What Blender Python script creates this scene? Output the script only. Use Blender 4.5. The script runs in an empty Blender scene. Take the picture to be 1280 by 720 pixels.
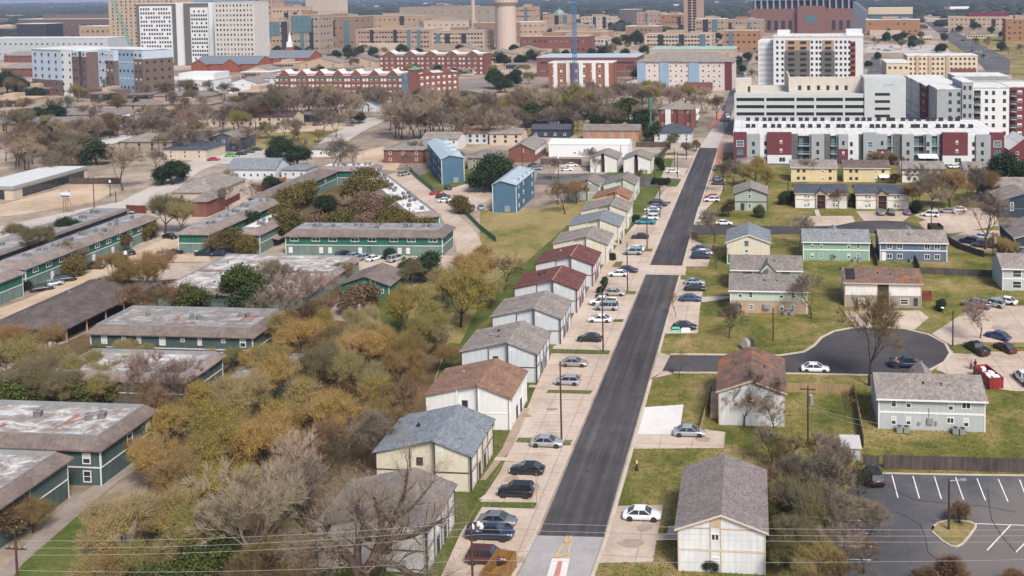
import bpy, math, random
from mathutils import Vector, Matrix
rnd = random.Random(7)
SC = bpy.context.scene
COL = SC.collection
PI = math.pi

# ---------------------------------------------------------------- camera
FPX, HC, CX, PIT, ROL = 1200.0, 65.0, 825.0, math.radians(3.4), 0.012
CY = -10 - ROL*(CX-640) + FPX*math.tan(PIT)
_u0 = Vector((0, math.sin(PIT), math.cos(PIT))); _r0 = Vector((1, 0, 0)); CF = Vector((0, math.cos(PIT), -math.sin(PIT)))
CR = _r0*math.cos(ROL) - _u0*math.sin(ROL); CU = _u0*math.cos(ROL) + _r0*math.sin(ROL)

def G(px, py, z=0.0):
    """the point at height z that lies on the sight line through a pixel of the 1280x720 photograph"""
    d = CR*((px-CX)/FPX) - CU*((py-CY)/FPX) + CF
    t = (z-HC)/d.z
    return Vector((d.x*t, d.y*t, z))
def PX(p):
    v = Vector(p) - Vector((0, 0, HC)); w = v.dot(CF)
    return CX + FPX*v.dot(CR)/w, CY - FPX*v.dot(CU)/w
def ppm(p):
    return FPX/(Vector(p)-Vector((0, 0, HC))).dot(CF)
def hgt(p, py):
    """height above the ground point p that reaches image row py"""
    lo, hi = -5.0, 400.0
    for _ in range(40):
        m = (lo+hi)/2
        if PX((p[0], p[1], m))[1] > py: lo = m
        else: hi = m
    return (lo+hi)/2
GRID = math.radians(-5.6)      # heading of the cross streets (local x of every building on the street grid)
RH = math.radians(90-6.0)      # heading of the main road

cam = bpy.data.cameras.new('camera'); co = bpy.data.objects.new('camera', cam); COL.objects.link(co)
cam.sensor_width = 36; cam.lens = FPX/1280*36
cam.shift_x = (640-CX)/1280; cam.shift_y = (CY-360)/1280
cam.clip_start = 1; cam.clip_end = 60000
_m = Matrix.Identity(4)
for i in range(3):
    _m[i][0], _m[i][1], _m[i][2] = CR[i], CU[i], -CF[i]
_m[2][3] = HC
co.matrix_world = _m
SC.camera = co

# ---------------------------------------------------------------- materials
MATS = {}
def _ramp(nt, fac, stops):
    r = nt.nodes.new('ShaderNodeValToRGB'); e = r.color_ramp.elements
    e[0].position, e[0].color = stops[0][0], (*stops[0][1], 1)
    e[1].position, e[1].color = stops[-1][0], (*stops[-1][1], 1)
    for p, c in stops[1:-1]:
        n = e.new(p); n.color = (*c, 1)
    nt.links.new(fac, r.inputs[0]); return r.outputs[0]
def _noise(nt, vec, scale, detail=4, rough=.6, dist=0):
    n = nt.nodes.new('ShaderNodeTexNoise'); n.inputs['Scale'].default_value = scale
    n.inputs['Detail'].default_value = detail; n.inputs['Roughness'].default_value = rough
    n.inputs['Distortion'].default_value = dist
    if vec is not None: nt.links.new(vec, n.inputs['Vector'])
    return n.outputs['Fac']
def _mix(nt, fac, a, b, mode='MIX'):
    m = nt.nodes.new('ShaderNodeMix'); m.data_type = 'RGBA'; m.blend_type = mode
    for s, i in ((fac, 0), (a, 6), (b, 7)):
        if isinstance(s, (int, float)): m.inputs[i].default_value = s
        elif isinstance(s, tuple): m.inputs[i].default_value = (*s, 1)
        else: nt.links.new(s, m.inputs[i])
    return m.outputs[2]
def _new(name, rough=.85, spec=.3):
    m = bpy.data.materials.new(name); m.use_nodes = True; nt = m.node_tree
    b = nt.nodes['Principled BSDF']; b.inputs['Roughness'].default_value = rough
    b.inputs['Specular IOR Level'].default_value = spec
    tc = nt.nodes.new('ShaderNodeTexCoord')
    MATS[name] = m
    return m, nt, b, tc.outputs['Object']
def _map(nt, v, sx, sy, sz):
    k = nt.nodes.new('ShaderNodeMapping'); k.inputs['Scale'].default_value = (sx, sy, sz)
    nt.links.new(v, k.inputs['Vector']); return k.outputs[0]
def _bump(nt, b, h, s, d=.05):
    k = nt.nodes.new('ShaderNodeBump'); k.inputs['Strength'].default_value = s; k.inputs['Distance'].default_value = d
    nt.links.new(h, k.inputs['Height']); nt.links.new(k.outputs[0], b.inputs['Normal'])
def sc(c, k): return tuple(min(1, x*k) for x in c)

def m_wall(name, c, dirt=.16, rough=.85, lines=0, vert=False):
    """painted wall with faint weathering, and siding lines when asked for"""
    if name in MATS: return MATS[name]
    m, nt, b, v = _new(name, rough)
    a = _ramp(nt, _noise(nt, v, .35, 5), [(.3, sc(c, 1-dirt)), (.7, c)])
    st = _ramp(nt, _noise(nt, _map(nt, v, 2.2, 2.2, .25), 1.0, 4), [(.35, (1-dirt,)*3), (.62, (1, 1, 1))])
    col = _mix(nt, 1.0, a, st, 'MULTIPLY')
    if lines:
        w = nt.nodes.new('ShaderNodeTexWave'); w.wave_type = 'BANDS'; w.bands_direction = 'X' if vert else 'Z'; w.wave_profile = 'SAW'
        w.inputs['Scale'].default_value = lines; w.inputs['Distortion'].default_value = 0
        if vert:
            s = nt.nodes.new('ShaderNodeSeparateXYZ'); nt.links.new(v, s.inputs[0])
            ad = nt.nodes.new('ShaderNodeMath'); nt.links.new(s.outputs[0], ad.inputs[0]); nt.links.new(s.outputs[1], ad.inputs[1])
            cb = nt.nodes.new('ShaderNodeCombineXYZ'); nt.links.new(ad.outputs[0], cb.inputs[0]); nt.links.new(cb.outputs[0], w.inputs['Vector'])
        else: nt.links.new(v, w.inputs['Vector'])
        ln = _ramp(nt, w.outputs['Fac'], [(0, (.8,)*3), (.14, (1, 1, 1))])
        col = _mix(nt, .8, col, ln, 'MULTIPLY'); _bump(nt, b, w.outputs['Fac'], .25, .02)
    nt.links.new(col, b.inputs['Base Color']); return m
def m_roof(name, c, var=.2, rust=None, spk=.3, vs=2.6):
    """asphalt shingles: tab-size speckle, courses and broad fading"""
    if name in MATS: return MATS[name]
    m, nt, b, v = _new(name, .93, .15)
    a = _ramp(nt, _noise(nt, v, .45, 4), [(.3, sc(c, 1-var)), (.72, sc(c, 1+var*.7))])
    vo = nt.nodes.new('ShaderNodeTexVoronoi'); vo.inputs['Scale'].default_value = vs; nt.links.new(v, vo.inputs['Vector'])
    sp = _ramp(nt, vo.outputs['Color'], [(.1, (1-spk,)*3), (.9, (1+spk*.45,)*3)])
    col = _mix(nt, 1, a, sp, 'MULTIPLY')
    g = _ramp(nt, _noise(nt, v, 9, 2), [(.35, (.86,)*3), (.65, (1.1,)*3)])
    col = _mix(nt, 1, col, g, 'MULTIPLY')
    if rust: col = _mix(nt, _ramp(nt, _noise(nt, v, .3, 3, dist=.6), [(.52, (0, 0, 0)), (.66, (.8,)*3)]), col, rust)
    nt.links.new(col, b.inputs['Base Color']); _bump(nt, b, vo.outputs['Distance'], .3, .03); return m
def m_flat(name, base, pale, rust=None, scale=.22, lo=.45, hi=.6):
    """flat roof membrane with pale coating worn into patches, ponding stains and a little rust"""
    if name in MATS: return MATS[name]
    m, nt, b, v = _new(name, .8)
    f = _noise(nt, _map(nt, v, 1, 1.7, 1), scale, 7, .68, .7)
    col = _ramp(nt, f, [(lo-.12, sc(base, .75)), (lo, base), (hi, pale)])
    col = _mix(nt, _ramp(nt, _noise(nt, v, .9, 5), [(.56, (0, 0, 0)), (.7, (.6,)*3)]), col, sc(pale, 1.02))
    w = nt.nodes.new('ShaderNodeTexWave'); w.bands_direction = 'X'; w.inputs['Scale'].default_value = .105; w.inputs['Distortion'].default_value = .4; nt.links.new(v, w.inputs['Vector'])
    col = _mix(nt, 1, col, _ramp(nt, w.outputs['Fac'], [(0, (.72,)*3), (.035, (1, 1, 1))]), 'MULTIPLY')
    if rust: col = _mix(nt, _ramp(nt, _noise(nt, v, .13, 4, dist=1), [(.64, (0, 0, 0)), (.69, (.8,)*3)]), col, rust)
    nt.links.new(col, b.inputs['Base Color']); return m
def m_brick(name, c, mortar=None):
    if name in MATS: return MATS[name]
    m, nt, b, v = _new(name, .9)
    s = nt.nodes.new('ShaderNodeSeparateXYZ'); nt.links.new(v, s.inputs[0])
    ad = nt.nodes.new('ShaderNodeMath'); nt.links.new(s.outputs[0], ad.inputs[0]); nt.links.new(s.outputs[1], ad.inputs[1])
    cb = nt.nodes.new('ShaderNodeCombineXYZ'); nt.links.new(ad.outputs[0], cb.inputs[0]); nt.links.new(s.outputs[2], cb.inputs[1])
    t = nt.nodes.new('ShaderNodeTexBrick'); t.inputs['Scale'].default_value = 2.2
    t.inputs['Color1'].default_value = (*sc(c, 1.12), 1); t.inputs['Color2'].default_value = (*sc(c, .82), 1)
    t.inputs['Mortar'].default_value = (*(mortar or sc(c, 1.35)), 1); t.inputs['Mortar Size'].default_value = .012
    nt.links.new(cb.outputs[0], t.inputs['Vector'])
    col = _mix(nt, 1, t.outputs['Color'], _ramp(nt, _noise(nt, v, .5, 4), [(.3, (.82,)*3), (.7, (1.08,)*3)]), 'MULTIPLY')
    nt.links.new(col, b.inputs['Base Color']); return m
def m_ground(name, stops, s1, s2, s3=None, tint=None, bump=0, rough=.95, seams=0, fine=.25):
    """ground cover: colours spread by broad noise, broken by finer noise; optional cast joints"""
    if name in MATS: return MATS[name]
    m, nt, b, v = _new(name, rough, .2)
    f1, f2 = _noise(nt, v, s1, 6, .62, .5), _noise(nt, v, s2, 5, .7)
    ma = nt.nodes.new('ShaderNodeMath'); ma.operation = 'MULTIPLY_ADD'; nt.links.new(f2, ma.inputs[0]); ma.inputs[1].default_value = .5; nt.links.new(f1, ma.inputs[2])
    mb = nt.nodes.new('ShaderNodeMath'); mb.operation = 'SUBTRACT'; nt.links.new(ma.outputs[0], mb.inputs[0]); mb.inputs[1].default_value = .25
    col = _ramp(nt, mb.outputs[0], stops)
    f3 = _noise(nt, v, s3 or s2*6, 3, .7)
    col = _mix(nt, 1, col, _ramp(nt, f3, [(.3, (1-fine,)*3), (.7, (1+fine*.5,)*3)]), 'MULTIPLY')
    if tint: col = _mix(nt, _ramp(nt, _noise(nt, v, s1*.5, 5, .6, .8), [(.5, (0, 0, 0)), (.63, (.75,)*3)]), col, tint)
    if seams:
        t = nt.nodes.new('ShaderNodeTexBrick'); t.offset = 0; t.inputs['Scale'].default_value = 1/seams
        for k, q in (('Color1', 1.04), ('Color2', .96), ('Mortar', .72)): t.inputs[k].default_value = (q, q, q, 1)
        t.inputs['Mortar Size'].default_value = .018; t.inputs['Brick Width'].default_value = 1; t.inputs['Row Height'].default_value = 1
        k = nt.nodes.new('ShaderNodeMapping'); k.inputs['Rotation'].default_value = (0, 0, -GRID); nt.links.new(v, k.inputs['Vector']); nt.links.new(k.outputs[0], t.inputs['Vector'])
        col = _mix(nt, 1, col, t.outputs['Color'], 'MULTIPLY')
    nt.links.new(col, b.inputs['Base Color'])
    if bump: _bump(nt, b, f3, bump, .1)
    return m
def m_plain(name, c, rough=.6, metal=0, spec=.5, coat=0, var=0):
    if name in MATS: return MATS[name]
    m, nt, b, v = _new(name, rough, spec)
    b.inputs['Metallic'].default_value = metal; b.inputs['Coat Weight'].default_value = coat; b.inputs['Coat Roughness'].default_value = .08
    if var: nt.links.new(_ramp(nt, _noise(nt, v, .8, 5), [(.3, sc(c, 1-var)), (.7, sc(c, 1+var))]), b.inputs['Base Color'])
    else: b.inputs['Base Color'].default_value = (*c, 1)
    return m
def m_leaf(name, c, spread=.35, rough=.8, trans=.0):
    """foliage or twigs: each leaf or twig its own tone, and each plant a little different"""
    if name in MATS: return MATS[name]
    m, nt, b, v = _new(name, rough, .15)
    g = nt.nodes.new('ShaderNodeNewGeometry'); oi = nt.nodes.new('ShaderNodeObjectInfo')
    col = _ramp(nt, g.outputs['Random Per Island'], [(0, sc(c, 1-spread)), (.6, c), (1, sc(c, 1+spread))])
    h = nt.nodes.new('ShaderNodeHueSaturation'); nt.links.new(col, h.inputs['Color'])
    mr = nt.nodes.new('ShaderNodeMapRange'); nt.links.new(oi.outputs['Random'], mr.inputs[0]); mr.inputs[3].default_value = .482; mr.inputs[4].default_value = .518
    nt.links.new(mr.outputs[0], h.inputs['Hue'])
    mv = nt.nodes.new('ShaderNodeMapRange'); nt.links.new(oi.outputs['Random'], mv.inputs[0]); mv.inputs[3].default_value = 1.2; mv.inputs[4].default_value = .82
    nt.links.new(mv.outputs[0], h.inputs['Value'])
    nt.links.new(h.outputs[0], b.inputs['Base Color']); return m

GLASS = m_plain('window_glass', (.035, .042, .05), .12, 0, .6, var=.5)
GLASSB = m_plain('blue_glass', (.10, .17, .20), .12, 0, .6, var=.4)
BLIND = m_plain('window_blind', (.55, .56, .55), .6, var=.1)
WHITE = m_wall('white_paint', (.78, .78, .77), .08)
DARK = m_wall('dark_trim', (.055, .045, .045), .1)
METAL = m_plain('grey_metal', (.38, .39, .40), .45, .5, var=.15)
BLACK = m_plain('black_rubber', (.02, .02, .021), .75)
WOODP = m_wall('pole_wood', (.10, .055, .04), .3)

# ---------------------------------------------------------------- mesh helper
class MB:
    def __init__(s): s.v, s.f, s.m, s.sm = [], [], [], False
    def poly(s, pts, mi=0):
        n = len(s.v); s.v += [tuple(p) for p in pts]; s.f.append(tuple(range(n, n+len(pts)))); s.m.append(mi); return s
    def box(s, x0, y0, z0, x1, y1, z1, mi=0, top=None):
        n = len(s.v)
        s.v += [(x0, y0, z0), (x1, y0, z0), (x1, y1, z0), (x0, y1, z0), (x0, y0, z1), (x1, y0, z1), (x1, y1, z1), (x0, y1, z1)]
        for k, q in enumerate(((0, 3, 2, 1), (4, 5, 6, 7), (0, 1, 5, 4), (1, 2, 6, 5), (2, 3, 7, 6), (3, 0, 4, 7))):
            s.f.append(tuple(n+i for i in q)); s.m.append(top if (k == 1 and top is not None) else mi)
        return s
    def prism(s, pts, z0, z1, mi=0, top=None):
        """upright prism over a ccw 2D outline"""
        n, k = len(s.v), len(pts)
        a = sum(pts[i][0]*pts[(i+1) % k][1]-pts[(i+1) % k][0]*pts[i][1] for i in range(k))
        if a < 0: pts = pts[::-1]
        s.v += [(p[0], p[1], z0) for p in pts]+[(p[0], p[1], z1) for p in pts]
        s.f.append(tuple(range(n+k-1, n-1, -1))); s.m.append(mi)
        s.f.append(tuple(range(n+k, n+2*k))); s.m.append(mi if top is None else top)
        for i in range(k):
            j = (i+1) % k; s.f.append((n+i, n+j, n+k+j, n+k+i)); s.m.append(mi)
        return s
    def hull(s, a, b, mi=0, caps=True):
        """side faces between two equal loops a and b, with end caps"""
        n, k = len(s.v), len(a); s.v += [tuple(p) for p in a]+[tuple(p) for p in b]
        for i in range(k):
            j = (i+1) % k; s.f.append((n+i, n+j, n+k+j, n+k+i)); s.m.append(mi)
        if caps:
            s.f.append(tuple(range(n+k-1, n-1, -1))); s.m.append(mi); s.f.append(tuple(range(n+k, n+2*k))); s.m.append(mi)
        return s
    def tube(s, p, q, r0, r1=None, k=6, mi=0, caps=True):
        p, q = Vector(p), Vector(q); r1 = r0 if r1 is None else r1
        d = (q-p).normalized(); u = d.orthogonal().normalized(); w = d.cross(u)
        A = [p+(u*math.cos(2*PI*i/k)+w*math.sin(2*PI*i/k))*r0 for i in range(k)]
        B = [q+(u*math.cos(2*PI*i/k)+w*math.sin(2*PI*i/k))*r1 for i in range(k)]
        return s.hull(A, B, mi, caps)
    def slab(s, pts, t, mi=0):
        """a thin plate: the polygon and its copy t lower"""
        return s.hull([(p[0], p[1], p[2]-t) for p in pts], pts, mi)
    def mesh(s, name, mats, smooth=False):
        me = bpy.data.meshes.new(name); me.from_pydata(s.v, [], s.f)
        for m in (mats if isinstance(mats, (list, tuple)) else [mats] if mats else []): me.materials.append(m)
        me.polygons.foreach_set('material_index', s.m)
        if smooth: me.polygons.foreach_set('use_smooth', [True]*len(s.f))
        me.update(); return me
    def build(s, name, mats, parent=None, smooth=False):
        return link(name, s.mesh(name, mats, smooth), parent)
def link(name, data, parent=None, loc=None, rz=None, scale=None):
    o = bpy.data.objects.new(name, data); COL.objects.link(o)
    if parent: o.parent = parent
    if loc is not None: o.location = loc
    if rz is not None: o.rotation_euler = (0, 0, rz)
    if scale is not None: o.scale = scale if isinstance(scale, (tuple, list)) else (scale,)*3
    return o
def tag(o, label=None, cat=None, group=None, kind=None):
    for k, v in (('label', label), ('category', cat), ('group', group), ('kind', kind)):
        if v: o[k] = v
    return o
def thing(name, label, cat, loc=(0, 0, 0), rz=0, group=None):
    o = link(name, None, None, loc, rz); o.empty_display_size = .3
    return tag(o, label, cat, group)
LM = []            # landmarks: (phrase, world point)
def landmark(phrase, p): LM.append((phrase, Vector((p[0], p[1], 0))))
REG = []           # things whose label is finished at the end: (object, what it is, plural, world point)
def reg(o, what, plural, cat, p, group):
    o['category'] = cat; o['group'] = group; REG.append((o, what, plural, Vector((p[0], p[1], 0))))
    return o
ORD = ['leftmost', 'second from left', 'third from left', 'fourth from left', 'fifth from left', 'sixth from left', 'seventh from left', 'eighth from left', 'ninth from left', 'tenth from left', 'eleventh from left', 'twelfth from left', 'thirteenth from left', 'fourteenth from left', 'fifteenth from left']
def finish_labels():
    by = {}
    for o, what, plural, p in REG:
        px, py = PX(p); best, bl = 1e9, None
        for ph, q in LM:
            d = (q-p).length
            if d < best: best, bl = d, (ph, q)
        qx, qy = PX(bl[1]); dx, dy = px-qx, py-qy
        if abs(dx) > abs(dy)*1.2: rel = 'right of' if dx > 0 else 'left of'
        else: rel = 'in front of' if dy > 0 else 'behind'
        by.setdefault((what, plural, rel, bl[0]), []).append((px, o))
    for (what, plural, rel, ph), l in by.items():
        l.sort(key=lambda t: t[0]); n = len(l)
        for i, (px, o) in enumerate(l):
            if n == 1: o['label'] = f'{what} {rel} the {ph}'
            elif i == n-1: o['label'] = f'rightmost {what} of {n} {rel} the {ph}'
            elif i < len(ORD): o['label'] = f'{what} {ORD[i]} of {n} {rel} the {ph}'
            else: o['label'] = f'{what} among the many {rel} the {ph}'
# ---------------------------------------------------------------- ground, roads, lots
EARTH = m_ground('town_ground', [(.3, (.12, .10, .06)), (.40, (.215, .175, .125)), (.50, (.335, .27, .21)), (.62, (.44, .36, .295))], .012, .11, .6, tint=(.13, .125, .12))
GRASS = m_ground('mown_grass', [(.30, (.062, .084, .015)), (.42, (.11, .12, .025)), (.52, (.185, .162, .047)), (.61, (.25, .195, .078)), (.69, (.33, .25, .13))], .09, .8, 3.0, bump=.5, fine=.35)
DRYG = m_ground('dry_meadow', [(.28, (.075, .105, .022)), (.42, (.17, .155, .05)), (.54, (.27, .21, .085)), (.7, (.32, .255, .13))], .035, .3, 2.0, bump=.5, fine=.3)
GREENG = m_ground('green_grass', [(.3, (.05, .085, .016)), (.55, (.105, .125, .03)), (.72, (.19, .17, .065))], .09, .5, 2.6, bump=.5, fine=.35)
LITTER = m_ground('leaf_litter', [(.3, (.06, .045, .025)), (.5, (.13, .09, .045)), (.7, (.21, .145, .075))], .08, .6, 3, bump=.5, fine=.4)
PCON = m_ground('tan_concrete_paving', [(.3, (.36, .275, .215)), (.5, (.46, .37, .30)), (.68, (.53, .445, .375))], .07, .55, 4, seams=4.6, rough=.9, fine=.1)
SCON = m_ground('street_concrete', [(.3, (.36, .325, .295)), (.5, (.44, .40, .365)), (.7, (.50, .465, .43))], .05, .5, 4, rough=.9, fine=.1)
NCON = m_ground('new_concrete', [(.3, (.56, .535, .51)), (.7, (.66, .64, .615))], .2, 1, 4, fine=.06)
KERB = m_ground('kerb_concrete', [(.3, (.42, .355, .29)), (.7, (.54, .47, .40))], .3, 1.5, fine=.1)
ASPH = m_ground('new_asphalt', [(.3, (.050, .047, .050)), (.5, (.066, .062, .065)), (.7, (.090, .085, .087))], .05, .5, 6, rough=.8, fine=.16)
def _wear(m, ang):
    nt = m.node_tree; b = nt.nodes['Principled BSDF']; l = b.inputs['Base Color'].links[0]; tc = nt.nodes.new('ShaderNodeTexCoord'); k = nt.nodes.new('ShaderNodeMapping'); k.vector_type = 'TEXTURE'; k.inputs['Rotation'].default_value = (0, 0, ang); k.inputs['Scale'].default_value = (34, 1.1, 1); nt.links.new(tc.outputs['Object'], k.inputs['Vector'])
    c = _mix(nt, 1, l.from_socket, _ramp(nt, _noise(nt, k.outputs[0], 1.0, 4, .6), [(.32, (.74,)*3), (.5, (1, 1, 1)), (.68, (1.38,)*3)]), 'MULTIPLY'); nt.links.new(c, b.inputs['Base Color'])
ASPS = ASPH.copy(); _wear(ASPH, RH)
ASPO = m_ground('old_asphalt', [(.3, (.07, .071, .079)), (.5, (.094, .094, .104)), (.68, (.145, .138, .14))], .06, .35, 4, tint=(.165, .145, .135), rough=.9, fine=.2)
DIRT = m_ground('tan_dirt', [(.3, (.36, .265, .185)), (.5, (.47, .36, .26)), (.7, (.55, .445, .345))], .05, .4, 3, rough=.95, fine=.15)
PAVER = m_ground('pink_pavers', [(.3, (.42, .17, .14)), (.7, (.52, .25, .20))], .3, 2, 8)
WORN = m_ground('worn_grass', [(.3, (.17, .15, .05)), (.55, (.26, .21, .095)), (.75, (.34, .27, .16))], .2, 1.2, 3); STAIN = m_ground('stained_concrete', [(.3, (.27, .205, .165)), (.7, (.40, .32, .26))], .3, 1.5); HOLEM = m_plain('iron_cover', (.04, .035, .035), .6)
LINEW = m_ground('white_line', [(.3, (.55, .55, .55)), (.6, (.78, .78, .78))], .8, 4, fine=.1); LINEY = m_ground('yellow_line', [(.3, (.55, .33, .10)), (.6, (.68, .42, .14))], .8, 4, fine=.1)

m = MB(); m.poly([(-16000, -300, 0), (16000, -300, 0), (16000, 26000, 0), (-16000, 26000, 0)])
tag(m.build('ground', EARTH), kind='structure')
NS = [0]; HARD = []
def sheet(name, pts, z, mat, parent=None):
    NS[0] += 1; z += NS[0]*.0003
    if name not in ('lawn', 'meadow', 'wood_floor', 'dry_lawn', 'courtyard_floor'): HARD.append([(q.x, q.y) for q in (G(x, y) for x, y in pts)])
    o = MB().poly([G(x, y, z) for x, y in pts]).build(name, mat, parent)
    if not parent: tag(o, kind='structure')
    return o
def strip(name, pts, w, h, mat, z=0, side=0):
    """a raised strip that follows a line of pixels on the ground"""
    P = [G(x, y, 0) for x, y in pts]; m = MB(); L, R = [], []
    for i, p in enumerate(P):
        d = (P[min(i+1, len(P)-1)]-P[max(i-1, 0)]).normalized(); n = Vector((-d.y, d.x, 0))
        L.append(p+n*w*(.5+side/2)); R.append(p-n*w*(.5-side/2))
    for i in range(len(P)-1):
        m.hull([(L[i].x, L[i].y, z), (L[i+1].x, L[i+1].y, z), (R[i+1].x, R[i+1].y, z), (R[i].x, R[i].y, z)], [(L[i].x, L[i].y, z+h), (L[i+1].x, L[i+1].y, z+h), (R[i+1].x, R[i+1].y, z+h), (R[i].x, R[i].y, z+h)])
    return tag(m.build(name, mat), kind='structure')
def rl(y): return 672.5+(669-y)*.4152     # left and right edges of the main road by image row
def rr(y): return 755.5+(669-y)*.2862
Z1, Z2, Z3, Z4 = .01, .05, .09, .135
sheet('lawn', [(735, 745), (rr(669)+2, 669), (rr(400), 400), (rr(190)+8, 190), (1600, 200), (1600, 600), (1110, 592), (1050, 630), (1030, 760)], Z1, GRASS)
sheet('lawn', [(rl(640)-50, 640), (rl(520)-50, 520), (rl(330)-40, 330), (rl(215)-25, 215), (845, 190), (800, 196), (740, 225), (690, 285), (600, 370), (560, 430), (500, 600), (390, 720), (560, 745)], Z1, GREENG)
sheet('meadow', [(600, 262), (672, 262), (735, 240), (742, 252), (700, 290), (655, 330), (615, 350), (575, 430), (470, 420), (480, 385), (530, 350), (590, 335), (600, 318)], Z2, DRYG)
sheet('wood_floor', [(140, 760), (200, 560), (300, 440), (420, 400), (560, 425), (545, 470), (525, 540), (466, 600), (391, 740)], Z2, LITTER)
sheet('wood_floor', [(-30, 480), (-30, 520), (200, 520), (280, 440), (400, 400), (440, 360), (380, 340), (200, 350), (120, 410)], Z1, LITTER)
sheet('courtyard_floor', [(360, 280), (540, 285), (480, 218), (380, 225)], Z1, LITTER)
sheet('lawn', [(0, 740), (35, 690), (95, 640), (135, 640), (150, 745)], Z2, GREENG); sheet('lawn', [(430, 415), (455, 375), (520, 372), (500, 420)], Z3, GREENG)
sheet('path', [(-20, 735), (22, 690), (85, 628), (150, 585), (205, 560), (212, 566), (150, 600), (108, 635), (28, 705), (0, 745)], Z3, CONC_ := m_ground('path_concrete', [(.3, (.20, .165, .14)), (.6, (.30, .255, .22))], .1, .8, fine=.15))
sheet('dry_lawn', [(640, 170), (640, 148), (800, 148), (815, 160), (800, 168)], Z1, DRYG); sheet('path', [(640, 161), (700, 155), (760, 150), (800, 150), (800, 147), (757, 147), (700, 152), (640, 157)], Z2, SCON); sheet('path', [(768, 166), (780, 152), (784, 152), (777, 166)], Z3, SCON)
sheet('dry_lawn', [(300, 187), (315, 166), (430, 158), (440, 165), (420, 185)], Z1, DRYG); sheet('dry_lawn', [(560, 205), (592, 202), (592, 238), (552, 240), (510, 225)], Z2, GREENG)
sheet('dry_lawn', [(1150, 60), (1225, 45), (1300, 45), (1300, 98), (1265, 98), (1262, 74)], Z1, DRYG); sheet('dry_lawn', [(-60, 30), (140, 24), (140, 20), (-60, 24)], Z2, DRYG)
# streets
RN = [(rl(720)-0, 745), (rl(669), 669)]
sheet('road', [(rl(669), 669), (rr(671), 671), (rr(344), 344), (rl(343), 343)], Z3, ASPH); sheet('road', [(rl(331), 331), (rr(332), 332), (896.7, 185), (874.5, 184.5)], Z3, ASPH)
sheet('road', [(rl(745)-6, 745), (rr(745)-6, 745), (rr(671), 671), (rl(669), 669)], Z2, m_ground('grey_concrete_road', [(.3, (.27, .25, .25)), (.5, (.34, .32, .32)), (.7, (.40, .375, .37))], .1, .6, 4, fine=.12)); sheet('crosswalk', [(rl(343)-12, 343), (rr(344)+8, 344), (rr(332)+6, 332), (rl(331)-8, 331)], Z2, PCON)
sheet('road', [(874.5, 184.5), (896.7, 185), (911, 153), (896, 152)], Z3, SCON); sheet('road', [(896, 152), (911, 153), (935, 80), (950, 50), (943, 50), (927, 80)], Z3, ASPO)
c0, d0 = G(rl(669), 669), Vector((math.cos(RH), math.sin(RH), 0)); 
def seg_line(name, a, b, w, mat, z=Z4+.01): 
    A, B = G(*a, z), G(*b, z); d = (B-A).normalized(); n = Vector((-d.y, d.x, 0))*w/2
    return tag(MB().poly([A-n, A+n, B+n, B-n][::-1]).build(name, mat), kind='structure')
for xa, xb in ((.47, .005), ):
    seg_line('road_seam', ((rl(640)+rr(640))/2-2, 640), ((rl(360)+rr(360))/2, 360), .18, m_ground('seam_asphalt', [(.3, (.075, .07, .076)), (.7, (.11, .105, .11))], .1, .5))
sheet('traffic_island', [(690, 698), (712, 698), (703, 745), (676, 745)], Z4, NCON); sheet('island_paving', [(697.5, 702), (699, 701), (702, 701), (703, 703), (694, 745), (684, 745)], Z4+.02, PAVER)
for a, b, w in (((710, 669.5), (694, 697), .16), ((714, 669.5), (709.5, 697), .16), ((705, 678), (713, 675.5), .28), ((696, 696), (710, 692), .28)): seg_line('road_marking', a, b, w, LINEY)
KX = [(745, -6), (669, 0), (560, 0), (450, 0), (344, 0)]
strip('kerb', [(rl(745)-12, 745), (rl(669)-3, 669), (rl(560)-3, 560), (rl(450)-2, 450), (rl(343)-2, 343)], .45, .07, KERB); strip('kerb', [(rr(745)-2, 745), (rr(669)+4, 669), (rr(560)+4, 560), (rr(475)+3, 475)], .45, .12, KERB)
strip('kerb', [(rr(442)+3, 442), (rr(400)+2, 400), (rr(345)+2, 345)], .4, .12, KERB); strip('kerb', [(rl(330)-2, 330), (rl(250)-1, 250), (873, 185)], .4, .07, KERB); strip('kerb', [(rr(330)+2, 330), (rr(294)+1, 294)], .4, .1, KERB); strip('kerb', [(rr(280)+1, 280), (898.5, 186)], .4, .1, KERB)
# left of the road: parking aprons with lawn strips between
sheet('parking_apron', [(rl(745)-14, 745), (rl(669)-3, 669), (rl(450)-2, 450), (rl(215), 215), (rl(232)-17, 232), (rl(300)-50, 300), (745, 345), (712, 402), (690, 440), (667, 490), (645, 545), (625, 590), (592, 640), (575, 668), (540, 745)], Z2, PCON)
for q in ([(600, 627), (672, 628), (668, 635), (595, 633)], [(585, 640), (600, 628), (602, 634), (582, 668)], [(648, 547), (668, 547), (664, 553), (645, 552)], [(703, 550), (715, 550), (713, 556), (700, 556)], [(686, 487), (741, 488), (738, 492), (683, 490.5)], [(692, 436), (763, 438), (761, 442.5), (689, 441)], [(768, 399), (780, 399), (778, 402), (766, 402)], [(783, 363.5), (796, 364), (794, 367.5), (780, 367)], [(803, 311), (816, 311), (814, 314), (800, 314)], [(825, 252), (839, 252), (837, 255), (822, 255)], [(770, 327), (779, 327), (776, 333), (765, 333)], [(838, 226), (850, 226), (846, 233), (834, 233)]):
    sheet('lawn_strip', q, Z4, GREENG)
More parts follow.
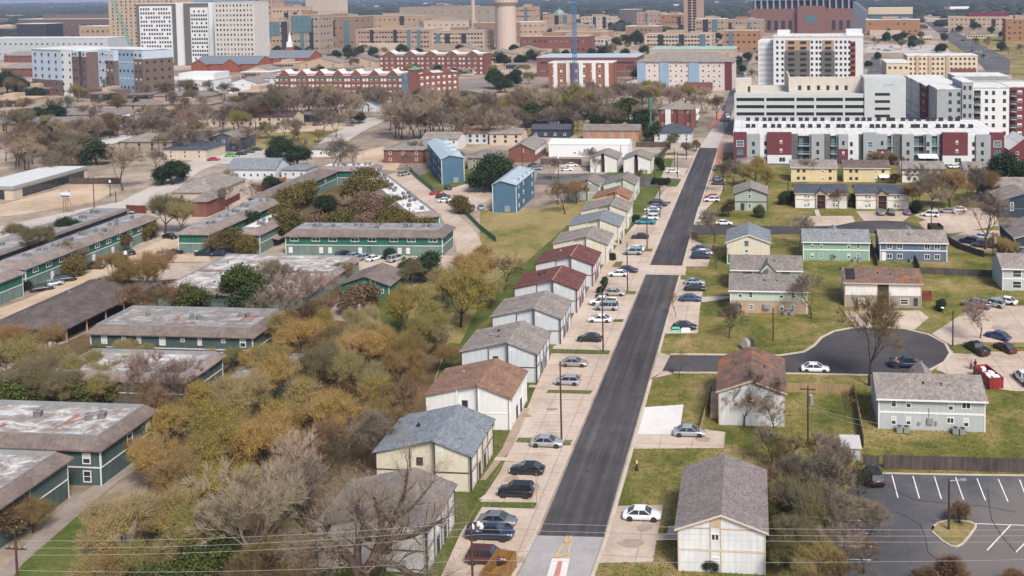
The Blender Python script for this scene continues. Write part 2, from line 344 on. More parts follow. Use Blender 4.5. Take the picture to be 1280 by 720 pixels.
for a, b in (((681, 498), (725, 498.3)), ((676, 507.5), (719, 508)), ((671, 517), (715, 517.5)), ((666, 525.5), (709, 526)), ((659, 539), (701, 539.7)), ((649, 564), (686, 565)), ((642, 575.5), (687, 576.5)), ((730, 410), (760, 410.3)), ((755, 352), (783, 352.2)), ((752, 357), (780, 357.3)), ((760, 378), (785, 378.2))): seg_line('stall_line', a, b, .12, LINEW)
sheet('path', [(607, 600), (640, 560), (662, 510), (650, 510), (628, 560), (600, 600)][::-1], Z3, m_ground('worn_path', [(.3, (.30, .215, .165)), (.7, (.40, .32, .25))], .2, 1))
for q in ([(620, 571), (645, 572), (641, 577), (617, 575)], [(663, 481), (682, 482), (680, 485), (660, 484)], [(692, 432), (705, 432), (702, 436), (690, 436)], [(605, 619), (628, 619), (622, 626), (598, 624)]): sheet('path', q, Z4, PCON)
# right of the road
sheet('driveway', [(771, 632.5), (829, 631), (816, 702), (748, 704)], Z2, PCON); sheet('path', [(836, 657), (848, 657), (847, 674), (820, 676), (822, 668), (834, 667)], Z3, PCON)
sheet('parking_apron', [(790, 561), (798, 541), (848, 541), (870, 535), (907, 540), (905, 560)], Z2, PCON); sheet('concrete_pad', [(806, 509), (854.5, 505.5), (849, 543), (797, 543)], Z3, NCON)
sheet('parking_apron', [(rr(417)+2, 417), (872, 416.5), (876, 375), (882, 352), (848, 349)], Z2, PCON); sheet('parking_apron', [(rr(333)+2, 333), (885, 333), (890, 312), (868, 300), (rr(300), 300)], Z2, PCON); sheet('path', [(876, 371), (912, 370), (912, 373), (877, 378)], Z3, SCON)
sheet('side_street', [(828, 463.5), (900, 465), (1000, 466), (1105, 468), (1160, 462), (1180, 452), (1186, 442), (1180, 430), (1160, 419), (1130, 412), (1095, 409.5), (1065, 411), (1043, 415), (1028, 423), (1019, 433), (1005, 441), (975, 445.5), (900, 444.5), (838, 444)], Z3, ASPS)
strip('kerb', [(838, 443), (900, 443.5), (975, 444.5), (1005, 440), (1018, 432), (1027, 422), (1043, 414), (1065, 410), (1095, 408.3), (1130, 411), (1160, 418), (1182, 430), (1188, 442), (1181, 453), (1162, 463)], .5, .12, KERB); strip('kerb', [(842, 466), (900, 466.3), (1000, 467.3), (1098, 469.5)], .45, .12, KERB); sheet('corner_apron', [(rr(475)+2, 475), (835, 464), (838, 444), (rr(440)+2, 440)], Z2, PCON); sheet('corner_apron', [(rr(475)+2, 475), (812, 474), (842, 467), (832, 463)], Z2, PCON)
sheet('driveway', [(1055, 389), (1150, 388), (1161, 397), (1143, 412), (1095, 409), (1070, 410)], Z2, PCON); sheet('parking_lot', [(1164, 417), (1205, 391), (1222, 383), (1600, 376), (1600, 428), (1240, 428), (1215, 427), (1190, 432)], Z2, PCON); sheet('parking_lot', [(1188, 438), (1215, 440), (1600, 434), (1600, 490), (1270, 489), (1225, 483), (1170, 462)], Z2, PCON)
sheet('lawn_strip', [(1190, 433), (1213, 427), (1240, 428), (1600, 428), (1600, 434), (1240, 434), (1213, 442), (1192, 441)], Z4, DRYG); sheet('lawn_strip', [(1145, 412), (1160, 398), (1185, 396), (1188, 402), (1165, 417)], Z3, DRYG)
sheet('side_street', [(rr(293)+1, 293), (1010, 292), (1045, 291), (1160, 290), (1150, 283), (1130, 277.5), (1100, 275.5), (1070, 277), (1045, 282), (1000, 283), (rr(281)+1, 281)], Z3, ASPS)
sheet('parking_lot', [(1004, 270), (1066, 270), (1070, 279), (1043, 283), (1006, 283)], Z2, PCON); sheet('parking_lot', [(1070, 264), (1137, 264), (1142, 277), (1100, 275.5), (1080, 276)], Z2, PCON); sheet('parking_lot', [(1140, 270), (1165, 260), (1240, 260), (1250, 282), (1190, 292), (1160, 290)], Z2, PCON); sheet('parking_lot', [(1182, 298), (1210, 288), (1250, 288), (1260, 312), (1215, 312)], Z2, PCON); sheet('lawn_strip', [(1128, 277), (1140, 268), (1158, 275), (1145, 279)], Z3, DRYG)
sheet('parking_lot', [(882, 262), (900, 245), (908, 225), (890, 222), (rr(262)+2, 262)], Z2, DIRT); sheet('driveway', [(rr(278), 278), (rr(258), 258), (884, 258), (876, 278)], Z3, SCON); sheet('path', [(1018, 262), (1023, 262), (1026, 270), (1020, 270)], Z2, SCON)
sheet('path', [(897.5, 186), (905, 180), (902, 206), (893.5, 206)], Z3, PAVER); sheet('path', [(886, 160), (899, 139), (905, 139), (895, 160)], Z3, PAVER); sheet('rear_lane', [(950, 206), (1600, 208), (1600, 201), (950, 199)], Z3, ASPO)
# asphalt car park, lower right
sheet('parking_lot', [(1025, 760), (1048, 640), (1060, 612), (1102, 592.5), (1600, 599), (1600, 760)], Z2, ASPO); strip('kerb', [(1102, 592), (1190, 594), (1600, 598.5)], .35, .12, KERB)
for a, b in (((620, 215), (650, 328)), ((725, 220), (757, 332)), ((832, 222), (867, 335)), ((938, 226), (978, 338)), ((1045, 232), (1088, 343)), ((1152, 235), (1200, 348)), ((1258, 238), (1300, 350)), ((380, 382), (497, 385)), ((280, 438), (508, 443)), ((340, 502), (525, 507)), ((350, 566), (545, 574)), ((370, 634), (515, 640)), ((1020, 457), (1300, 467)), ((1213, 465), (1095, 592)), ((1290, 550), (1238, 602))): seg_line('stall_line', (960+a[0]/4, 540+a[1]/4), (960+b[0]/4, 540+b[1]/4), .14, LINEW, Z3+.01)
ISL = [(1165, 665), (1167, 659), (1173, 654.5), (1185, 651.5), (1200, 651.8), (1213, 653.5), (1220, 657), (1219, 661), (1211, 672), (1203, 681), (1196, 684.5), (1188, 683), (1178, 677)]
q = MB().prism([G(x, y, 0)[:2] for x, y in ISL], 0, .14); tag(q.build('lawn_island', DRYG), kind='structure'); strip('kerb', ISL+ISL[:2], .25, .17, KERB)
def blob(name, px, py, r, mat, seed, z):
    q = random.Random(seed); p = G(px, py); n = 14; k = [q.uniform(.5, 1.15) for _ in range(n)]; a0 = q.uniform(0, 6)
    sheetless = [(p.x+r*1.6*math.cos(a0+2*PI*i/n)*(k[i]+k[i-1])/2, p.y+r*math.sin(a0+2*PI*i/n)*(k[i]+k[i-1])/2, z+seed*.0002) for i in range(n)]
    tag(MB().poly(sheetless).build(name, mat), kind='structure')
for i, (x, y, r) in enumerate(((655, 520, .8), (690, 512, .6), (720, 470, .7), (640, 600, .9), (625, 690, 1.1), (650, 700, .8), (745, 395, .8), (805, 660, .9), (790, 680, 1.1), (880, 550, .9), (1230, 460, 1.2), (1200, 470, 1.0), (1250, 410, 1.2))): blob('oil_stain', x, y, r, STAIN, 40+i, Z4-.03)
for i, (x, y, r) in enumerate(((735, 590, .4), (790, 420, .4), (1060, 440, .4))): blob('manhole', x, y, r*.55, HOLEM, 60+i, Z4)
CRK = m_ground('crack_seal', [(.3, (.045, .044, .047)), (.7, (.07, .069, .072))], .5, 2)
for ln in ([(1120, 640), (1150, 655), (1160, 690), (1190, 715)], [(1110, 605), (1145, 625), (1200, 630), (1270, 640)], [(1235, 610), (1240, 650), (1270, 690)], [(700, 640), (730, 646), (745, 640)], [(745, 540), (765, 543), (778, 540)], [(775, 450), (795, 452), (812, 449)], [(1070, 430), (1110, 438), (1150, 432)]):
    for a, b in zip(ln, ln[1:]): mm = ((a[0]+b[0])/2+rnd.uniform(-5, 5), (a[1]+b[1])/2+rnd.uniform(-3, 3)); seg_line('crack_seal', a, mm, .06, CRK, Z4); seg_line('crack_seal', mm, b, .06, CRK, Z4)
for sgn, f_, d_ in ((-1, rl, -1.2), (1, rr, 1.2)):
    for ya, yb in ((668, 560), (560, 450), (450, 345)): seg_line('gutter', (f_(ya)+d_, ya), (f_(yb)+d_*.8, yb), .32, STAIN, Z4-.02)
# left side lots and lanes
sheet('driveway', [(484, 219), (500, 214), (515, 215), (540, 237), (572, 268), (595, 290), (606, 312), (603, 335), (575, 342), (572, 318), (567, 298), (551, 272), (520, 245)], Z3, PCON); sheet('yard', [(445, 208), (447, 190), (480, 183), (500, 205), (495, 214)], Z2, DIRT)
sheet('parking_lot', [(548, 240), (582, 230), (630, 241), (628, 260), (592, 264), (566, 256)], Z3, PCON); sheet('parking_lot', [(395, 345), (405, 326), (420, 321), (575, 319), (605, 325), (600, 348), (510, 350), (430, 352)], Z2, PCON)
sheet('parking_lot', [(-30, 412), (-20, 392), (32, 374), (120, 335), (206, 299), (224, 290), (224, 318), (262, 320), (262, 327), (205, 328), (150, 343), (110, 350), (15, 412)], Z3, DIRT)
sheet('dirt_lot', [(-40, 262), (5, 255), (60, 240), (88, 231), (130, 230), (142, 240), (120, 252), (30, 268), (-40, 275)], Z2, DIRT); sheet('lane', [(-40, 292), (70, 268), (150, 252), (200, 228), (235, 203), (262, 193), (330, 190), (332, 201), (275, 204), (250, 214), (222, 236), (165, 262), (60, 288), (-40, 308)], Z3, SCON); sheet('parking_lot', [(262, 204), (272, 193), (300, 190), (332, 186), (333, 202), (300, 206)], Z4, SCON)
sheet('lane', [(398, 180), (408, 170), (452, 151), (468, 143), (492, 143), (478, 152), (452, 165), (432, 178), (428, 188)], Z3, SCON); sheet('lane', [(330, 166), (340, 160), (420, 154), (450, 152), (440, 158), (420, 163)], Z2, DIRT)
sheet('side_street', [(668, 230), (672, 217), (735, 217), (852, 224), (847, 232), (770, 233)], Z3, ASPO); sheet('parking_lot', [(690, 217), (695, 203), (722, 201), (730, 217)], Z2, PCON); sheet('apron', [(826, 222), (832, 209), (860, 210), (853, 223)], Z2, PCON); sheet('apron', [(830, 198), (832, 194), (868, 194), (866, 198)], Z3, PCON)
sheet('service_street', [(1081, 102), (1090, 70), (1098, 70), (1108, 102)], Z2, ASPO); sheet('highway', [(1151, 24), (1160, 24), (1205, 45), (1262, 74), (1263, 93), (1235, 93), (1224, 78), (1184, 50)], Z3, ASPO); sheet('parking_lot', [(1080, 66), (1085, 56), (1180, 57), (1190, 66)], Z1, SCON)
sheet('lane', [(780, 128), (775, 108), (795, 96), (803, 96), (790, 110), (800, 128)], Z2, SCON)
# ---------------------------------------------------------------- building helpers (local frame: x along the front, y away, z up)
class Frame:
    def __init__(s, org, ang, w): s.o, s.ang, s.w = Vector((org[0], org[1], 0)), ang, w
    def at(s, x, y, z=0):
        c, k = math.cos(s.ang), math.sin(s.ang); return Vector((s.o.x+c*x-k*y, s.o.y+k*x+c*y, z))
def fr_ab(a, b, za=0, zb=None, ang=None):
    """frame from the front's left and right corner pixels, each seen at a height"""
    A, B = G(*a, za), G(*b, za if zb is None else zb)
    if ang is None: ang = math.atan2(B.y-A.y, B.x-A.x)
    return Frame(A, ang, abs((B-A).dot(Vector((math.cos(ang), math.sin(ang), 0)))))
def fr_right(b, w, ang=GRID, z=0):
    B = G(*b, z); return Frame((B.x-w*math.cos(ang), B.y-w*math.sin(ang)), ang, w)
def fr_left(a, w, ang=GRID, z=0): return Frame(G(*a, z), ang, w)

WIN = {}
def win_mesh(w, h, style, depth=.05):
    """framed window: frame, sash bars and pane, standing 5 cm proud; x along the wall, z up, facing -y"""
    k = (round(w, 2), round(h, 2), style)
    if k in WIN: return WIN[k]
    m = MB(); t = min(.11, w*.12)
    pane, frame = {'dark': (GLASS, WHITE), 'blind': (BLIND, WHITE), 'half': (GLASS, WHITE), 'blue': (GLASSB, WHITE), 'plain': (GLASS, DARK), 'slider': (GLASS, WHITE), 'tan': (BLIND, DARK), 'teal': (GLASSB, DARK)}[style]
    x0, x1, z0, z1 = -w/2, w/2, -h/2, h/2; d = depth
    m.box(x0, -d, z0, x1, -.004, z0+t, 1).box(x0, -d, z1-t, x1, -.004, z1, 1)
    m.box(x0, -d, z0+t, x0+t, -.004, z1-t, 1).box(x1-t, -d, z0+t, x1, -.004, z1-t, 1)
    m.box(x0+t, -.02, z0+t, x1-t, -.004, z1-t, 0)
    if style in ('dark', 'half', 'blue', 'blind'): m.box(x0+t, -d*.8, -t*.3, x1-t, -.021, t*.3, 1)
    if style == 'slider': m.box(-t*.35, -d*.8, z0+t, t*.35, -.021, z1-t, 1)
    if style == 'half': m.box(x0+t, -.026, t*.3, x1-t, -.0205, z1-t, 2)
    WIN[k] = m.mesh('window', [pane, frame, BLIND]); return WIN[k]
def door_mesh(w, h, mat):
    k = ('door', round(w, 2), round(h, 2), mat.name)
    if k not in WIN: WIN[k] = MB().box(-w/2, -.05, 0, w/2, -.004, h).box(w*.3, -.1, h*.45, w*.38, -.051, h*.5).mesh('door', [mat]); 
    return WIN[k]
def ac_mesh():
    if 'ac' not in WIN:
        m = MB().box(-.42, -.42, .08, .42, .42, .85).box(-.46, -.46, 0, .46, .46, .07, 1).box(-.44, -.44, .86, .44, .44, .93)
        m.tube((0, 0, .935), (0, 0, .96), .34, .34, 12, 1)
        WIN['ac'] = m.mesh('air_conditioner', [METAL, BLACK])
    return WIN['ac']
class Bld:
    """a building: an Empty at its front-left corner that carries walls, roof, trim, doors and windows"""
    def __init__(s, name, label, cat, fr, lm=None, group=None):
        s.fr = fr; s.w = fr.w; s.d = 0; s.o = thing(name, label, cat, fr.o, fr.ang, group)
        if lm: s.lm = lm
        else: s.lm = None
    def mark(s):
        if s.lm: landmark(s.lm, s.fr.at(s.w/2, s.d/2))
    def part(s, name, mb, mat, parent=None, smooth=False): return mb.build(name, mat, parent or s.o, smooth)
    def put(s, name, mesh, face, u, z, off=0, parent=None):
        """hang a mesh on a face: F front, B back, L left, R right; u runs along it"""
        rz = {'F': 0, 'R': PI/2, 'B': PI, 'L': -PI/2}[face]
        p = {'F': (u, -off, z), 'R': (s.w+off, u, z), 'B': (u, s.d+off, z), 'L': (-off, u, z)}[face]
        return link(name, mesh, parent or s.o, p, rz)
    def win(s, face, u, z, w=1.0, h=1.3, style='dark', off=0): return s.put('window', win_mesh(w, h, style), face, u, z, off)
    def door(s, face, u, mat, w=1.0, h=2.05, off=0, z=.1): return s.put('door', door_mesh(w, h, mat), face, u, z, off)
    def grid(s, face, u0, u1, nx, z0, z1, nz, w, h, style='plain', skip=None, cap=100, off=0):
        """windows in rows and columns; the first CAP are parts of their own, the rest one part"""
        n = 0; rest = []; alt = style if isinstance(style, (list, tuple)) else [style]
        for j in range(nz):
            for i in range(nx):
                u = u0+(u1-u0)*(i+.5)/nx; z = z0+(z1-z0)*(j+.5)/nz
                if skip and skip(i, j): continue
                st = alt[(i*7+j*3) % len(alt)]
                if n < cap: s.win(face, u, z, w, h, st, off); n += 1
                else: rest.append((face, u, z, w, h, off))
        if rest:
            m = MB()
            for f, u, z, w, h, off in rest:
                a, b = (.02+off, .05+off)
                if f == 'F': m.box(u-w/2, -b, z-h/2, u+w/2, -.004-off, z+h/2)
                elif f == 'R': m.box(s.w+off, u-w/2, z-h/2, s.w+b, u+w/2, z+h/2)
                elif f == 'L': m.box(-b, u-w/2, z-h/2, -.004-off, u+w/2, z+h/2)
            tag(m.build('window_row', GLASS, s.o), kind='stuff')
    def pics(s, m, face, nx, nz, u0, u1, z0, z1, w, h, mi):
        """openings too far off to be parts: shallow boxes in the wall's own mesh"""
        for j in range(nz):
            for i in range(nx):
                u = u0+(u1-u0)*(i+.5)/nx; z = z0+(z1-z0)*(j+.5)/nz
                mi = 2 if rnd.random() < .3 else 1
                if face == 'F': m.box(u-w/2, -.06, z-h/2, u+w/2, -.004, z+h/2, mi)
                elif face == 'R': m.box(s.w+.004, u-w/2, z-h/2, s.w+.06, u+w/2, z+h/2, mi)
                else: m.box(-.06, u-w/2, z-h/2, -.004, u+w/2, z+h/2, mi)

def gable_roof(m, x0, x1, y0, y1, he, rise, axis='x', rf=.5, t=.16, lift=.02):
    """two roof plates meeting at a ridge along an axis"""
    if axis == 'x':
        yr = y0+(y1-y0)*rf
        m.slab([(x0, y0, he+lift), (x1, y0, he+lift), (x1, yr, he+rise), (x0, yr, he+rise)], t)
        m.slab([(x0, yr, he+rise+.003), (x1, yr, he+rise+.003), (x1, y1, he+lift), (x0, y1, he+lift)], t)
    else:
        xr = x0+(x1-x0)*rf
        m.slab([(x0, y0, he+lift), (xr, y0, he+rise), (xr, y1, he+rise), (x0, y1, he+lift)], t)
        m.slab([(xr, y0, he+rise+.003), (x1, y0, he+lift), (x1, y1, he+lift), (xr, y1, he+rise+.003)], t)
def gable_wall(m, x0, x1, y0, y1, z0, he, rise, axis='x', rf=.5, mi=0):
    if axis == 'x':
        yr = y0+(y1-y0)*rf
        a = [(x0, y0, z0), (x0, y0, he), (x0, yr, he+rise), (x0, y1, he), (x0, y1, z0)]
        m.hull(a, [(x1, p[1], p[2]) for p in a], mi)
    else:
        xr = x0+(x1-x0)*rf
        a = [(x0, y0, z0), (x1, y0, z0), (x1, y0, he), (xr, y0, he+rise), (x0, y0, he)]
        m.hull(a, [(p[0], y1, p[2]) for p in a], mi)
def hip_roof(m, x0, x1, y0, y1, he, rise, t=.14, rx=None, ry=None):
    """hipped roof: ridge along the longer side"""
    w, d = x1-x0, y1-y0; k = min(w, d)/2
    if w >= d: r0, r1 = (x0+(rx or k), y0+d/2, he+rise), (x1-(rx or k), y0+d/2, he+rise)
    else: r0, r1 = (x0+w/2, y0+(ry or k), he+rise), (x0+w/2, y1-(ry or k), he+rise)
    A, B, C_, D = (x0, y0, he), (x1, y0, he), (x1, y1, he), (x0, y1, he)
    m.poly([D, C_, B, A])
    if w >= d: m.poly([A, B, r1, r0]); m.poly([B, C_, r1]); m.poly([C_, D, r0, r1]); m.poly([D, A, r0])
    else: m.poly([A, B, r0]); m.poly([B, C_, r1, r0]); m.poly([C_, D, r1]); m.poly([D, A, r0, r1])
    m.box(x0+.02, y0+.02, he-t, x1-.02, y1-.02, he-.003)
def ridge_cap(x0, y0, x1, y1, z): return MB().tube((x0, y0, z), (x1, y1, z), .1, .1, 5)
def roof_pipe(b, roof, pts):
    for x, y, z in pts:
        m = MB().tube((x, y, z-.3), (x, y, z+.35), .13, .13, 6).box(x-.25, y-.25, z-.05, x+.25, y+.25, z+.08)
        b.part('vent', m, BLACK if rnd.random() < .6 else METAL, roof)
def plinth(b, m, x0, x1, y0, y1): b.part('foundation', MB().box(x0-.05, y0-.05, -.3, x1+.05, y1+.05, .12), CONC, None)

CONC = m_ground('concrete_slab', [(.3, (.30, .265, .235)), (.5, (.36, .32, .285)), (.7, (.42, .375, .335))], .12, .8, rough=.9)
SH_GREY = m_roof('grey_brown_shingle', (.215, .19, .18)); SH_TAN = m_roof('tan_grey_shingle', (.26, .23, .21)); SH_BLUE = m_roof('blue_grey_shingle', (.20, .225, .25), .12)
SH_BROWN = m_roof('brown_shingle', (.25, .15, .11)); SH_RED = m_roof('red_shingle', (.15, .066, .058), .2); SH_ORNG = m_roof('rust_shingle', (.27, .15, .10), .25)
SH_DARK = m_roof('weathered_brown_shingle', (.145, .115, .105), .3); SH_SPK = m_roof('speckled_shingle', (.225, .195, .188), .1, spk=.42, vs=5.5); SH_SLATE = m_roof('slate_shingle', (.075, .085, .11), .15)
SH_RUST = m_roof('rusty_brown_shingle', (.17, .115, .095), .25, rust=(.29, .12, .055))
W_WHITE = m_wall('white_siding', (.64, .645, .65), .2, lines=.55, vert=True); W_CREAM = m_wall('cream_siding', (.66, .61, .49), .1, lines=1.1); W_OFFW = m_wall('off_white_panel', (.70, .69, .665), .1)
W_LBLUE = m_wall('pale_blue_white_siding', (.57, .60, .63), .1, lines=.6, vert=True); W_TAN = m_wall('tan_board', (.52, .40, .28), .12)
W_PGREEN = m_wall('pale_green_siding', (.50, .58, .50), .1, lines=1.1); W_ORANGE = m_wall('orange_siding', (.60, .36, .20), .12, lines=1.0); W_GREYG = m_wall('grey_green_siding', (.36, .40, .36), .12, lines=1.1)
W_MINT = m_wall('mint_siding', (.25, .40, .31), .1, lines=1.1); W_BLUE = m_wall('slate_blue_siding', (.12, .165, .235), .12, lines=1.1); W_GREY = m_wall('pale_grey_siding', (.44, .475, .49), .1, lines=1.1)
W_YELLOW = m_wall('yellow_siding', (.66, .55, .33), .1, lines=1.1); W_TEALU = m_wall('deep_green_siding', (.032, .155, .115), .25, lines=.7, vert=True); W_TEALL = m_wall('grey_green_panel', (.165, .235, .21), .2, lines=.8, vert=True)
W_TEALB = m_wall('blue_green_siding', (.082, .125, .12), .25, lines=.6, vert=True); W_STEEL = m_wall('steel_blue_siding', (.075, .155, .235), .12, lines=1.2)
BRICK = m_brick('red_brick', (.185, .072, .056), (.26, .16, .13)); BRICKD = m_brick('dark_red_brick', (.16, .055, .055)); BRICKT = m_brick('tan_brick', (.40, .30, .22)); BRICKB = m_brick('brown_brick', (.17, .125, .11))
W_TANL = m_wall('taupe_panel', (.33, .285, .245), .12); W_NAVY = m_wall('navy_grey_siding', (.045, .06, .085), .2); W_BEIGE = m_wall('beige_stucco', (.56, .47, .38), .12)
MEMB = m_flat('flat_membrane', (.235, .215, .205), (.43, .42, .415), (.25, .09, .045), .3, .5, .68); MEMBW = m_flat('white_membrane', (.42, .415, .405), (.62, .615, .605), lo=.35, hi=.5); MEMBG = m_flat('grey_membrane', (.24, .23, .23), (.40, .40, .40), lo=.5, hi=.7)
METR = m_plain('pale_metal_roof', (.42, .50, .55), .4, .2, var=.08)

# ---------------------------------------------------------------- the row of two-storey houses along the left of the road
def row_house(label, lm, br, roof, wall, trim, d=9.8, w=12.9, he=4.9, rise=1.8, rf=.62, vents=2, cap=None, ridge=False):
    b = Bld('row_house', label, 'house', fr_right(br, w), lm, 'houses in the row along the road'); b.d = d
    x1, x2 = w*.365, w*.62; h1 = he+rise*x1/x2
    m = MB()                                     # left block, set back stair bay, right block
    m.hull([(0, 0, -.2), (x1, 0, -.2), (x1, 0, h1), (0, 0, he)], [(0, d, -.2), (x1, d, -.2), (x1, d, h1), (0, d, he)])
    m.hull([(x1+.002, .7, -.2), (x2-.002, .7, -.2), (x2-.002, .7, he+rise-.02), (x1+.002, .7, h1)], [(x1+.002, d, -.2), (x2-.002, d, -.2), (x2-.002, d, he+rise-.02), (x1+.002, d, h1)])
    m.hull([(x2, -.25, -.2), (w, -.25, -.2), (w, -.25, he), (x2, -.25, he+rise)], [(x2, d, -.2), (w, d, -.2), (w, d, he), (x2, d, he+rise)])
    b.part('wall', m, wall)
    r = MB(); o = .35; k1 = rise/x2; k2 = rise/(w-x2)
    r.slab([(-o, -o, he+.1-o*k1), (x1+.1, -o, h1+.1), (x1+.1, d+o, h1+.1), (-o, d+o, he+.1-o*k1)], .14)
    r.slab([(x1+.104, -.05, h1+.101), (x2, -.05, he+rise+.1), (x2, d+o, he+rise+.1), (x1+.104, d+o, h1+.101)], .14)
    r.slab([(x2+.003, -.55, he+rise+.1), (w+o, -.55, he+.1-o*k2), (w+o, d+o, he+.1-o*k2), (x2+.003, d+o, he+rise+.1)], .14)
    ro = b.part('roof', r, roof)
    if ridge: b.part('ridge_cap', ridge_cap(x2, -.5, x2, d+.3, he+rise+.12), cap or roof, ro)
    roof_pipe(b, ro, [(x2*rnd.uniform(.35, .8), d*rnd.uniform(.2, .75), he+rise*.6+.1) for _ in range(vents)])
    t = MB(); z = 2.45; e = .05                   # corner boards, belt course, rake boards
    for (xa, ya) in ((-.03, -.03), (x1-.12, -.03)): t.box(xa, ya-e, -.1, xa+.16, ya, he-.05 if xa < 1 else h1-.2)
    for xa in (x2, w-.14): t.box(xa, -.25-e, -.1, xa+.16, -.252, he if xa > w/2+2 else he+rise-.2)
    t.box(.14, -e, z, x1-.12, -.003, z+.16).box(x2+.165, -.25-e, z, w-.145, -.253, z+.16)
    for (xa, za, xb, zb, yy) in ((-.2, he-.1, x1, h1-.04, -e), (x2, he+rise-.04, w+.2, he-.1, -.25-e)):
        t.hull([(xa, yy, za-.16), (xb, yy, zb-.16), (xb, yy, zb), (xa, yy, za)], [(xa, yy-.04, za-.16), (xb, yy-.04, zb-.16), (xb, yy-.04, zb), (xa, yy-.04, za)])
    for k in range(5):                            # boards that split the street side into bays
        y = -.22+(d+.1)*k/4; t.box(w+.003, y, -.1, w+.06, y+.2, he-.12)
    for k in range(4):
        if k != 1: t.box(w+.003, -.02+(d+.1)*k/4, z, w+.045, -.22+(d+.1)*(k+1)/4, z+.14)
    b.part('trim', t, trim)
    b.win('F', x1+1.0, 3.4, .9, 1.1, 'plain', -.7); b.win('F', x2+.8, he+.75, .75, .7, 'blind', .25)
    for y in (1.3, 8.3):
        b.win('R', y, 3.75, .9, 1.2, 'blind'); b.win('R', y, 1.35, .9, 1.2, 'blind')
    b.part('downpipe', MB().box(w-.3, -.36, 0, w-.2, -.305, he-.2), METAL); b.part('gutter', MB().box(w+.24, -.5, he-.16, w+.36, d+.3, he-.06), trim)
    b.door('R', 3.6, DARK, .9, 2.0); b.door('R', 6.1, DARK, .9, 2.0); b.door('R', 3.6, WHITE, .9, 2.0, z=2.65)
    b.part('meter_box', MB().box(x2+2.0, -.45, .8, x2+2.5, -.253, 1.5).box(w*.2, -.2, .7, w*.2+.4, -.003, 1.4), METAL)
    b.mark(); return b
W_WR = m_wall('bright_white_siding', (.72, .72, .715), .07)
row_house('white row house with dark trim behind the gnarled bare tree, first in the row', 'gnarled-tree row house', (535, 715), SH_GREY, W_WHITE, DARK)
row_house('cream row house under a blue-grey roof, second in the row', 'cream blue-roofed house', (590, 614), SH_BLUE, W_CREAM, DARK, ridge=True, d=10.3, vents=1)
row_house('white row house with white trim under a brown roof', 'brown-roofed row house', (639, 537), SH_BROWN, W_WR, WHITE, vents=1)
row_house('white row house with black trim and grey roof beside the brown-roofed one', 'black-trimmed grey-roofed house', (671.5, 477.5), SH_TAN, W_LBLUE, DARK, vents=3)
row_house('white black-trimmed row house with grey roof in front of the two red roofs', 'grey-roofed row house', (701, 430), SH_TAN, W_LBLUE, DARK, vents=2)
RCAP = m_plain('pale_red_cap', (.42, .20, .16), .8)
row_house('white row house under a red roof, the nearer of the two red roofs', 'nearer red-roofed house', (721.5, 391), SH_RED, W_LBLUE, m_wall('red_trim', (.2, .05, .05), .1), cap=RCAP, ridge=True)
row_house('white row house under a red roof, the farther of the two red roofs', 'farther red-roofed house', (741.5, 358), SH_RED, W_LBLUE, MATS['red_trim'], cap=RCAP, ridge=True)
row_house('cream row house with grey-tan roof just behind the red roofs', 'cream grey-roofed house', (759, 330.5), SH_TAN, W_CREAM, W_OFFW, vents=1)
row_house('cream row house with pale blue-grey roof between two tan-roofed ones', 'pale blue-roofed house', (774, 306), SH_BLUE, W_CREAM, W_OFFW, vents=0)
row_house('cream row house with tan roof in front of the orange house', 'cream tan-roofed house', (785, 286), SH_TAN, W_CREAM, W_OFFW, vents=1, cap=DARK, ridge=True)
row_house('small orange house with rust-brown roof in the row', 'small orange house', (786.5, 266), SH_ORNG, W_ORANGE, W_TAN, w=10.5, d=8.4, he=4.4, vents=0)
row_house('pale green house with grey roof behind the orange one', 'pale green house', (794, 250), SH_GREY, W_PGREEN, W_OFFW, w=9.8, d=11, vents=0)
row_house('grey-green house with brown roof behind the leaning bare tree', 'grey-green tree house', (749, 251), SH_GREY, W_GREYG, W_OFFW, w=9.2, d=10, vents=0)

# the two small gabled houses with a dark middle bay, and the long white shed
def bay_house(label, lm, br, w, d):
    b = Bld('gabled_house', label, 'house', fr_right(br, w), lm, 'white gabled houses with dark middle bay'); b.d = d; he = 5.2
    m = MB(); x1, x2 = w*.4, w*.52; rise = 1.7; kk = rise/(w/2)
    m.hull([(0, 0, -.2), (x1, 0, -.2), (x1, 0, he+kk*x1), (0, 0, he)], [(0, d, -.2), (x1, d, -.2), (x1, d, he+kk*x1), (0, d, he)])
    m.hull([(x2, 0, -.2), (w, 0, -.2), (w, 0, he), (x2, 0, he+kk*(w-x2))], [(x2, d, -.2), (w, d, -.2), (w, d, he), (x2, d, he+kk*(w-x2))])
    b.part('wall', m, W_OFFW)
    b.part('stair_bay', MB().box(x1+.004, 1.0, -.2, x2-.004, d-.3, he+1.2), DARK)
    r = MB(); gable_roof(r, -.4, w+.4, -.5, d+.4, he-.1, rise+.25, 'y'); b.part('roof', r, SH_TAN)
    t = MB()
    for x in (-.02, x1-.12, x2, w-.12): t.box(x, -.05, -.1, x+.14, -.003, he)
    b.part('trim', t, DARK)
    for z in (1.3, 3.9): b.win('R', d*.3, z, 1, 1.2, 'dark'); b.win('R', d*.7, z, 1, 1.2, 'dark')
    b.mark()
bay_house('white gabled house with dark middle bay, the left of two alike', 'left gabled house', (772, 215.5), 10, 11)
bay_house('white gabled house with dark middle bay, the right of two alike', 'right gabled house', (814, 217), 10, 11)
f = fr_ab((686, 196), (785.5, 196.5)); b = Bld('metal_shed', 'long white metal shed with shallow white roof', 'shed', f, 'long white shed'); b.d = 12
m = MB(); gable_wall(m, 0, b.w, 0, 12, -.2, 5.1, 1.0); b.part('wall', m, m_wall('white_corrugated', (.74, .75, .77), .06, lines=1.2, vert=True))
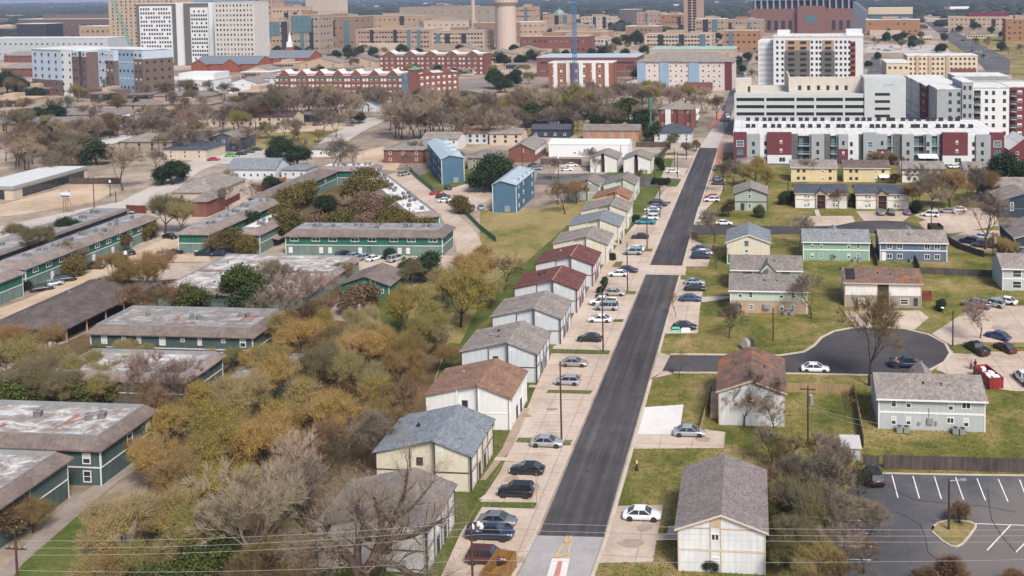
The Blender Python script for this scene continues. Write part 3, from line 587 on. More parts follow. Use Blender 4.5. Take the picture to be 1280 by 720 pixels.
m = MB(); gable_roof(m, -.2, b.w+.2, -.2, 12.2, 5.12, 1.15); b.part('roof', m, m_plain('white_metal_roof', (.86, .86, .86), .5, var=.03))
b.part('sliding_door', MB().box(b.w*.57, -.07, 0, b.w*.72, -.004, 4.4), W_OFFW); b.win('F', b.w*.33, 1.6, 1.0, .8, 'dark'); b.mark()

# ---------------------------------------------------------------- houses on the right of the road
def fourplex(label, lm, a, w, d, he, rise, roof, wall, low=None, trim=WHITE, axis='x', wins=(), acs=(), name='duplex', belt=True, porch=True, rf=.5, ang=GRID):
    b = Bld(name, label, 'house', fr_left(a, w, ang), lm); b.d = d
    m = MB(); gable_wall(m, 0, w, 0, d, -.2 if low is None else 2.5, he, rise, axis, rf); b.part('wall', m, wall)
    if low is not None: b.part('lower_wall', MB().box(.05, .05, -.2, w-.05, d-.05, 2.497), low)
    r = MB(); k = .35; o = .4*rise/(d*rf if axis == 'x' else w*rf)
    if axis == 'x': gable_roof(r, -k, w+k, -.4, d+.4, he-o+.12, rise+o, 'x', rf)
    else: gable_roof(r, -.4, w+.4, -k, d+k, he-o+.12, rise+o, 'y', rf)
    ro = b.part('roof', r, roof)
    t = MB()
    for x in (-.03, w-.13): t.box(x, -.06, -.1, x+.16, -.003, he-.15)
    t.box(w+.003, -.03, -.1, w+.05, .14, he-.15); t.box(-.05, -.03, -.1, -.003, .14, he-.15)
    if belt: t.box(.14, -.05, 2.45, w-.14, -.003, 2.72)
    if axis == 'x': t.box(-k, -.5, he-o-.12, w+k, -.405, he-o+.12)
    else:
        xr = w*rf
        for xa, za, xb, zb in ((-.4, he-o-.05, xr, he+rise-.05), (xr, he+rise-.05, w+.4, he-o-.05)):
            t.hull([(xa, -k-.05, za-.12), (xb, -k-.05, zb-.12), (xb, -k-.05, zb+.1), (xa, -k-.05, za+.1)], [(xa, -k-.004, za-.12), (xb, -k-.004, zb-.12), (xb, -k-.004, zb+.1), (xa, -k-.004, za+.1)])
    b.part('trim', t, trim)
    if axis == 'x' and porch:
        p = MB(); gable_roof(p, w*.5-1.7, w*.5+1.7, d*.55, d+1.6, he+.2, 1.5, 'y'); b.part('entry_gable', p, roof)
        p = MB(); gable_wall(p, w*.5-1.4, w*.5+1.4, d+.01, d+1.3, -.1, he+.2, 1.3, 'y'); b.part('entry_wall', p, wall)
    for x in wins: b.win(*x)
    for x, y in acs: link('air_conditioner', ac_mesh(), b.o, (x, y, 0))
    roof_pipe(b, ro, [(w*.45, d*.3, he+rise*.6), (w*.62, d*.28, he+rise*.55)] if axis == 'x' else [(w*.7, d*.5, he+rise*.6)])
    b.mark(); return b
# nearest house at the bottom: gable to the viewer, tan boards
b = fourplex('white gable-end house with tan boards and speckled roof, nearest on the right', 'nearest speckled-roof house', (848, 713.5), 9.7, 13.2, 5.1, 1.75, SH_SPK, m_wall('plain_white_board', (.70, .715, .73), .14, lines=.5, vert=True), axis='y', trim=m_wall('pale_tan_board', (.60, .525, .44), .1), belt=True, name='gabled_house',
    wins=[('F', 4.15, 4.1, .95, .85, 'slider'), ('F', 4.15, 1.4, .95, .85, 'blind'), ('R', 3, 3.9, 1, 1.2, 'dark'), ('R', 3, 1.4, 1, 1.2, 'dark'), ('R', 9, 3.9, 1, 1.2, 'dark')])
t = MB().box(3.55, -.045, 0, 3.69, -.003, 6.2).box(4.68, -.045, 0, 4.82, -.003, 6.5).box(.14, -.05, 5.0, 3.54, -.003, 5.12).box(4.83, -.05, 5.0, 9.5, -.003, 5.12); b.part('board', t, W_TAN)
b.part('gable_panel', MB().box(3.7, -.035, 5.15, 4.67, -.003, 6.35), W_TAN)
b = fourplex('white gable-end house with rusty brown roof beside the side street', 'rusty-roofed house', (898.5, 531), 9.8, 12.8, 5.3, 1.7, SH_RUST, W_WHITE, axis='y', trim=W_TAN, belt=False, name='gabled_house',
    wins=[('F', 4.6, 3.9, 1, 1.1, 'dark'), ('R', 4, 3.9, 1, 1.2, 'dark'), ('L', 4, 1.4, 1, 1.2, 'dark')])
b.part('side_stair', MB().box(-1.4, 2, 0, -.2, 7, .6).box(-1.4, 3.4, .6, -.2, 7, 1.3).box(-1.4, 4.8, 1.3, -.2, 7, 2.1), W_TAN)
b = fourplex('pale grey two-storey duplex with white belt in front of the cul-de-sac', 'pale grey duplex', (1098, 536), 15.3, 8.6, 4.8, 1.9, SH_TAN, W_GREY, axis='x', acs=[(2.9, -.9), (3.9, -.9), (10.9, -.8), (11.9, -.9)],
    wins=[('F', 2.2, 4.0, .8, 1.3, 'dark'), ('F', 4.35, 3.95, .75, 1.3, 'half'), ('F', 10.4, 3.75, .8, 1.3, 'half'), ('F', 12.6, 3.95, 1.35, 1.15, 'slider'), ('F', 2.2, 1.35, .75, 1.25, 'half'), ('F', 4.35, 1.35, .75, 1.25, 'half'), ('F', 10.35, 1.6, 1.1, .95, 'slider'), ('F', 12.6, 1.35, .8, 1.3, 'half')])
b.part('meter_box', MB().box(7.0, -.25, 1.0, 7.9, -.003, 1.9).box(5.7, -.2, .9, 6.1, -.003, 1.3).box(7.25, -.09, 1.91, 7.32, -.003, 3.4).box(8.2, -.2, .9, 8.5, -.003, 1.5), METAL)
W4 = [('F', x, z, .85, 1.15, s) for x, z, s in ((2.0, 3.7, 'half'), (4.1, 3.7, 'dark'), (10.2, 3.7, 'half'), (12.6, 3.7, 'dark'), (2.0, 1.2, 'dark'), (4.2, 1.2, 'blue'), (10.3, 1.2, 'half'), (12.5, 1.2, 'blue'))]
b = fourplex('pale green duplex over a brown brick ground floor', 'pale green brick-based duplex', (913, 390.5), 15.3, 8.4, 4.7, 1.9, SH_GREY, W_PGREEN, BRICKT, axis='x', wins=W4, acs=[(11.0, -.9), (12.2, -.9)], belt=False)
b.part('wall_unit', MB().box(6.6, -.5, 1.0, 7.9, -.06, 1.9), METAL)
b = fourplex('pale green duplex with small front gable, close behind its twin', 'pale green gabled duplex', (914.5, 363), 15.0, 8.4, 4.7, 1.9, SH_GREY, W_PGREEN, BRICKT, axis='x', wins=[('F', 3.4, 3.9, 2.2, 1.1, 'dark'), ('F', 11.6, 3.9, 2.2, 1.1, 'dark')], belt=False, porch=False)
g = MB(); gable_roof(g, 6.0, 9.6, -1.2, 4.4, 4.6, 1.9, 'y'); b.part('front_gable', g, SH_GREY)
g = MB(); gable_wall(g, 6.3, 9.3, -.9, .0, -.1, 4.6, 1.6, 'y'); b.part('porch_wall', g, W_PGREEN)
b = fourplex('white and tan fourplex with dark central stair opening and patched brown roof', 'patched brown-roofed fourplex', (1056, 383.5), 15.3, 8.6, 5.2, 1.7, SH_RUST, W_OFFW, W_TANL, axis='x', trim=W_TAN, porch=False, belt=False,
    wins=[('F', 3.5, 3.9, 1.7, 1.2, 'blind'), ('F', 11.9, 3.9, 1.7, 1.2, 'blind'), ('F', 3.5, 1.3, 1.7, 1.2, 'blind'), ('F', 11.9, 1.3, 1.7, 1.2, 'dark'), ('F', 14.2, 1.3, .8, 1.6, 'plain')])
b.part('stair_opening', MB().box(6.6, -.1, .02, 8.8, .045, 5.0), m_plain('dark_opening', (.035, .022, .02), .9))
b.part('stair_flight', MB().box(6.9, -.9, .3, 8.5, -.11, .5).box(6.9, -.6, .9, 8.5, -.11, 1.05).box(6.9, -.4, 1.5, 8.5, -.11, 1.65).box(6.62, -.3, 2.5, 8.78, -.11, 2.7), m_wall('stair_brown', (.14, .08, .06), .2))
b.part('roof_patch', MB().slab([(.4, .5, 5.72), (2.2, .5, 5.72), (2.2, 3.6, 6.94), (.4, 3.6, 6.94)], .1), m_roof('black_felt', (.03, .032, .038), .1))
W6 = lambda a, z=(3.55, 1.15): [('F', x, zz, .75, 1.15, s) for x, zz, s in ((2.2, z[0], 'half'), (4.3, z[0], 'half'), (10.8, z[0], 'half'), (13.0, z[0], a), (2.2, z[1], 'half'), (4.3, z[1], 'blue'), (10.8, z[1], 'half'), (13.0, z[1], 'blue'))]
b = fourplex('mint green duplex with white belt and grey roof', 'mint green duplex', (1004, 325), 15.6, 8.4, 4.6, 1.9, m_roof('pale_slate_shingle', (.22, .235, .245), .12), W_MINT, axis='x', wins=W6('dark'), acs=[(12.1, -.9), (13.2, -.9)])
b.part('satellite_dish', MB().tube((7.4, -.2, 1.3), (7.6, -.8, 1.5), .55, .1, 10).box(6.6, -.3, .5, 7.1, -.003, 1.5), METAL)
b = fourplex('slate blue duplex with white windows beside the mint one', 'slate blue duplex', (1100, 326), 15.6, 8.4, 4.6, 1.9, SH_TAN, W_BLUE, axis='x', wins=[('F', x, z, 1.35, 1.25, 'slider') for x in (2.2, 4.6, 11.0, 13.3) for z in (3.6, 1.15)], acs=[(7.2, -.8)])
b.door('F', .85, WHITE)
b = fourplex('pale grey house with stacked white windows cut by the picture edge', 'pale grey edge house', (1253, 363), 15.0, 9, 4.9, 1.9, SH_TAN, W_GREY, axis='x', wins=[('F', 3.0, 3.7, 1.9, 1.6, 'dark'), ('F', 3.0, 1.3, 1.9, 1.6, 'dark'), ('F', 7, 3.7, 1, 1.3, 'half')])
def entry_house(label, lm, a, acs=()):
    b = fourplex(label, lm, a, 15.2, 9, 4.6, 1.7, SH_SLATE, W_OFFW, axis='x', trim=W_TAN, porch=False, name='fourplex',
        wins=[('F', x, z, .8, 1.1, s) for x, z, s in ((3.0, 3.7, 'blue'), (3.9, 3.7, 'half'), (3.0, 1.1, 'half'), (3.9, 1.1, 'blue'), (11.3, 3.7, 'half'), (12.2, 3.7, 'blue'), (11.3, 1.1, 'blue'), (12.2, 1.1, 'half'))])
    g = MB(); gable_roof(g, 5.7, 9.5, -.9, 4.2, 4.5, 1.25, 'y'); b.part('entry_roof', g, SH_SLATE)
    g = MB(); gable_wall(g, 6.1, 9.1, -.5, 1, 4.05, 4.5, 1.0, 'y'); b.part('entry_gable', g, W_TAN)
    b.part('entry_post', MB().box(6.1, -.5, 0, 6.4, -.1, 4.04), W_TAN); b.part('entry_post', MB().box(8.8, -.5, 0, 9.1, -.1, 4.04), W_TAN)
    b.part('stair_opening', MB().box(6.5, -.06, .02, 8.7, -.004, 4.0), MATS['dark_opening'])
    b.part('stair_flight', MB().box(6.6, -.45, 2.2, 8.6, -.1, 2.4).box(6.6, -.45, .9, 7.6, -.1, 1.0), MATS['stair_brown'])
    b.part('window_panel', MB().box(2.6, -.03, 2.0, 4.3, -.003, 2.44).box(10.9, -.03, 2.0, 12.6, -.003, 2.44), W_TAN)
entry_house('white fourplex with tan entry gable and slate roof, left of its twin', 'left slate-roofed fourplex', (994, 260))
entry_house('white fourplex with tan entry gable and slate roof facing three parked cars', 'right slate-roofed fourplex', (1070, 261))
b = fourplex('cream gable-end house with blue-grey roof behind the pale green duplexes', 'cream gable-end house', (909, 330), 10, 11, 5.4, 1.8, SH_BLUE, W_CREAM, axis='y', trim=W_OFFW, belt=False, name='gabled_house', wins=[('F', 4.6, 5.0, .9, 1.2, 'teal'), ('F', 4.6, 3.2, .9, .8, 'dark'), ('F', 4.6, 1.8, .9, 1.2, 'teal')])
b.part('corner_panel', MB().box(.2, -.05, .3, .7, -.004, 2.4), m_wall('green_board', (.08, .2, .12)))
b = fourplex('grey-green gable-end house with tan roof and dark door', 'grey-green gable house', (918, 263), 9.6, 11, 5.0, 1.7, SH_TAN, W_GREYG, axis='y', trim=DARK, name='gabled_house', wins=[('F', 4.5, 4.2, .9, 1.3, 'dark'), ('F', 4.5, 1.4, .9, 1.3, 'dark'), ('F', 4.5, 5.8, .5, .5, 'plain')])
b.door('F', 2.4, DARK, 1.1)
W8 = [('F', x, z, .95, 1.0, s) for x, z, s in ((2.4, 3.7, 'plain'), (4.3, 3.7, 'plain'), (10.6, 3.7, 'half'), (13.0, 3.7, 'plain'), (2.4, 1.2, 'plain'), (4.3, 1.2, 'plain'), (10.6, 1.2, 'half'), (13.0, 1.2, 'plain'))]
fourplex('yellow duplex with brown roof behind a bare tree', 'brown-roofed yellow duplex', (989, 227), 15.2, 8.5, 4.9, 1.8, SH_TAN, W_YELLOW, axis='x', trim=W_CREAM, wins=W8, porch=False, belt=False)
b = fourplex('yellow duplex with dark roof and white awning', 'dark-roofed yellow duplex', (1054.5, 227.5), 15.2, 8.5, 4.9, 1.8, SH_DARK, W_YELLOW, axis='x', trim=W_CREAM, wins=W8, porch=False, belt=False)
b.part('awning', MB().slab([(11.6, -2.2, 2.0), (15.0, -2.2, 2.0), (15.0, -.01, 2.5), (11.6, -.01, 2.5)], .08), WHITE)
fourplex('white duplex with dark belt and tan roof left of the parked car', 'white dark-belted duplex', (1127, 228), 14.0, 8.5, 4.6, 1.8, SH_TAN, W_OFFW, axis='x', trim=DARK, wins=W8[:6], porch=False)
fourplex('white duplex with tan roof partly hidden by the dark green tree', 'white tree-hidden duplex', (1206, 228), 14.0, 8.5, 4.4, 1.8, SH_TAN, W_OFFW, axis='x', trim=W_TAN, wins=W8[:5], porch=False)
b = fourplex('dark navy house with brown gable roof at the picture edge', 'navy gable house', (1250, 272), 14, 12, 4.9, 2.2, SH_TAN, W_NAVY, axis='y', trim=W_STEEL, name='gabled_house', wins=[('F', 3.2, 3.2, 1.0, 2.4, 'blue'), ('F', 9, 3.2, 1.0, 2.4, 'blue')])
fourplex('long dark house with broad brown roof behind the navy gable', 'long brown-roofed house', (1230, 252), 24, 10, 4.6, 1.9, SH_TAN, W_NAVY, axis='x', trim=W_NAVY, porch=False)
fourplex('dark grey house with brown roof below the navy gable', 'dark grey edge house', (1268, 322), 14, 14, 4.8, 2.0, SH_GREY, W_NAVY, axis='y', trim=W_GREY, name='gabled_house')
# ---------------------------------------------------------------- the green apartment complex on the left: flat roofs behind sloping shingle skirts
SKIRT = m_roof('skirt_shingle', (.185, .15, .135), .25, spk=.2); SKIRT2 = m_roof('weathered_skirt_shingle', (.235, .195, .18), .25, spk=.2)
def ru_mesh():
    if 'ru' not in WIN: WIN['ru'] = MB().box(-.4, -.4, 0, .4, .4, .75).box(-.44, -.44, .751, .44, .44, .83, 1).tube((0, 0, .831), (0, 0, .86), .3, .3, 10).mesh('roof_unit', [m_plain('dark_unit', (.13, .13, .14), .6, var=.3), METAL])
    return WIN['ru']
def skirt_roof(b, w, d, h, over=.6, inset=.9, rise=1.3, drop=.55, mat=None, memb=None, acs=0, rim=METAL):
    o = over; m = MB()
    A = [(-o, -o, h), (w+o, -o, h), (w+o, d+o, h), (-o, d+o, h)]
    i = inset-o; B = [(i, i, h+rise), (w-i, i, h+rise), (w-i, d-i, h+rise), (i, d-i, h+rise)]
    for k in range(4): m.poly([A[k], A[(k+1) % 4], B[(k+1) % 4], B[k]])
    m.box(-o+.02, -o+.02, h-.18, w+o-.02, d+o-.02, h-.004)
    ro = b.part('roof', m, mat or SKIRT)
    z = h+rise; e = i+.22
    m = MB().poly([(e, e, z-drop), (w-e, e, z-drop), (w-e, d-e, z-drop), (e, d-e, z-drop)])
    b.part('roof_membrane', m, memb or MEMB, ro)
    m = MB()
    for q in ((i, i, w-i, e), (i, d-e, w-i, d-i), (i, e, e, d-e), (w-e, e, w-i, d-e)): m.box(q[0], q[1], z-drop-.05, q[2], q[3], z+.06)
    b.part('parapet', m, rim, ro)
    r = random.Random(int(w*97+d*13))
    for k in range(acs):
        along = w >= d; t = (k+.5+r.uniform(-.2, .2))/acs
        x, y = (e+1+(w-2*e-2)*t, d*r.uniform(.35, .65)) if along else (w*r.uniform(.35, .65), e+1+(d-2*e-2)*t)
        for dx in (0, 1.5)[:r.choice((1, 2, 2))]:
            link('roof_unit', ru_mesh(), b.o, (x+dx, y+r.uniform(-.5, .5), z-drop), r.uniform(0, 1), r.uniform(.9, 1.2))
    return ro
def complex_block(label, lm, fr, d, h=4.9, upper=W_TEALU, lower=W_TEALL, acs=4, two=True, **k):
    b = Bld('apartment_block', label, 'apartment block', fr, lm, 'green apartment blocks with shingle skirts'); b.d = d; w = fr.w
    if two:
        b.part('upper_wall', MB().box(0, 0, 2.55, w, d, h), upper); b.part('lower_wall', MB().box(.04, .04, -.2, w-.04, d-.04, 2.547), lower)
        t = MB().box(-.05, -.06, 2.45, w+.05, -.003, 2.62).box(w+.003, 0, 2.45, w+.06, d, 2.62).box(-.06, 0, 2.45, -.003, d, 2.62)
        for x in (-.05, w-.12): t.box(x, -.07, 0, x+.17, -.003, 2.44).box(x, -.07, 2.63, x+.17, -.003, h-.19)
        t.box(w+.003, -.06, 2.63, w+.06, .12, h-.19).box(w+.003, d-.12, 0, w+.06, d, 2.44).box(w+.003, d-.12, 2.63, w+.06, d, h-.19)
        b.part('trim', t, W_OFFW)
    else: b.part('wall', MB().box(0, 0, -.2, w, d, h), upper)
    skirt_roof(b, w, d, h, acs=acs, **k); b.mark(); return b
def back_right(p, w, d, z=0, ang=GRID):
    """frame found from the back right corner"""
    P_ = G(*p, z); q = Frame((P_.x, P_.y), ang, w).at(-w, -d); return Frame(q, ang, w)

f = fr_ab((113, 416), (322, 416.5), 5.0, ang=GRID)
b = complex_block('long green block with rust-stained flat roof behind the yellow trees', 'rust-roofed green block', f, 11.5, 5.0, W_TEALB, W_TEALB, 3, inset=1.3, rise=1.35)
for k, x in enumerate((2.6, 6.3, 9.2, 13.6, 17.4, 20.6, 25, 28.6)):
    if k not in (1, 4, 6): b.win('F', x, 3.85, 1.15, 1.6, ('blind', 'half', 'tan')[k % 3])
    else: b.win('F', x, 4.1, .8, .7, 'half')
    b.win('F', x, 1.4, 1.1, 1.4, 'dark')
f0 = fr_right((127.4, 608), 34); b = complex_block('flat-roofed green block with white-patched roof and stacked windows at its corner', 'white-patched green block', f0, 11.3, 5.1, W_TEALB, W_TEALB, 4, memb=m_flat('patched_membrane', (.27, .24, .22), (.54, .53, .52), (.24, .085, .045), .3, .48, .6), inset=1.4, rise=1.4)
b.win('F', f0.w-2.0, 3.75, 1.15, 1.5, 'half'); b.win('F', f0.w-2.0, 1.3, 1.15, 1.6, 'dark'); b.win('R', 6, 3.7, 1.1, 1.5, 'dark'); b.win('R', 10, 3.7, 1.1, 1.5, 'blind')
f0 = back_right((86.5, 622), 24, 18); b = complex_block('blue-green block with pale roof at the lower left picture edge', 'corner green block', f0, 18, 5.1, W_TEALB, W_TEALB, 3, memb=MATS['patched_membrane'], inset=1.4, rise=1.4)
b.part('downpipe', MB().box(b.w+.004, 11.3, 0, b.w+.12, 11.45, 4.8).box(b.w+.004, 8.6, 0, b.w+.12, 8.72, 4.8), METAL); b.part('meter_box', MB().box(b.w+.004, 9.4, .7, b.w+.35, 10.1, 1.6), METAL)
f0 = fr_right((33, 363), 8.4); dd = (G(205, 295.5)-G(33, 363)).length
b = complex_block('long green two-tone block with white window frames beside the dirt car park', 'long two-tone block', f0, dd, 4.9, acs=9, inset=2.2, rise=1.4, drop=.15, mat=SKIRT2, memb=MEMBG)
for k in range(11): b.win('R', 3+k*(dd-6)/10, 3.75, 1.7, 1.0, 'slider'); 
for k in range(6): b.door('R', 8+k*(dd-12)/5, W_OFFW, 1.0, 1.9)
f0 = back_right((29.5, 369), 9, 24); b = complex_block('green two-tone block end beside a round shrub at the left picture edge', 'left-edge green block', f0, 24, 4.9, acs=2, inset=2.0, rise=1.4, drop=.15, mat=SKIRT2, memb=MEMBG)
f0 = back_right((158.5, 262), 10.5, 66, 3.1); b = complex_block('long low dark-roofed block behind the long two-tone block', 'low dark-roofed block', f0, 66, 3.0, W_NAVY, acs=9, two=False, inset=.8, rise=.5, drop=.1, mat=SKIRT, memb=MEMBG)
f0 = fr_right((262, 316.7), 8.2); b = complex_block('green block with deep green upper wall facing the white flat roof', 'deep green end block', f0, 37, 4.9, acs=5, inset=2.2, rise=1.4, drop=.15, mat=SKIRT2, memb=MEMBG)
b.part('wall_light', MB().box(4.4, -.15, .5, 5.1, -.003, .7), W_OFFW); b.door('F', 1.6, W_TEALL, .9, 1.6); b.door('F', 7, W_TEALL, .9, 1.6)
f0 = fr_right((325.5, 317), 6.5); b = complex_block('narrow grey-green block with small entrance canopy', 'narrow grey-green block', f0, 17, 4.9, W_TEALL, W_TEALL, 3, inset=1.9, rise=1.4, drop=.15, mat=SKIRT2, memb=MEMBW)
b.part('canopy', MB().slab([(6.53, 6, 2.4), (8.3, 6, 2.1), (8.3, 9, 2.1), (6.53, 9, 2.4)], .2), SKIRT2); b.door('R', 7.4, DARK, 1.1)
f = fr_ab((357.5, 318.5), (555, 318.8), ang=GRID*.75); b = complex_block('wide green block with eight white windows and cars parked in front', 'wide green block', f, 9.3, 4.8, acs=6, inset=2.0, rise=1.4, drop=.15, mat=SKIRT, memb=MEMBG)
for x in (195, 305, 390, 502, 588, 698, 785, 893): b.win('F', (x/4+320-357.5)/197.5*f.w, 3.95, 2.1, .95, 'slider')
for x in (175, 330, 375, 527, 725, 767): b.door('F', (x/4+320-357.5)/197.5*f.w, W_OFFW, 1.0, 1.5, z=.5)
b.win('F', (572/4+320-357.5)/197.5*f.w, 1.5, .9, 1.2, 'teal')
f0 = fr_right((345.5, 268), 8.5); b = complex_block('long brown-roofed green block behind the clipped courtyard trees', 'courtyard rear block', f0, 42, 4.9, acs=0, inset=4.4, rise=1.7, drop=.02, mat=SKIRT, memb=SKIRT)
for k in range(4): b.win('R', 6+k*9, 3.7, 1.6, 1.1, 'dark')
P0, P1 = G(549.5, 292), G(477, 232); ang = math.atan2(P1.y-P0.y, P1.x-P0.x)-PI/2; dd = (P1-P0).length
f0 = Frame(Frame(P0, ang, 9).at(-9, 0), ang, 9); b = complex_block('long green block with bright white roof full of air units beside the driveway', 'driveway green block', f0, dd, 4.9, acs=13, inset=2.0, rise=1.3, drop=.12, mat=SKIRT2, memb=MEMBW)
f = fr_ab((398, 231), (466, 231.5)); b = complex_block('short green block with white roof closing the courtyard', 'courtyard end block', f, 8, 4.9, acs=4, inset=1.8, rise=1.3, drop=.12, mat=SKIRT2, memb=MEMBW)
f = fr_ab((197, 361), (386, 361.5), 3.6, ang=GRID); b = complex_block('broad single-storey block with white-streaked flat roof in two strips', 'white-streaked flat block', f, 27, 2.7, W_TEALL, acs=2, two=False, inset=1.2, rise=1.0, drop=.25, mat=SKIRT2, memb=m_flat('streaked_membrane', (.30, .265, .25), (.58, .575, .57), None, .3, .47, .62))
b.part('roof_divider', MB().box(.6, 13.0, 3.3, f.w-.6, 13.9, 3.75), SKIRT2)
b = Bld('carport_hall', 'dark hip-roofed hall with weathered brown roof beside the rust-roofed block', 'hall', fr_right((83, 431), 17), 'dark hip-roofed hall'); b.d = 30
b.part('wall', MB().box(2.5, 1.5, -.2, 14.5, 28, 2.75), m_wall('dark_brown_board', (.05, .04, .035), .3))
m = MB(); hip_roof(m, 0, 17, 0, 30, 2.9, 2.9, .2); ro = b.part('roof', m, m_roof('dark_weathered_shingle', (.12, .098, .092), .35, spk=.2))
for k in range(6): b.part('post', MB().box(16.2, 1+k*5.5, -.1, 16.4, 1.2+k*5.5, 2.7), W_TAN)
roof_pipe(b, ro, [(7.4, 14, 5.4), (8, 22, 5.6)]); b.mark()
f0 = fr_right((487, 374), 10.6); b = Bld('green_hall', 'dark green gabled hall with one small white window behind the yellow trees', 'hall', f0, 'dark green hall'); b.d = 9.4
m = MB(); gable_wall(m, 0, 10.6, 0, 9.4, -.2, 3.1, 1.8, 'y'); b.part('wall', m, W_TEALU)
m = MB(); gable_roof(m, -.5, 11.1, -.5, 9.9, 3.0, 2.0, 'y'); b.part('roof', m, SKIRT); b.win('F', 8.9, 1.7, 1.0, 1.0, 'slider'); b.part('trim', MB().box(10.45, -.06, 0, 10.62, -.003, 3.0), W_OFFW); b.mark()
f = fr_ab((60, 466), (238, 466.5), 5.4, ang=GRID); complex_block('flat white-roofed block mostly hidden under the green trees', 'tree-hidden white-roofed block', f, 10.5, 4.6, W_TEALB, W_TEALB, 1, inset=1.2, rise=1.0, memb=MATS['streaked_membrane'], mat=SKIRT2)
f = fr_ab((292, 466), (352, 466.3), 3.4, ang=GRID); complex_block('small pale flat roof among the yellow trees', 'small pale flat roof', f, 9, 2.8, W_TEALL, acs=0, two=False, inset=.8, rise=.6, memb=MEMB, mat=SKIRT2)

# blue town houses with metal roofs
def blue_house(label, lm, fr, d, h, side):
    b = Bld('blue_townhouse', label, 'town house', fr, lm, 'steel blue town houses with pale metal roofs'); b.d = d; w = fr.w
    m = MB(); gable_wall(m, 0, w, 0, d, -.2, h, 1.3, 'y', .35); b.part('wall', m, W_STEEL)
    m = MB(); gable_roof(m, -.3, w+.3, -.4, d+.3, h+.02, 1.35, 'y', .36); ro = b.part('roof', m, METR)
    for k in range(4):
        y = d*(k+.6)/4.4; m = MB().hull([(w*.42, y, h+.7), (w*.95, y, h+.1), (w*.95, y, h+1.2)], [(w*.42, y+d*.11, h+.7), (w*.95, y+d*.11, h+.1), (w*.95, y+d*.11, h+1.2)]); b.part('dormer', m, METR, ro)
    t = MB()
    for x in (-.05, w-.15): t.box(x, -.06, 0, x+.2, -.003, h-.1)
    b.part('trim', t, W_OFFW)
    n = int(d/5)
    for k in range(n):
        for z in (1.6, 4.5, 7.2):
            if (k+int(z)) % 3: b.win(side, d*(k+.5)/n, z, 1.1, 1.2, 'half')
    b.part('meter_box', MB().box(w*.5, -.3, .3, w*.72, -.003, 2.0), METAL); b.mark()
P0, P1 = G(552.5, 230.5), G(535, 206); ang = math.atan2(P1.y-P0.y, P1.x-P0.x)-PI/2
blue_house('steel blue town house row with pale metal roof beside the green fence', 'farther blue town house', Frame(P0, ang, 7.6), (P1-P0).length, 8.6, 'L')
blue_house('steel blue town house row with pale metal roof on the open lawn', 'lawn blue town house', fr_right((646, 266), 7.2), 23, 8.3, 'R')

# ---------------------------------------------------------------- low houses of the middle distance
def low_house(label, lm, x0, x1, yb, d, he, rise, roof, wall, kind='hip', nwin=4, cat='house', name='low_house', group=None, style='dark', ang=None, win2=False):
    f = fr_ab((x0, yb), (x1, yb+.2), ang=ang); b = Bld(name, label, cat, f, lm, group); b.d = d; w = f.w
    m = MB()
    if kind == 'hip': m.box(0, 0, -.3, w, d, he)
    else: gable_wall(m, 0, w, 0, d, -.3, he, rise, 'x' if kind == 'x' else 'y')
    b.part('wall', m, wall); r = MB()
    if kind == 'hip': hip_roof(r, -.5, w+.5, -.5, d+.5, he+.02, rise)
    elif kind == 'flat': r.box(-.3, -.3, he+.004, w+.3, d+.3, he+.4)
    else: gable_roof(r, -.4, w+.4, -.4, d+.4, he, rise+.12, 'x' if kind == 'x' else 'y')
    b.part('roof', r, roof)
    for k in range(nwin):
        u = w*(k+.5)/nwin
        if he > 4: b.win('F', u, he-1.3, 1.1, 1.2, style)
        b.win('F', u, 1.5, 1.1, 1.2, style)
    b.mark(); return b
low_house('red brick house with brown hip roof and white side wall', 'brick brown-roofed house', 480, 529, 204, 22, 5.2, 2.0, SH_TAN, BRICK, nwin=3)
low_house('long pale house with grey-brown roof behind the brick house', 'long pale house', 528, 572, 188, 12, 4.8, 2.0, SH_TAN, W_OFFW, 'x', 5)
low_house('white duplex with reddish brown roof in front of the bare woods', 'reddish-roofed white duplex', 566, 610, 180, 10, 4.8, 1.6, SH_BROWN, W_LBLUE, 'x', 5, style='plain')
low_house('beige duplex with tan roof beside the reddish-roofed one', 'beige duplex', 612, 652, 181, 10, 4.8, 1.6, SH_TAN, W_BEIGE, 'x', 3, style='plain')
low_house('grey house with shallow roof behind the farther blue town house', 'shaded grey house', 585, 616, 212, 12, 4.4, 2.0, SH_GREY, W_TANL, 'hip', 2)
b = low_house('red brick house with tan roof and white boarded side', 'white-sided brick house', 636, 667, 203, 22, 4.8, 2.4, SH_TAN, BRICK, 'y', 0); b.part('side_boards', MB().box(b.w+.003, 3, 2.4, b.w+.06, 21.9, 4.7), W_OFFW)
low_house('dark slate-roofed low house left of the orange house', 'slate-roofed low house', 664, 712, 172, 10, 3.8, 1.6, SH_SLATE, W_NAVY, 'x', 4)
low_house('long orange brick house with brown roof behind the white shed', 'long orange house', 729, 799, 176, 11, 4.6, 1.9, SH_GREY, m_brick('orange_brick', (.36, .20, .12)), 'x', 5)
low_house('pale blue house with slate roof in front of the brick apartment house', 'pale blue house', 818, 864, 178, 12, 4.2, 3.0, SH_SLATE, W_LBLUE, 'hip', 4)
b = low_house('dark red brick apartment house with stepped white balconies', 'brick balcony house', 824, 866, 159, 16, 8.6, 3.0, SH_TAN, BRICKD, 'hip', 4)
for k in range(3):
    b.part('balcony', MB().box(b.w+.1, 2+k*5, 3, b.w+2.2, 5+k*5, 4.1), WHITE); b.part('balcony', MB().box(b.w+.1, 2+k*5, 6, b.w+2.2, 5+k*5, 7.1), WHITE); b.part('bay', MB().box(3+k*6, -.8, 0, 5.6+k*6, -.01, 8.5), W_OFFW if k == 0 else BRICK)
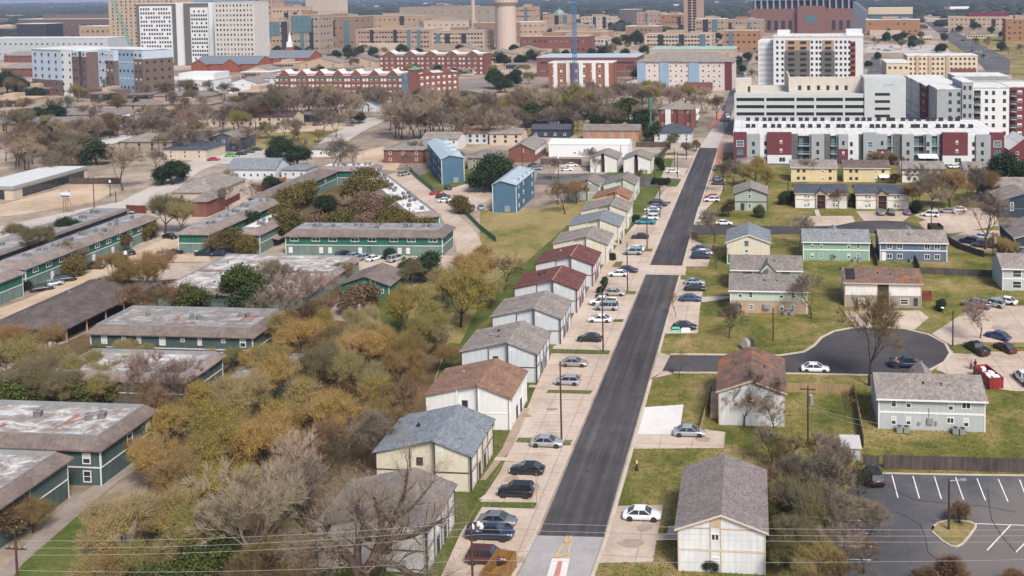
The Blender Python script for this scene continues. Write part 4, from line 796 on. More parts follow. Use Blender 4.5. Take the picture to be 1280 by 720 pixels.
low_house('tan hip-roofed house beside a red brick wall', 'tan hip-roofed house', 216, 266, 263, 20, 5.6, 3.6, SH_TAN, W_BEIGE, 'hip', 2)
low_house('small red brick annex with grey hip roof', 'small red annex', 240, 259, 271, 10, 4.6, 2.0, SH_GREY, BRICK, 'hip', 0)
b = low_house('flat pale-roofed office with dark glass front on the dirt lot', 'dark-glass office', -40, 17, 250, 36, 4.0, .4, m_plain('pale_roof', (.52, .54, .53), .7, var=.08), W_BEIGE, 'flat', 0, 'office', 'flat_office')
b.part('glass_front', MB().box(b.w+.004, 4, .3, b.w+.08, 34, 3.0), GLASS); b.part('glass_front', MB().box(b.w-14, -.08, .2, b.w-3, -.004, 3.2), GLASS); b.part('fascia', MB().box(-.4, -.42, 3.5, b.w+.42, -.305, 4.6).box(b.w+.305, -.3, 3.5, b.w+.42, 36.3, 4.6), m_plain('grey_fascia', (.26, .28, .28), .7))
low_house('white house with blue-grey roof beside the orange fence', 'white cottage', 284, 344, 224, 11, 3.6, 3.0, SH_BLUE, W_LBLUE, 'x', 7, style='dark')
low_house('low white wing with grey roof beside the white cottage', 'low white wing', 352, 382, 223, 9, 3.2, 1.2, SH_BLUE, W_LBLUE, 'hip', 3)
low_house('two-tone grey townhouse row facing the bright green car', 'grey townhouse row', 262, 298, 189, 14, 5.4, 2.2, SH_GREY, m_wall('dark_slate_wall', (.10, .115, .15), .2), 'y', 3)
low_house('cream house with dark slate roof left of the grey townhouses', 'cream slate-roofed house', 205, 258, 200, 14, 4.4, 2.4, SH_SLATE, W_BEIGE, 'hip', 3)
low_house('long cream building with dark brown roof across the dry lawn', 'long cream building', 262, 366, 158, 12, 4.8, 2.4, m_roof('dark_brown_roof', (.09, .06, .065), .2), W_BEIGE, 'x', 9, style='plain')
low_house('low brown-roofed building behind the bare trees', 'low brown-roofed building', 385, 418, 196, 12, 3.4, 2, SH_GREY, W_OFFW, 'hip', 3)
low_house('grey house with blue roof at the end of the pale street', 'grey blue-roofed house', 437, 470, 139, 12, 4, 3.4, m_roof('blue_roof', (.13, .165, .20), .15), W_LBLUE, 'y', 3)
low_house('dark blue-roofed brick hall among the bare woods', 'dark blue-roofed hall', 552, 598, 134, 18, 5, 3.6, m_roof('navy_roof', (.045, .055, .085), .15), BRICK, 'hip', 3)
for x0, x1, yb, d, r, wl, lb, lm in ((52, 150, 154, 16, SH_GREY, BRICKT, 'wide grey hip-roofed motel block in front of the bare trees', 'wide grey motel block'), (118, 196, 141, 14, SH_GREY, BRICKT, 'grey hip-roofed motel block around the palm', 'palm motel block'), (176, 262, 129, 14, SH_GREY, BRICKT, 'far grey hip-roofed motel block below the white office', 'far motel block'), (196, 262, 140, 14, SH_TAN, BRICKT, 'tan hip-roofed motel block right of the palm', 'right motel block'), (-10, 110, 166, 12, SH_GREY, BRICKT, 'long low grey-roofed block at the left picture edge', 'long low left block'), (28, 86, 145, 12, SH_TAN, BRICK, 'low brick building with pale flat roof', 'low brick building'), (150, 215, 190, 14, SH_TAN, W_TANL, 'brown-roofed building behind the dark fence', 'fence-side brown building')):
    low_house(lb, lm, x0, x1, yb, d, 4.4, 2.6, r, wl, 'hip', 4, style='plain')
low_house('pale flat-roofed hall with cream side behind the dark tree', 'pale flat-roofed hall', 50, 140, 192, 26, 4.0, .4, m_plain('cream_roof', (.50, .485, .45), .8, var=.1), W_BEIGE, 'flat', 3, 'hall', 'flat_hall')
low_house('low brown hip-roofed building behind the flat office', 'brown building behind office', 20, 92, 205, 14, 3.6, 2, SH_GREY, W_TANL, 'hip', 3)
low_house('tan house with brown roof behind the golden bush', 'roadside tan house', 922, 956, 218, 10, 3.6, 1.8, SH_TAN, W_TANL, 'hip', 2)
b = Bld('picnic_shelter', 'dark-roofed open picnic shelter on the dry lawn', 'shelter', fr_ab((677, 159), (692, 159)), 'picnic shelter'); b.d = 9
m = MB(); gable_roof(m, -2, b.w+3, -1.5, 10, 3.4, 1.6, 'x'); b.part('roof', m, SH_SLATE)
for x in (0, b.w-.3):
    for y in (0, 8): b.part('post', MB().box(x, y, -.2, x+.3, y+.3, 3.4), W_TAN)
b.mark()
# ---------------------------------------------------------------- larger buildings of the middle and far distance
def blk(label, lm, x0, x1, yb, yt, d, wall, nx=0, nz=0, ww=1.4, wh=1.6, roof=None, cat='building', name='campus_building', style='plain', base=None, topm=None, group=None, parts=None, nside=0, ang=None, glass=None, mark=True):
    """block placed by its ground line and roof line in the photograph; openings are parts where they show, else lie in the wall"""
    f = fr_ab((x0, yb), (x1, yb), ang=ang); h = hgt(f.at(f.w/2, 0), yt); b = Bld(name, label, cat, f, lm, group); b.d, b.h = d, h; w = f.w
    small = ppm(f.o) < 2.6 if parts is None else not parts
    m = MB().box(0, 0, -.5, w, d, h, 0)
    if small and nx: b.pics(m, 'F', nx, nz, w*.03, w*.97, .8, h-.6, ww, wh, 1)
    if small and nside:
        b.pics(m, 'R', nside, nz, d*.05, d*.95, .8, h-.6, ww, wh, 1); b.pics(m, 'L', nside, nz, d*.05, d*.95, .8, h-.6, ww, wh, 1)
    b.part('wall', m, [wall, glass or GLASS, GREYP])
    if not small and nx:
        b.grid('F', w*.02, w*.98, nx, .6, h-.4, nz, ww, wh, style)
        if nside: b.grid('R', d*.05, d*.95, nside, .6, h-.4, nz, ww, wh, style, cap=30)
    b.part('roof', MB().box(-.25, -.25, h+.004, w+.25, d+.25, h+.5), roof or MEMBW)
    if base: b.part('base', MB().box(-.2, -.25, -.4, w+.2, -.007, h*base[0]), base[1])
    if topm: b.part('roof_house', MB().box(w*topm[0], d*.3, h+.5, w*topm[1], d*.8, h+.5+topm[2]), topm[3])
    if lm and mark: b.mark()
    return b
C_TAN = m_wall('tan_concrete', (.41, .295, .205), .15); C_TAN2 = m_wall('buff_concrete', (.47, .36, .27), .12); C_PINK = m_wall('pinkish_tan_stone', (.42, .29, .22), .15); C_ORNG = m_wall('orange_brick_wall', (.34, .18, .10), .12)
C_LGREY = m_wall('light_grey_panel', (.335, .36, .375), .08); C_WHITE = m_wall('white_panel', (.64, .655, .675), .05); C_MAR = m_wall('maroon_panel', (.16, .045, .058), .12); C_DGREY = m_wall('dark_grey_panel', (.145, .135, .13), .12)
C_CREAM = m_wall('cream_stucco', (.62, .52, .385), .1); C_PGREY = m_wall('parking_concrete', (.50, .525, .535), .08); G_CREAM = m_wall('pale_cream_wall', (.56, .515, .45), .1); C_BLUE = m_wall('pale_blue_panel', (.46, .53, .62), .08); C_SKY = m_wall('sky_blue_panel', (.26, .37, .48), .1); C_MBRN = m_wall('brown_masonry', (.165, .12, .105), .15)
GREYP = m_plain('grey_pane', (.16, .165, .17), .3, var=.4)
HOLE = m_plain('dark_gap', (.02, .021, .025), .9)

# three-storey white and maroon apartment strip
f = fr_ab((917.5, 204), (1254, 205.5)); b = Bld('apartment_strip', 'long three-storey apartment strip with maroon and white panels in front of the parking garage', 'apartment building', f, 'maroon-panelled apartment strip'); D0 = 42; b.d = D0; hh = hgt(f.at(f.w/2, 0), 168.5)
W = f.w; sx = lambda px: (px-917.5)/(1254-917.5)*W
b.part('wall', MB().box(0, 1.6, -.3, W, D0, hh-.6), C_WHITE); sroof = b.part('roof', MB().box(-.3, 1.3, hh-.596, W+.3, D0+.3, hh-.1), MEMBW)
bays = [(917, 934, 'm', 0), (934, 951, 'g', .6), (951, 960, 'w', 1.2), (960, 991, 'M', 0), (991, 999, 'd', 1.5), (999, 1016, 'b', .5), (1016, 1032, 'g', .5), (1032, 1040, 'd', 1.5), (1040, 1050, 'b', .6), (1050, 1062, 'h', .3), (1062, 1075, 'w', .2), (1075, 1081, 'd', 1.5), (1081, 1098, 'u', 0), (1098, 1111, 'h', .3), (1111, 1119, 'b', .6), (1119, 1129, 'd', 1.2), (1129, 1144, 'g', .3), (1144, 1159, 'b', .6), (1159, 1166, 'g', .4), (1166, 1176, 'b', .7), (1176, 1179, 'd', 1.5), (1179, 1210, 'M', 0), (1210, 1220, 'w', .8), (1220, 1238, 'g', .1), (1238, 1254.5, 'm', .3)]
for i, (xa, xb, t, y) in enumerate(bays):
    a, c = sx(xa)+.01, sx(xb)-.01; mid = (a+c)/2; ht = hh+(.8 if t in 'mMu' else .1)
    mt = {'m': C_MAR, 'M': C_MAR, 'g': C_LGREY, 'w': C_WHITE, 'd': C_DGREY, 'b': C_LGREY, 'h': C_LGREY, 'u': C_LGREY}[t]
    z0 = 3.4 if t == 'M' else -.3
    if t == 'b':                                     # balconies: slab, rail, dark recess
        b.part('dark_panel', MB().box(a, 1.2, -.3, c, 1.59, hh-.7), HOLE)
        for z in (.3, 3.4, 6.4):
            q = b.part('balcony', MB().box(a, y-.6, z, c, 1.19, z+.2).box(a+.1, y-.58, z+1.0, c-.1, y-.5, z+1.08), C_LGREY)
            q2 = MB()
            for k in range(6): xx = a+.15+(c-a-.35)*k/5; q2.box(xx, y-.58, z+.2, xx+.05, y-.52, z+1.0)
            b.part('railing', q2, METAL, q)
        b.part('window', MB().box(a+.4, 1.17, .8, a+2.0, 1.195, hh-1.5), GLASSB)
        b.part('pier', MB().box(c-.7, y, -.3, c, 1.19, hh+.1), C_LGREY)
        continue
    b.part('bay', MB().box(a, y-.9, z0, c, 1.59, ht), mt)
    if t == 'M': b.part('bay_base', MB().box(a+.02, y-.8, -.3, c-.02, 1.59, 3.39), C_WHITE); b.win('F', mid+1, 1.6, 2.4, 1.8, 'slider', .8-y); b.win('F', mid+.6, 5.0, .9, 1.4, 'half', .9-y); b.win('F', mid+.6, 8.2, .9, 1.4, 'half', .9-y)
    elif t == 'm': b.win('F', mid, 7.6, 2.8, 2.4, 'blue', .9-y); b.win('F', mid, 4.3, 2.8, 2.4, 'teal', .9-y); b.win('F', mid, 1.3, 2.8, 2, 'teal', .9-y)
    elif t == 'h': b.part('maroon_infill', MB().box(a+.05, y-.96, -.2, c-.05, y-.904, 5.6), C_MAR); b.win('F', mid, 7.8, .9, 1.6, 'plain', .9-y); b.win('F', mid, 4, .8, 1.4, 'half', .97-y)
    elif t == 'u': b.win('F', mid, 7.4, 2.0, 2.2, 'blue', .9-y); b.win('F', mid, 4.2, 2.0, 2.2, 'blue', .9-y); b.win('F', mid, 1.2, 2.0, 2, 'blue', .9-y)
    elif t != 'd':
        for z in (1.4, 4.4, 7.4): b.win('F', mid+((i*37) % 5-2)*.35, z, 1.0, 1.6, 'plain', .9-y)
    else:
        for z in (1.4, 4.4, 7.4): b.win('F', mid, z, .9, 1.5, 'teal', .9-y)
DKU = MB().box(-.6, -.5, 0, .6, .5, 1.0).mesh('roof_unit', HOLE)
for k in range(56): link('roof_unit', DKU, sroof, (sx(935)+(W*.9)*(k//2)/28+rnd.uniform(-.9, .9), D0-3.5 if k % 2 else 19, hh-.1), 0, 1.35)
b.part('awning', MB().slab([(sx(1148), -4.5, 3.0), (sx(1172), -4.5, 3.0), (sx(1172), -.61, 3.9), (sx(1148), -.61, 3.9)], .15), WHITE); b.mark()

# grey parking garage with dark slots
f = fr_ab((918, 170), (1132, 170.5)); b = Bld('parking_garage', 'pale grey parking garage with long dark slots behind the apartment strip', 'parking garage', f, 'pale grey parking garage'); b.d = 42; W = f.w; hm = lambda py, x=.3: hgt(f.at(W*x, 0), py)
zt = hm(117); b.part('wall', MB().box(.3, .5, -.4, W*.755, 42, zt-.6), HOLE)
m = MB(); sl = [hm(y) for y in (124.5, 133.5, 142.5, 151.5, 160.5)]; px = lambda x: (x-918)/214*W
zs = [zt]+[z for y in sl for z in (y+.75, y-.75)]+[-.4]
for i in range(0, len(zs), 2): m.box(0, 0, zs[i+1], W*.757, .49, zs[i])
for x in (918.3, 956, 994, 1018.5, 1054.5): m.box(px(x), -.05, -.4, px(x)+.9, .5, zt)
b.part('slotted_wall', m, C_PGREY); b.part('deck', MB().box(.05, .5, zt-.9, W*.75, 42, zt-.4), G_CREAM)
t2 = hm(97.5); b.part('stair_tower', MB().box(px(1081), -.3, -.4, W, 16, t2), C_PGREY)
q = MB()
for i, y in enumerate((117.5, 126.5, 135.5, 144.5)): z = hm(y, .87); q.box(px(1094 if i else 1094), -.36, z-.7, px(1112.5), -.305, z+.5)
b.part('tower_slot', q, HOLE)
b.part('upper_wall', MB().box(px(988), 9, zt-.3, px(1080.5), 9.6, t2-.3), G_CREAM); b.part('upper_wall', MB().box(px(988), 9.61, zt-.3, px(988)+.6, 40, t2-.3), G_CREAM); b.part('stair_head', MB().box(px(920), 8, zt-.3, px(940), 16, hm(101, .05)), G_CREAM); b.part('door', MB().box(px(935.5), 7.9, zt, px(938.5), 7.995, zt+2.4), HOLE)
for x in (1002, 1013.5, 1026, 1038, 1049.5, 1061): b.put('window', win_mesh(1.4, 2.1, 'plain'), 'F', px(x), zt+1.6, -8.99)
q = MB()                                            # small lettering high on the tower: left plain grey strokes at its size
for k, wd in enumerate((.5, .3, .6, .5, .6)): q.box(px(1106)+k*.85, -.34, t2-3.6, px(1106)+k*.85+wd, -.305, t2-2.7)
b.part('sign_letter', q, m_plain('blue_letter', (.25, .36, .47), .5)); b.mark()

# white apartments right of the garage
def wing(b, x0, x1, y0, y1, h, mat, cols, nz, style='plain', ww=1.3, wh=1.7, face='F', name='wing'):
    w = b.part(name, MB().box(x0, y0, -.4, x1, y1, h), mat)
    b.part('roof', MB().box(x0-.2, y0-.2, h+.004, x1+.2, y1+.2, h+.45), MEMBW, w)
    for x in cols:
        for j in range(nz):
            z = 1.8+(h-2.6)*j/max(1, nz-1)*.93
            link('window', win_mesh(ww, wh, style), b.o, (x, y0, z))
    return w
f = fr_ab((1171, 172), (1300, 174), ang=GRID); b = Bld('apartment_building', 'tall white and grey apartment building with maroon bays right of the garage', 'apartment building', f, 'tall white apartments'); b.d = 60; px = lambda x: (x-1171)/129*f.w
h1 = hgt(f.at(6, 0), 112); h2 = hgt(f.at(px(1210), 0), 103)
wing(b, 0, px(1203), 0, 20, h1, C_LGREY, [px(1188), px(1199)], 6, 'plain'); wing(b, px(1203)+.01, px(1217), -.8, 20, h2, C_LGREY, [px(1206), px(1213)], 6, 'plain', 1.1, 1.8)
wing(b, px(1217)+.01, px(1264), .6, 24, h1+.6, C_WHITE, [px(1235), px(1244), px(1258)], 6, 'plain'); wing(b, px(1264)+.01, px(1300), 1.2, 24, h1+.8, C_MAR, [px(1278), px(1290)], 6, 'half', 1.8, 1.6)
for j in range(6):
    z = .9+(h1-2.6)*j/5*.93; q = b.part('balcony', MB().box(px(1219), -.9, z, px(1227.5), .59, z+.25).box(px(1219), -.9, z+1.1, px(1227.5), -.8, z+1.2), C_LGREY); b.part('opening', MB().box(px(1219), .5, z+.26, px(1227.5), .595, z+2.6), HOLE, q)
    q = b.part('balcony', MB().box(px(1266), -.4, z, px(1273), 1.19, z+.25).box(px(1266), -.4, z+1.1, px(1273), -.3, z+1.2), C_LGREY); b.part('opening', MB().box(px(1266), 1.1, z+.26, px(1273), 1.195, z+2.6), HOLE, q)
    b.part('window', MB().box(-.06, 2+0*j, z+.6, -.004, 4, z+2.2), GLASS)
xa = -9.0                                           # the wing that runs back along the service street
for k, (ya, yb_, mt) in enumerate(((20.1, 34, C_MAR), (34.01, 56, C_WHITE), (56.01, 72, C_WHITE))):
    w_ = b.part('rear_wing', MB().box(-1.5-k*.6, ya, -.4, 14, yb_, h1-.4), mt); b.part('roof', MB().box(-1.8-k*.6, ya-.1, h1-.396, 14.2, yb_+.1, h1), MEMBW, w_)
    for j in range(6):
        for u in range(3): link('window', win_mesh(1.8, 1.7, 'plain'), b.o, (-1.5-k*.6, ya+(yb_-ya)*(u+.5)/3, 1.8+(h1-3)*j/5), -PI/2)
for k in range(26): link('roof_unit', ac_mesh(), b.o, (px(1218)+(f.w*.62)*k/25, 22, h1+1.0), 0, 1.4)
wing(b, px(1222), px(1296), 44, 62, h1+1.5, C_LGREY, [px(1225)+k*5 for k in range(9)], 2, 'plain', 2, 2, name='rear_block'); b.mark()
low_house('maroon gabled club house behind the strip at the picture edge', 'maroon club house', 1262, 1300, 204, 16, 5, 4.5, MEMBW, C_MAR, 'y', 2)

# tall white tower with grey balcony panels
f = fr_ab((967, 126), (1079, 127)); b = Bld('apartment_tower', 'white ten-storey apartment tower with dark grey balcony panels', 'apartment tower', f, 'white ten-storey tower'); b.d = 22; W = f.w; px = lambda x: (x-967)/112*W; hT = hgt(f.at(W/2, 0), 46)
b.part('wall', MB().box(0, 0, -.4, W, 22, hT), C_WHITE); b.part('roof', MB().box(-.3, -.3, hT+.004, W+.3, 22.3, hT+.8), MEMBW)
lw = b.part('left_wing', MB().box(px(946.5), 7, -.4, -.01, 30, hgt(f.at(0, 7), 51)), C_WHITE)
for j in range(11):
    z = 2+(hT-5)*j/10
    for x in (972, 978.5, 1015.5, 1021.5, 1026, 1046, 1051.5, 1057, 1062): b.win('F', px(x), z, 1.3, 1.6, 'plain')
    for x in (951, 958, 964.5): b.win('F', px(x), z*.95, 2.4, 1.1, 'tan', -7)
    for x in (1065, 1070): pass
b.part('balcony_panel', MB().box(px(981.5), -.5, -.3, px(1013), -.004, hT*.78), C_DGREY); b.part('balcony_panel', MB().box(px(1027.5), -.5, -.3, px(1044), -.004, hT*.78), C_DGREY)
b.part('tan_panel', MB().box(px(983), -.4, hT*.79, px(1013), -.004, hT*.95), C_TAN); b.part('tan_panel', MB().box(px(1029), -.4, hT*.79, px(1043), -.004, hT*.95), C_TAN)
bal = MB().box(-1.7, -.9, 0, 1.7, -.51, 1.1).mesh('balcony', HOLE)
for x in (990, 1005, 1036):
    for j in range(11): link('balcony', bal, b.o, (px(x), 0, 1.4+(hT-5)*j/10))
b.part('red_pier', MB().box(px(1063.5), -.5, -.3, px(1069.5), -.004, hT*.93), m_wall('rust_red_panel', (.33, .10, .07)))
q = MB()
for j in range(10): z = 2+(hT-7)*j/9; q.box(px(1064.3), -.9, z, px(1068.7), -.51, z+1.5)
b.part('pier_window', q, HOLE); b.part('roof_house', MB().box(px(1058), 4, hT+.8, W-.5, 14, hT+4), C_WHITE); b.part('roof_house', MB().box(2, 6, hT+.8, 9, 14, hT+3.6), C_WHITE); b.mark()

# cream four-storey apartments
b = blk('cream four-storey apartment building with brick base behind the white apartments', 'cream four-storey building', 1134, 1222, 96, 70, 24, C_CREAM, 15, 4, 1.5, 1.7, parts=True); b.part('brick_base', MB().box(b.w*.62, -.4, -.4, b.w*.98, -.004, b.h*.4), BRICK)
for x in (.12, .3, .55): b.part('bay', MB().box(b.w*x, -.6, -.4, b.w*x+2.5, -.007, b.h+.4), C_TAN2)
blk('cream low wing of the four-storey building beside the service street', 'cream low wing', 1108, 1137, 101, 79, 34, C_CREAM, 4, 2, 1.6, 1.8, parts=True)

# red brick apartments with peaked parapets
def brick_apt(label, lm, x0, x1, yb, yt, d, n, wing_=0):
    f = fr_ab((x0, yb), (x1, yb+.3)); b = Bld('brick_apartments', label, 'apartment building', f, lm); W = f.w; h = hgt(f.at(W/2, 0), yt); b.d = d
    b.part('wall', MB().box(0, 0, -.4, W, d, h), BRICK); b.part('roof', MB().box(.4, .4, h+.004, W-.4, d, h+.3), MEMBW); b.part('cornice', MB().box(-.2, -.2, h-.9, W+.2, -.004, h-.5), WHITE)
    k = W/n
    for i in range(n):
        x = k*(i+.5); g = MB().hull([(x-k*.28, -.5, h-.4), (x+k*.28, -.5, h-.4), (x, -.5, h+2.6)], [(x-k*.28, d*.5, h-.4), (x+k*.28, d*.5, h-.4), (x, d*.5, h+2.6)]); b.part('gable', g, [BRICK]); b.part('gable_roof', MB().slab([(x-k*.3, -.2, h-.3), (x, -.2, h+2.75), (x, d*.5, h+2.75), (x-k*.3, d*.5, h-.3)], .12).slab([(x, -.2, h+2.753), (x+k*.3, -.2, h-.3), (x+k*.3, d*.5, h-.3), (x, d*.5, h+2.753)], .12), MEMBW)
        b.part('bay', MB().box(x-k*.28, -.5, -.3, x+k*.28, -.004, h-.41), BRICK)
        for dx in (-.14, .14): b.part('green_awning', MB().hull([(x+k*dx-1.3, -.51, h-2.6), (x+k*dx+1.3, -.51, h-2.6), (x+k*dx+1.3, -1.3, h-2.9)], [(x+k*dx-1.3, -.51, h-1.5), (x+k*dx+1.3, -.51, h-1.5), (x+k*dx+1.3, -.6, h-1.6)]), m_plain('green_canvas', (.03, .13, .10), .8))
        for j in range(4):
            z = 1.5+j*(h-3.0)/3.6
            for dx in (-.14, .14): b.win('F', x+k*dx, z, 1.7, 1.5, 'half', .5)
            for dx in (-.41, .41): b.win('F', x+k*dx, z, 1.5, 1.6, 'blind')
    b.mark(); return b, f, h
b, f, h = brick_apt('red brick apartments with white peaked roofs and green awnings', 'awning brick apartments', 345.5, 503, 125, 92.5, 17, 7)
b.part('corner_glass', MB().box(b.w+.01, -.6, -.4, b.w+4.6, 6, h), GLASSB); b.part('corner_turret', MB().box(b.w+4.61, -1.2, -.4, b.w+10, 8, h+2.5), BRICK); b.part('turret_roof', MB().hull([(b.w+4.2, -1.6, h+2.51), (b.w+10.4, -1.6, h+2.51), (b.w+10.4, 8.4, h+2.51), (b.w+4.2, 8.4, h+2.51)], [(b.w+7, 3, h+4.5), (b.w+7.4, 3, h+4.5), (b.w+7.4, 3.4, h+4.5), (b.w+7, 3.4, h+4.5)]), m_plain('green_copper', (.12, .22, .18), .7))
a0 = Frame(b.fr.at(b.w+10.01, 1), b.fr.ang+math.radians(42), 26); bw = Bld('brick_wing', 'red brick wing of the awning apartments running back from the turret', 'apartment building', a0); bw.d = 14
bw.part('wall', MB().box(0, 0, -.4, 26, 14, h), BRICK); bw.part('roof', MB().box(.4, .4, h+.004, 25.6, 14, h+.3), MEMBW); bw.grid('F', .5, 25.5, 7, .4, h-1, 4, 1.6, 1.6, ['blind', 'half'])
for x in (6, 19): bw.part('gable', MB().hull([(x-3.4, -.3, h-.4), (x+3.4, -.3, h-.4), (x, -.3, h+2.4)], [(x-3.4, 7, h-.4), (x+3.4, 7, h-.4), (x, 7, h+2.4)]), BRICK)
brick_apt('farther red brick apartments with white peaked roofs', 'farther brick apartments', 475, 604, 93, 67.5, 20, 5)
b = blk('orange and white striped apartment building in front of the brick garage', 'striped apartment building', 686, 766, 111, 79, 18, m_brick('orange_red_brick', (.26, .105, .062)), 8, 5, 1.9, 2.0, style=['tan', 'dark'], parts=True)
for k in range(5): b.part('white_pier', MB().box(b.w*(.08+k*.2), -.6, -.4, b.w*(.08+k*.2)+2.6, -.06, b.h+.6), C_WHITE)
b = blk('long brick garage with pale glassy roof behind the striped apartments', 'brick garage', 671, 796, 96, 72, 40, BRICK, 14, 2, 5, 1.2, parts=False, roof=m_plain('pale_blue_roof', (.42, .48, .55), .4, var=.1))
f = fr_ab((797, 112), (915, 113)); h = hgt(f.at(20, 0), 77); b = Bld('hip_apartments', 'pale apartment building with blue bays and brown hip roof', 'apartment building', f, 'blue-bayed apartments'); b.d = 24; W = f.w
b.part('wall', MB().box(0, 0, -.4, W, 24, h), m_wall('pinkish_white', (.60, .53, .50), .07)); m = MB(); hip_roof(m, -1, W+1, -1, 25, h+.02, 5.5); b.part('roof', m, SH_TAN)
for x0, x1 in ((0, .09), (.24, .34), (.55, .66)): b.part('blue_bay', MB().box(W*x0, -.7, -.3, W*x1, -.004, h-.4), C_SKY)
b.part('maroon_end', MB().box(W*.93, -.5, -.3, W, -.004, h-.3), C_MAR); b.part('brick_base', MB().box(W*.5, -.75, -.3, W*.8, -.71, h*.28), BRICK)
b.grid('F', W*.1, W*.9, 14, 1.0, h-1, 5, 1.3, 1.6, ['half', 'dark'], off=.02); b.mark()
blk('green-roofed low hall behind the blue-bayed apartments', 'green-roofed hall', 812, 918, 82, 62, 40, C_TAN2, 10, 2, roof=m_plain('green_roof', (.30, .44, .38), .6, var=.15))

# ---- upper left: pale mid-rise with brown masonry base
f = fr_ab((42, 117), (95, 121)); b = Bld('midrise_apartments', 'pale blue mid-rise with brown masonry corners below the white tower', 'apartment building', f, 'pale blue mid-rise'); b.d = 30; W = f.w; h = hgt(f.at(10, 0), 62)
b.part('wall', MB().box(0, 0, -.4, W, 30, h), C_BLUE); b.part('roof', MB().box(-.4, -.4, h+.004, W+.4, 30.4, h+.7), MEMBW); b.part('masonry_base', MB().box(-.2, -.4, -.4, W*.74, -.004, h*.34), C_MBRN); b.grid('F', .5, W-.5, 6, .8, h-.6, 6, 1.7, 1.7, 'plain', off=.4)
b.part('white_bay', MB().box(W*.72, -.36, -.4, W, -.004, h+.2), C_WHITE)
e = MB().box(W+.01, -1.5, -.4, W+16.20, 20, h-.5); b.part('masonry_block', e, C_MBRN); b.part('top_storey', MB().box(W+.2, -1.7, h-3.6, W+16.08, 20, h+.1), C_BLUE); b.part('glass_stair', MB().box(W+8.40, -1.9, -.3, W+11.40, -1.71, h-.2), GLASS)
for j in range(6):
    for u in (1.8, 4.8, 13.5): link('window', win_mesh(1.7, 1.7, 'plain'), b.o, (W+u, -1.71 if j == 5 else -1.5, 2+j*(h-4)/5))
b.part('pale_wing', MB().box(W+16.21, 6, -.4, W+26.40, 26, h+1), C_BLUE); b.part('masonry_bay', MB().box(W+26.41, 5, -.4, W+34.80, 26, h*.8), C_MBRN); b.part('pale_top', MB().box(W+26.41, 5.2, h*.8+.01, W+34.80, 26, h+.6), C_BLUE)
b.part('sky_wing', MB().box(W+34.81, 8, -.4, W+52.80, 28, h+.8), C_SKY); b.part('masonry_end', MB().box(W+52.81, 7, -.4, W+61.80, 28, h*.85), C_MBRN); b.part('end_top', MB().box(W+52.81, 7.2, h*.85+.01, W+61.80, 28, h+.6), C_BLUE); b.part('podium', MB().box(W+16.50, -3, -.4, W+51.60, 4.9, h*.22), C_MBRN); b.part('wing_roof', MB().box(W+16.26, 8.1, h+1.004, W+61.20, 27, h+1.5), MEMBW)
for j in range(5):
    for y in (10, 15, 20, 25): link('window', win_mesh(1.8, 1.7, 'plain'), b.o, (W+61.8, y, 2.5+j*(h-4)/5), PI/2)
for j in range(6):
    for u, y in ((18.5, 6), (21.5, 6), (24.5, 6), (28, 5), (32.5, 5), (37, 8), (41, 8), (45, 8), (49.5, 8), (55, 7), (59.5, 7)): link('window', win_mesh(1.8, 1.7, ('plain', 'half')[int(j+u) % 2]), b.o, (W+u, y, 2+j*(h-3)/5.2))
b.mark()
b = blk('low white office with small square windows behind the grey motel roofs', 'low white office', 181, 262, 120, 101, 26, C_WHITE, 8, 2, 1.6, 1.8, parts=True, style='plain'); b.part('upper_block', MB().box(b.w*.45, 6, b.h+.5, b.w, 24, b.h+4.5), C_WHITE)
low_house('white gabled house with tan end behind the low white office', 'tan-ended white house', 286, 322, 117, 14, 7, 3.2, SH_TAN, C_WHITE, 'y', 3); low_house('white three-storey house left of the awning apartments', 'white three-storey house', 321, 346, 113, 14, 8.5, 2.6, SH_TAN, C_WHITE, 'x', 4)
b = low_house('red brick school hall with grey roof and two gables', 'brick gabled hall', 243, 322, 90, 24, 7, 6, m_roof('blue_grey_metal', (.17, .19, .23), .1), m_brick('bright_red_brick', (.26, .085, .052)), 'x', 6, style='plain')
for x in (.12, .62): g = MB(); gable_wall(g, b.w*x-7, b.w*x+7, -4, 6, -.4, 6.5, 4.5, 'y'); b.part('front_gable', g, MATS['bright_red_brick']); g = MB(); gable_roof(g, b.w*x-7.6, b.w*x+7.6, -4.5, 10, 6.5, 4.8, 'y'); b.part('gable_roof', g, MATS['blue_grey_metal'])
low_house('red brick hall with grey roof below the white steeple', 'steeple hall', 326, 386, 82, 24, 7, 6.5, MATS['blue_grey_metal'], MATS['bright_red_brick'], 'x', 6, style='plain')
for x0, x1, yb, lb, lm, r in ((375, 425, 86, 'tan-roofed house right of the steeple hall', 'tan-roofed house', SH_TAN), (425, 470, 84, 'low grey-tan building right of the tan-roofed house', 'low grey-tan building', SH_GREY), (300, 345, 98, 'low tan-roofed house in front of the brick gabled hall', 'low tan house', SH_TAN), (560, 605, 70, 'stone house with steep tan roof near the pale water tower', 'steep tan house', SH_TAN), (600, 640, 74, 'cream house with steep gables below the pale water tower', 'steep cream house', SH_TAN), (634, 676, 70, 'tan stone house right of the steep cream house', 'tan stone house', SH_TAN)):
    low_house(lb, lm, x0, x1, yb, 16, 5, 5, r, C_TAN2, 'y', 3, style='plain')
for x0, x1, yb, lb, lm in ((2, 44, 96, 'brown brick house with tan hip roof at the left edge', 'left brick house'), (5, 36, 78, 'red brick block behind the brown brick house', 'left red brick block')):
    low_house(lb, lm, x0, x1, yb, 18, 7, 4, SH_TAN, BRICK, 'hip', 4, style='plain')

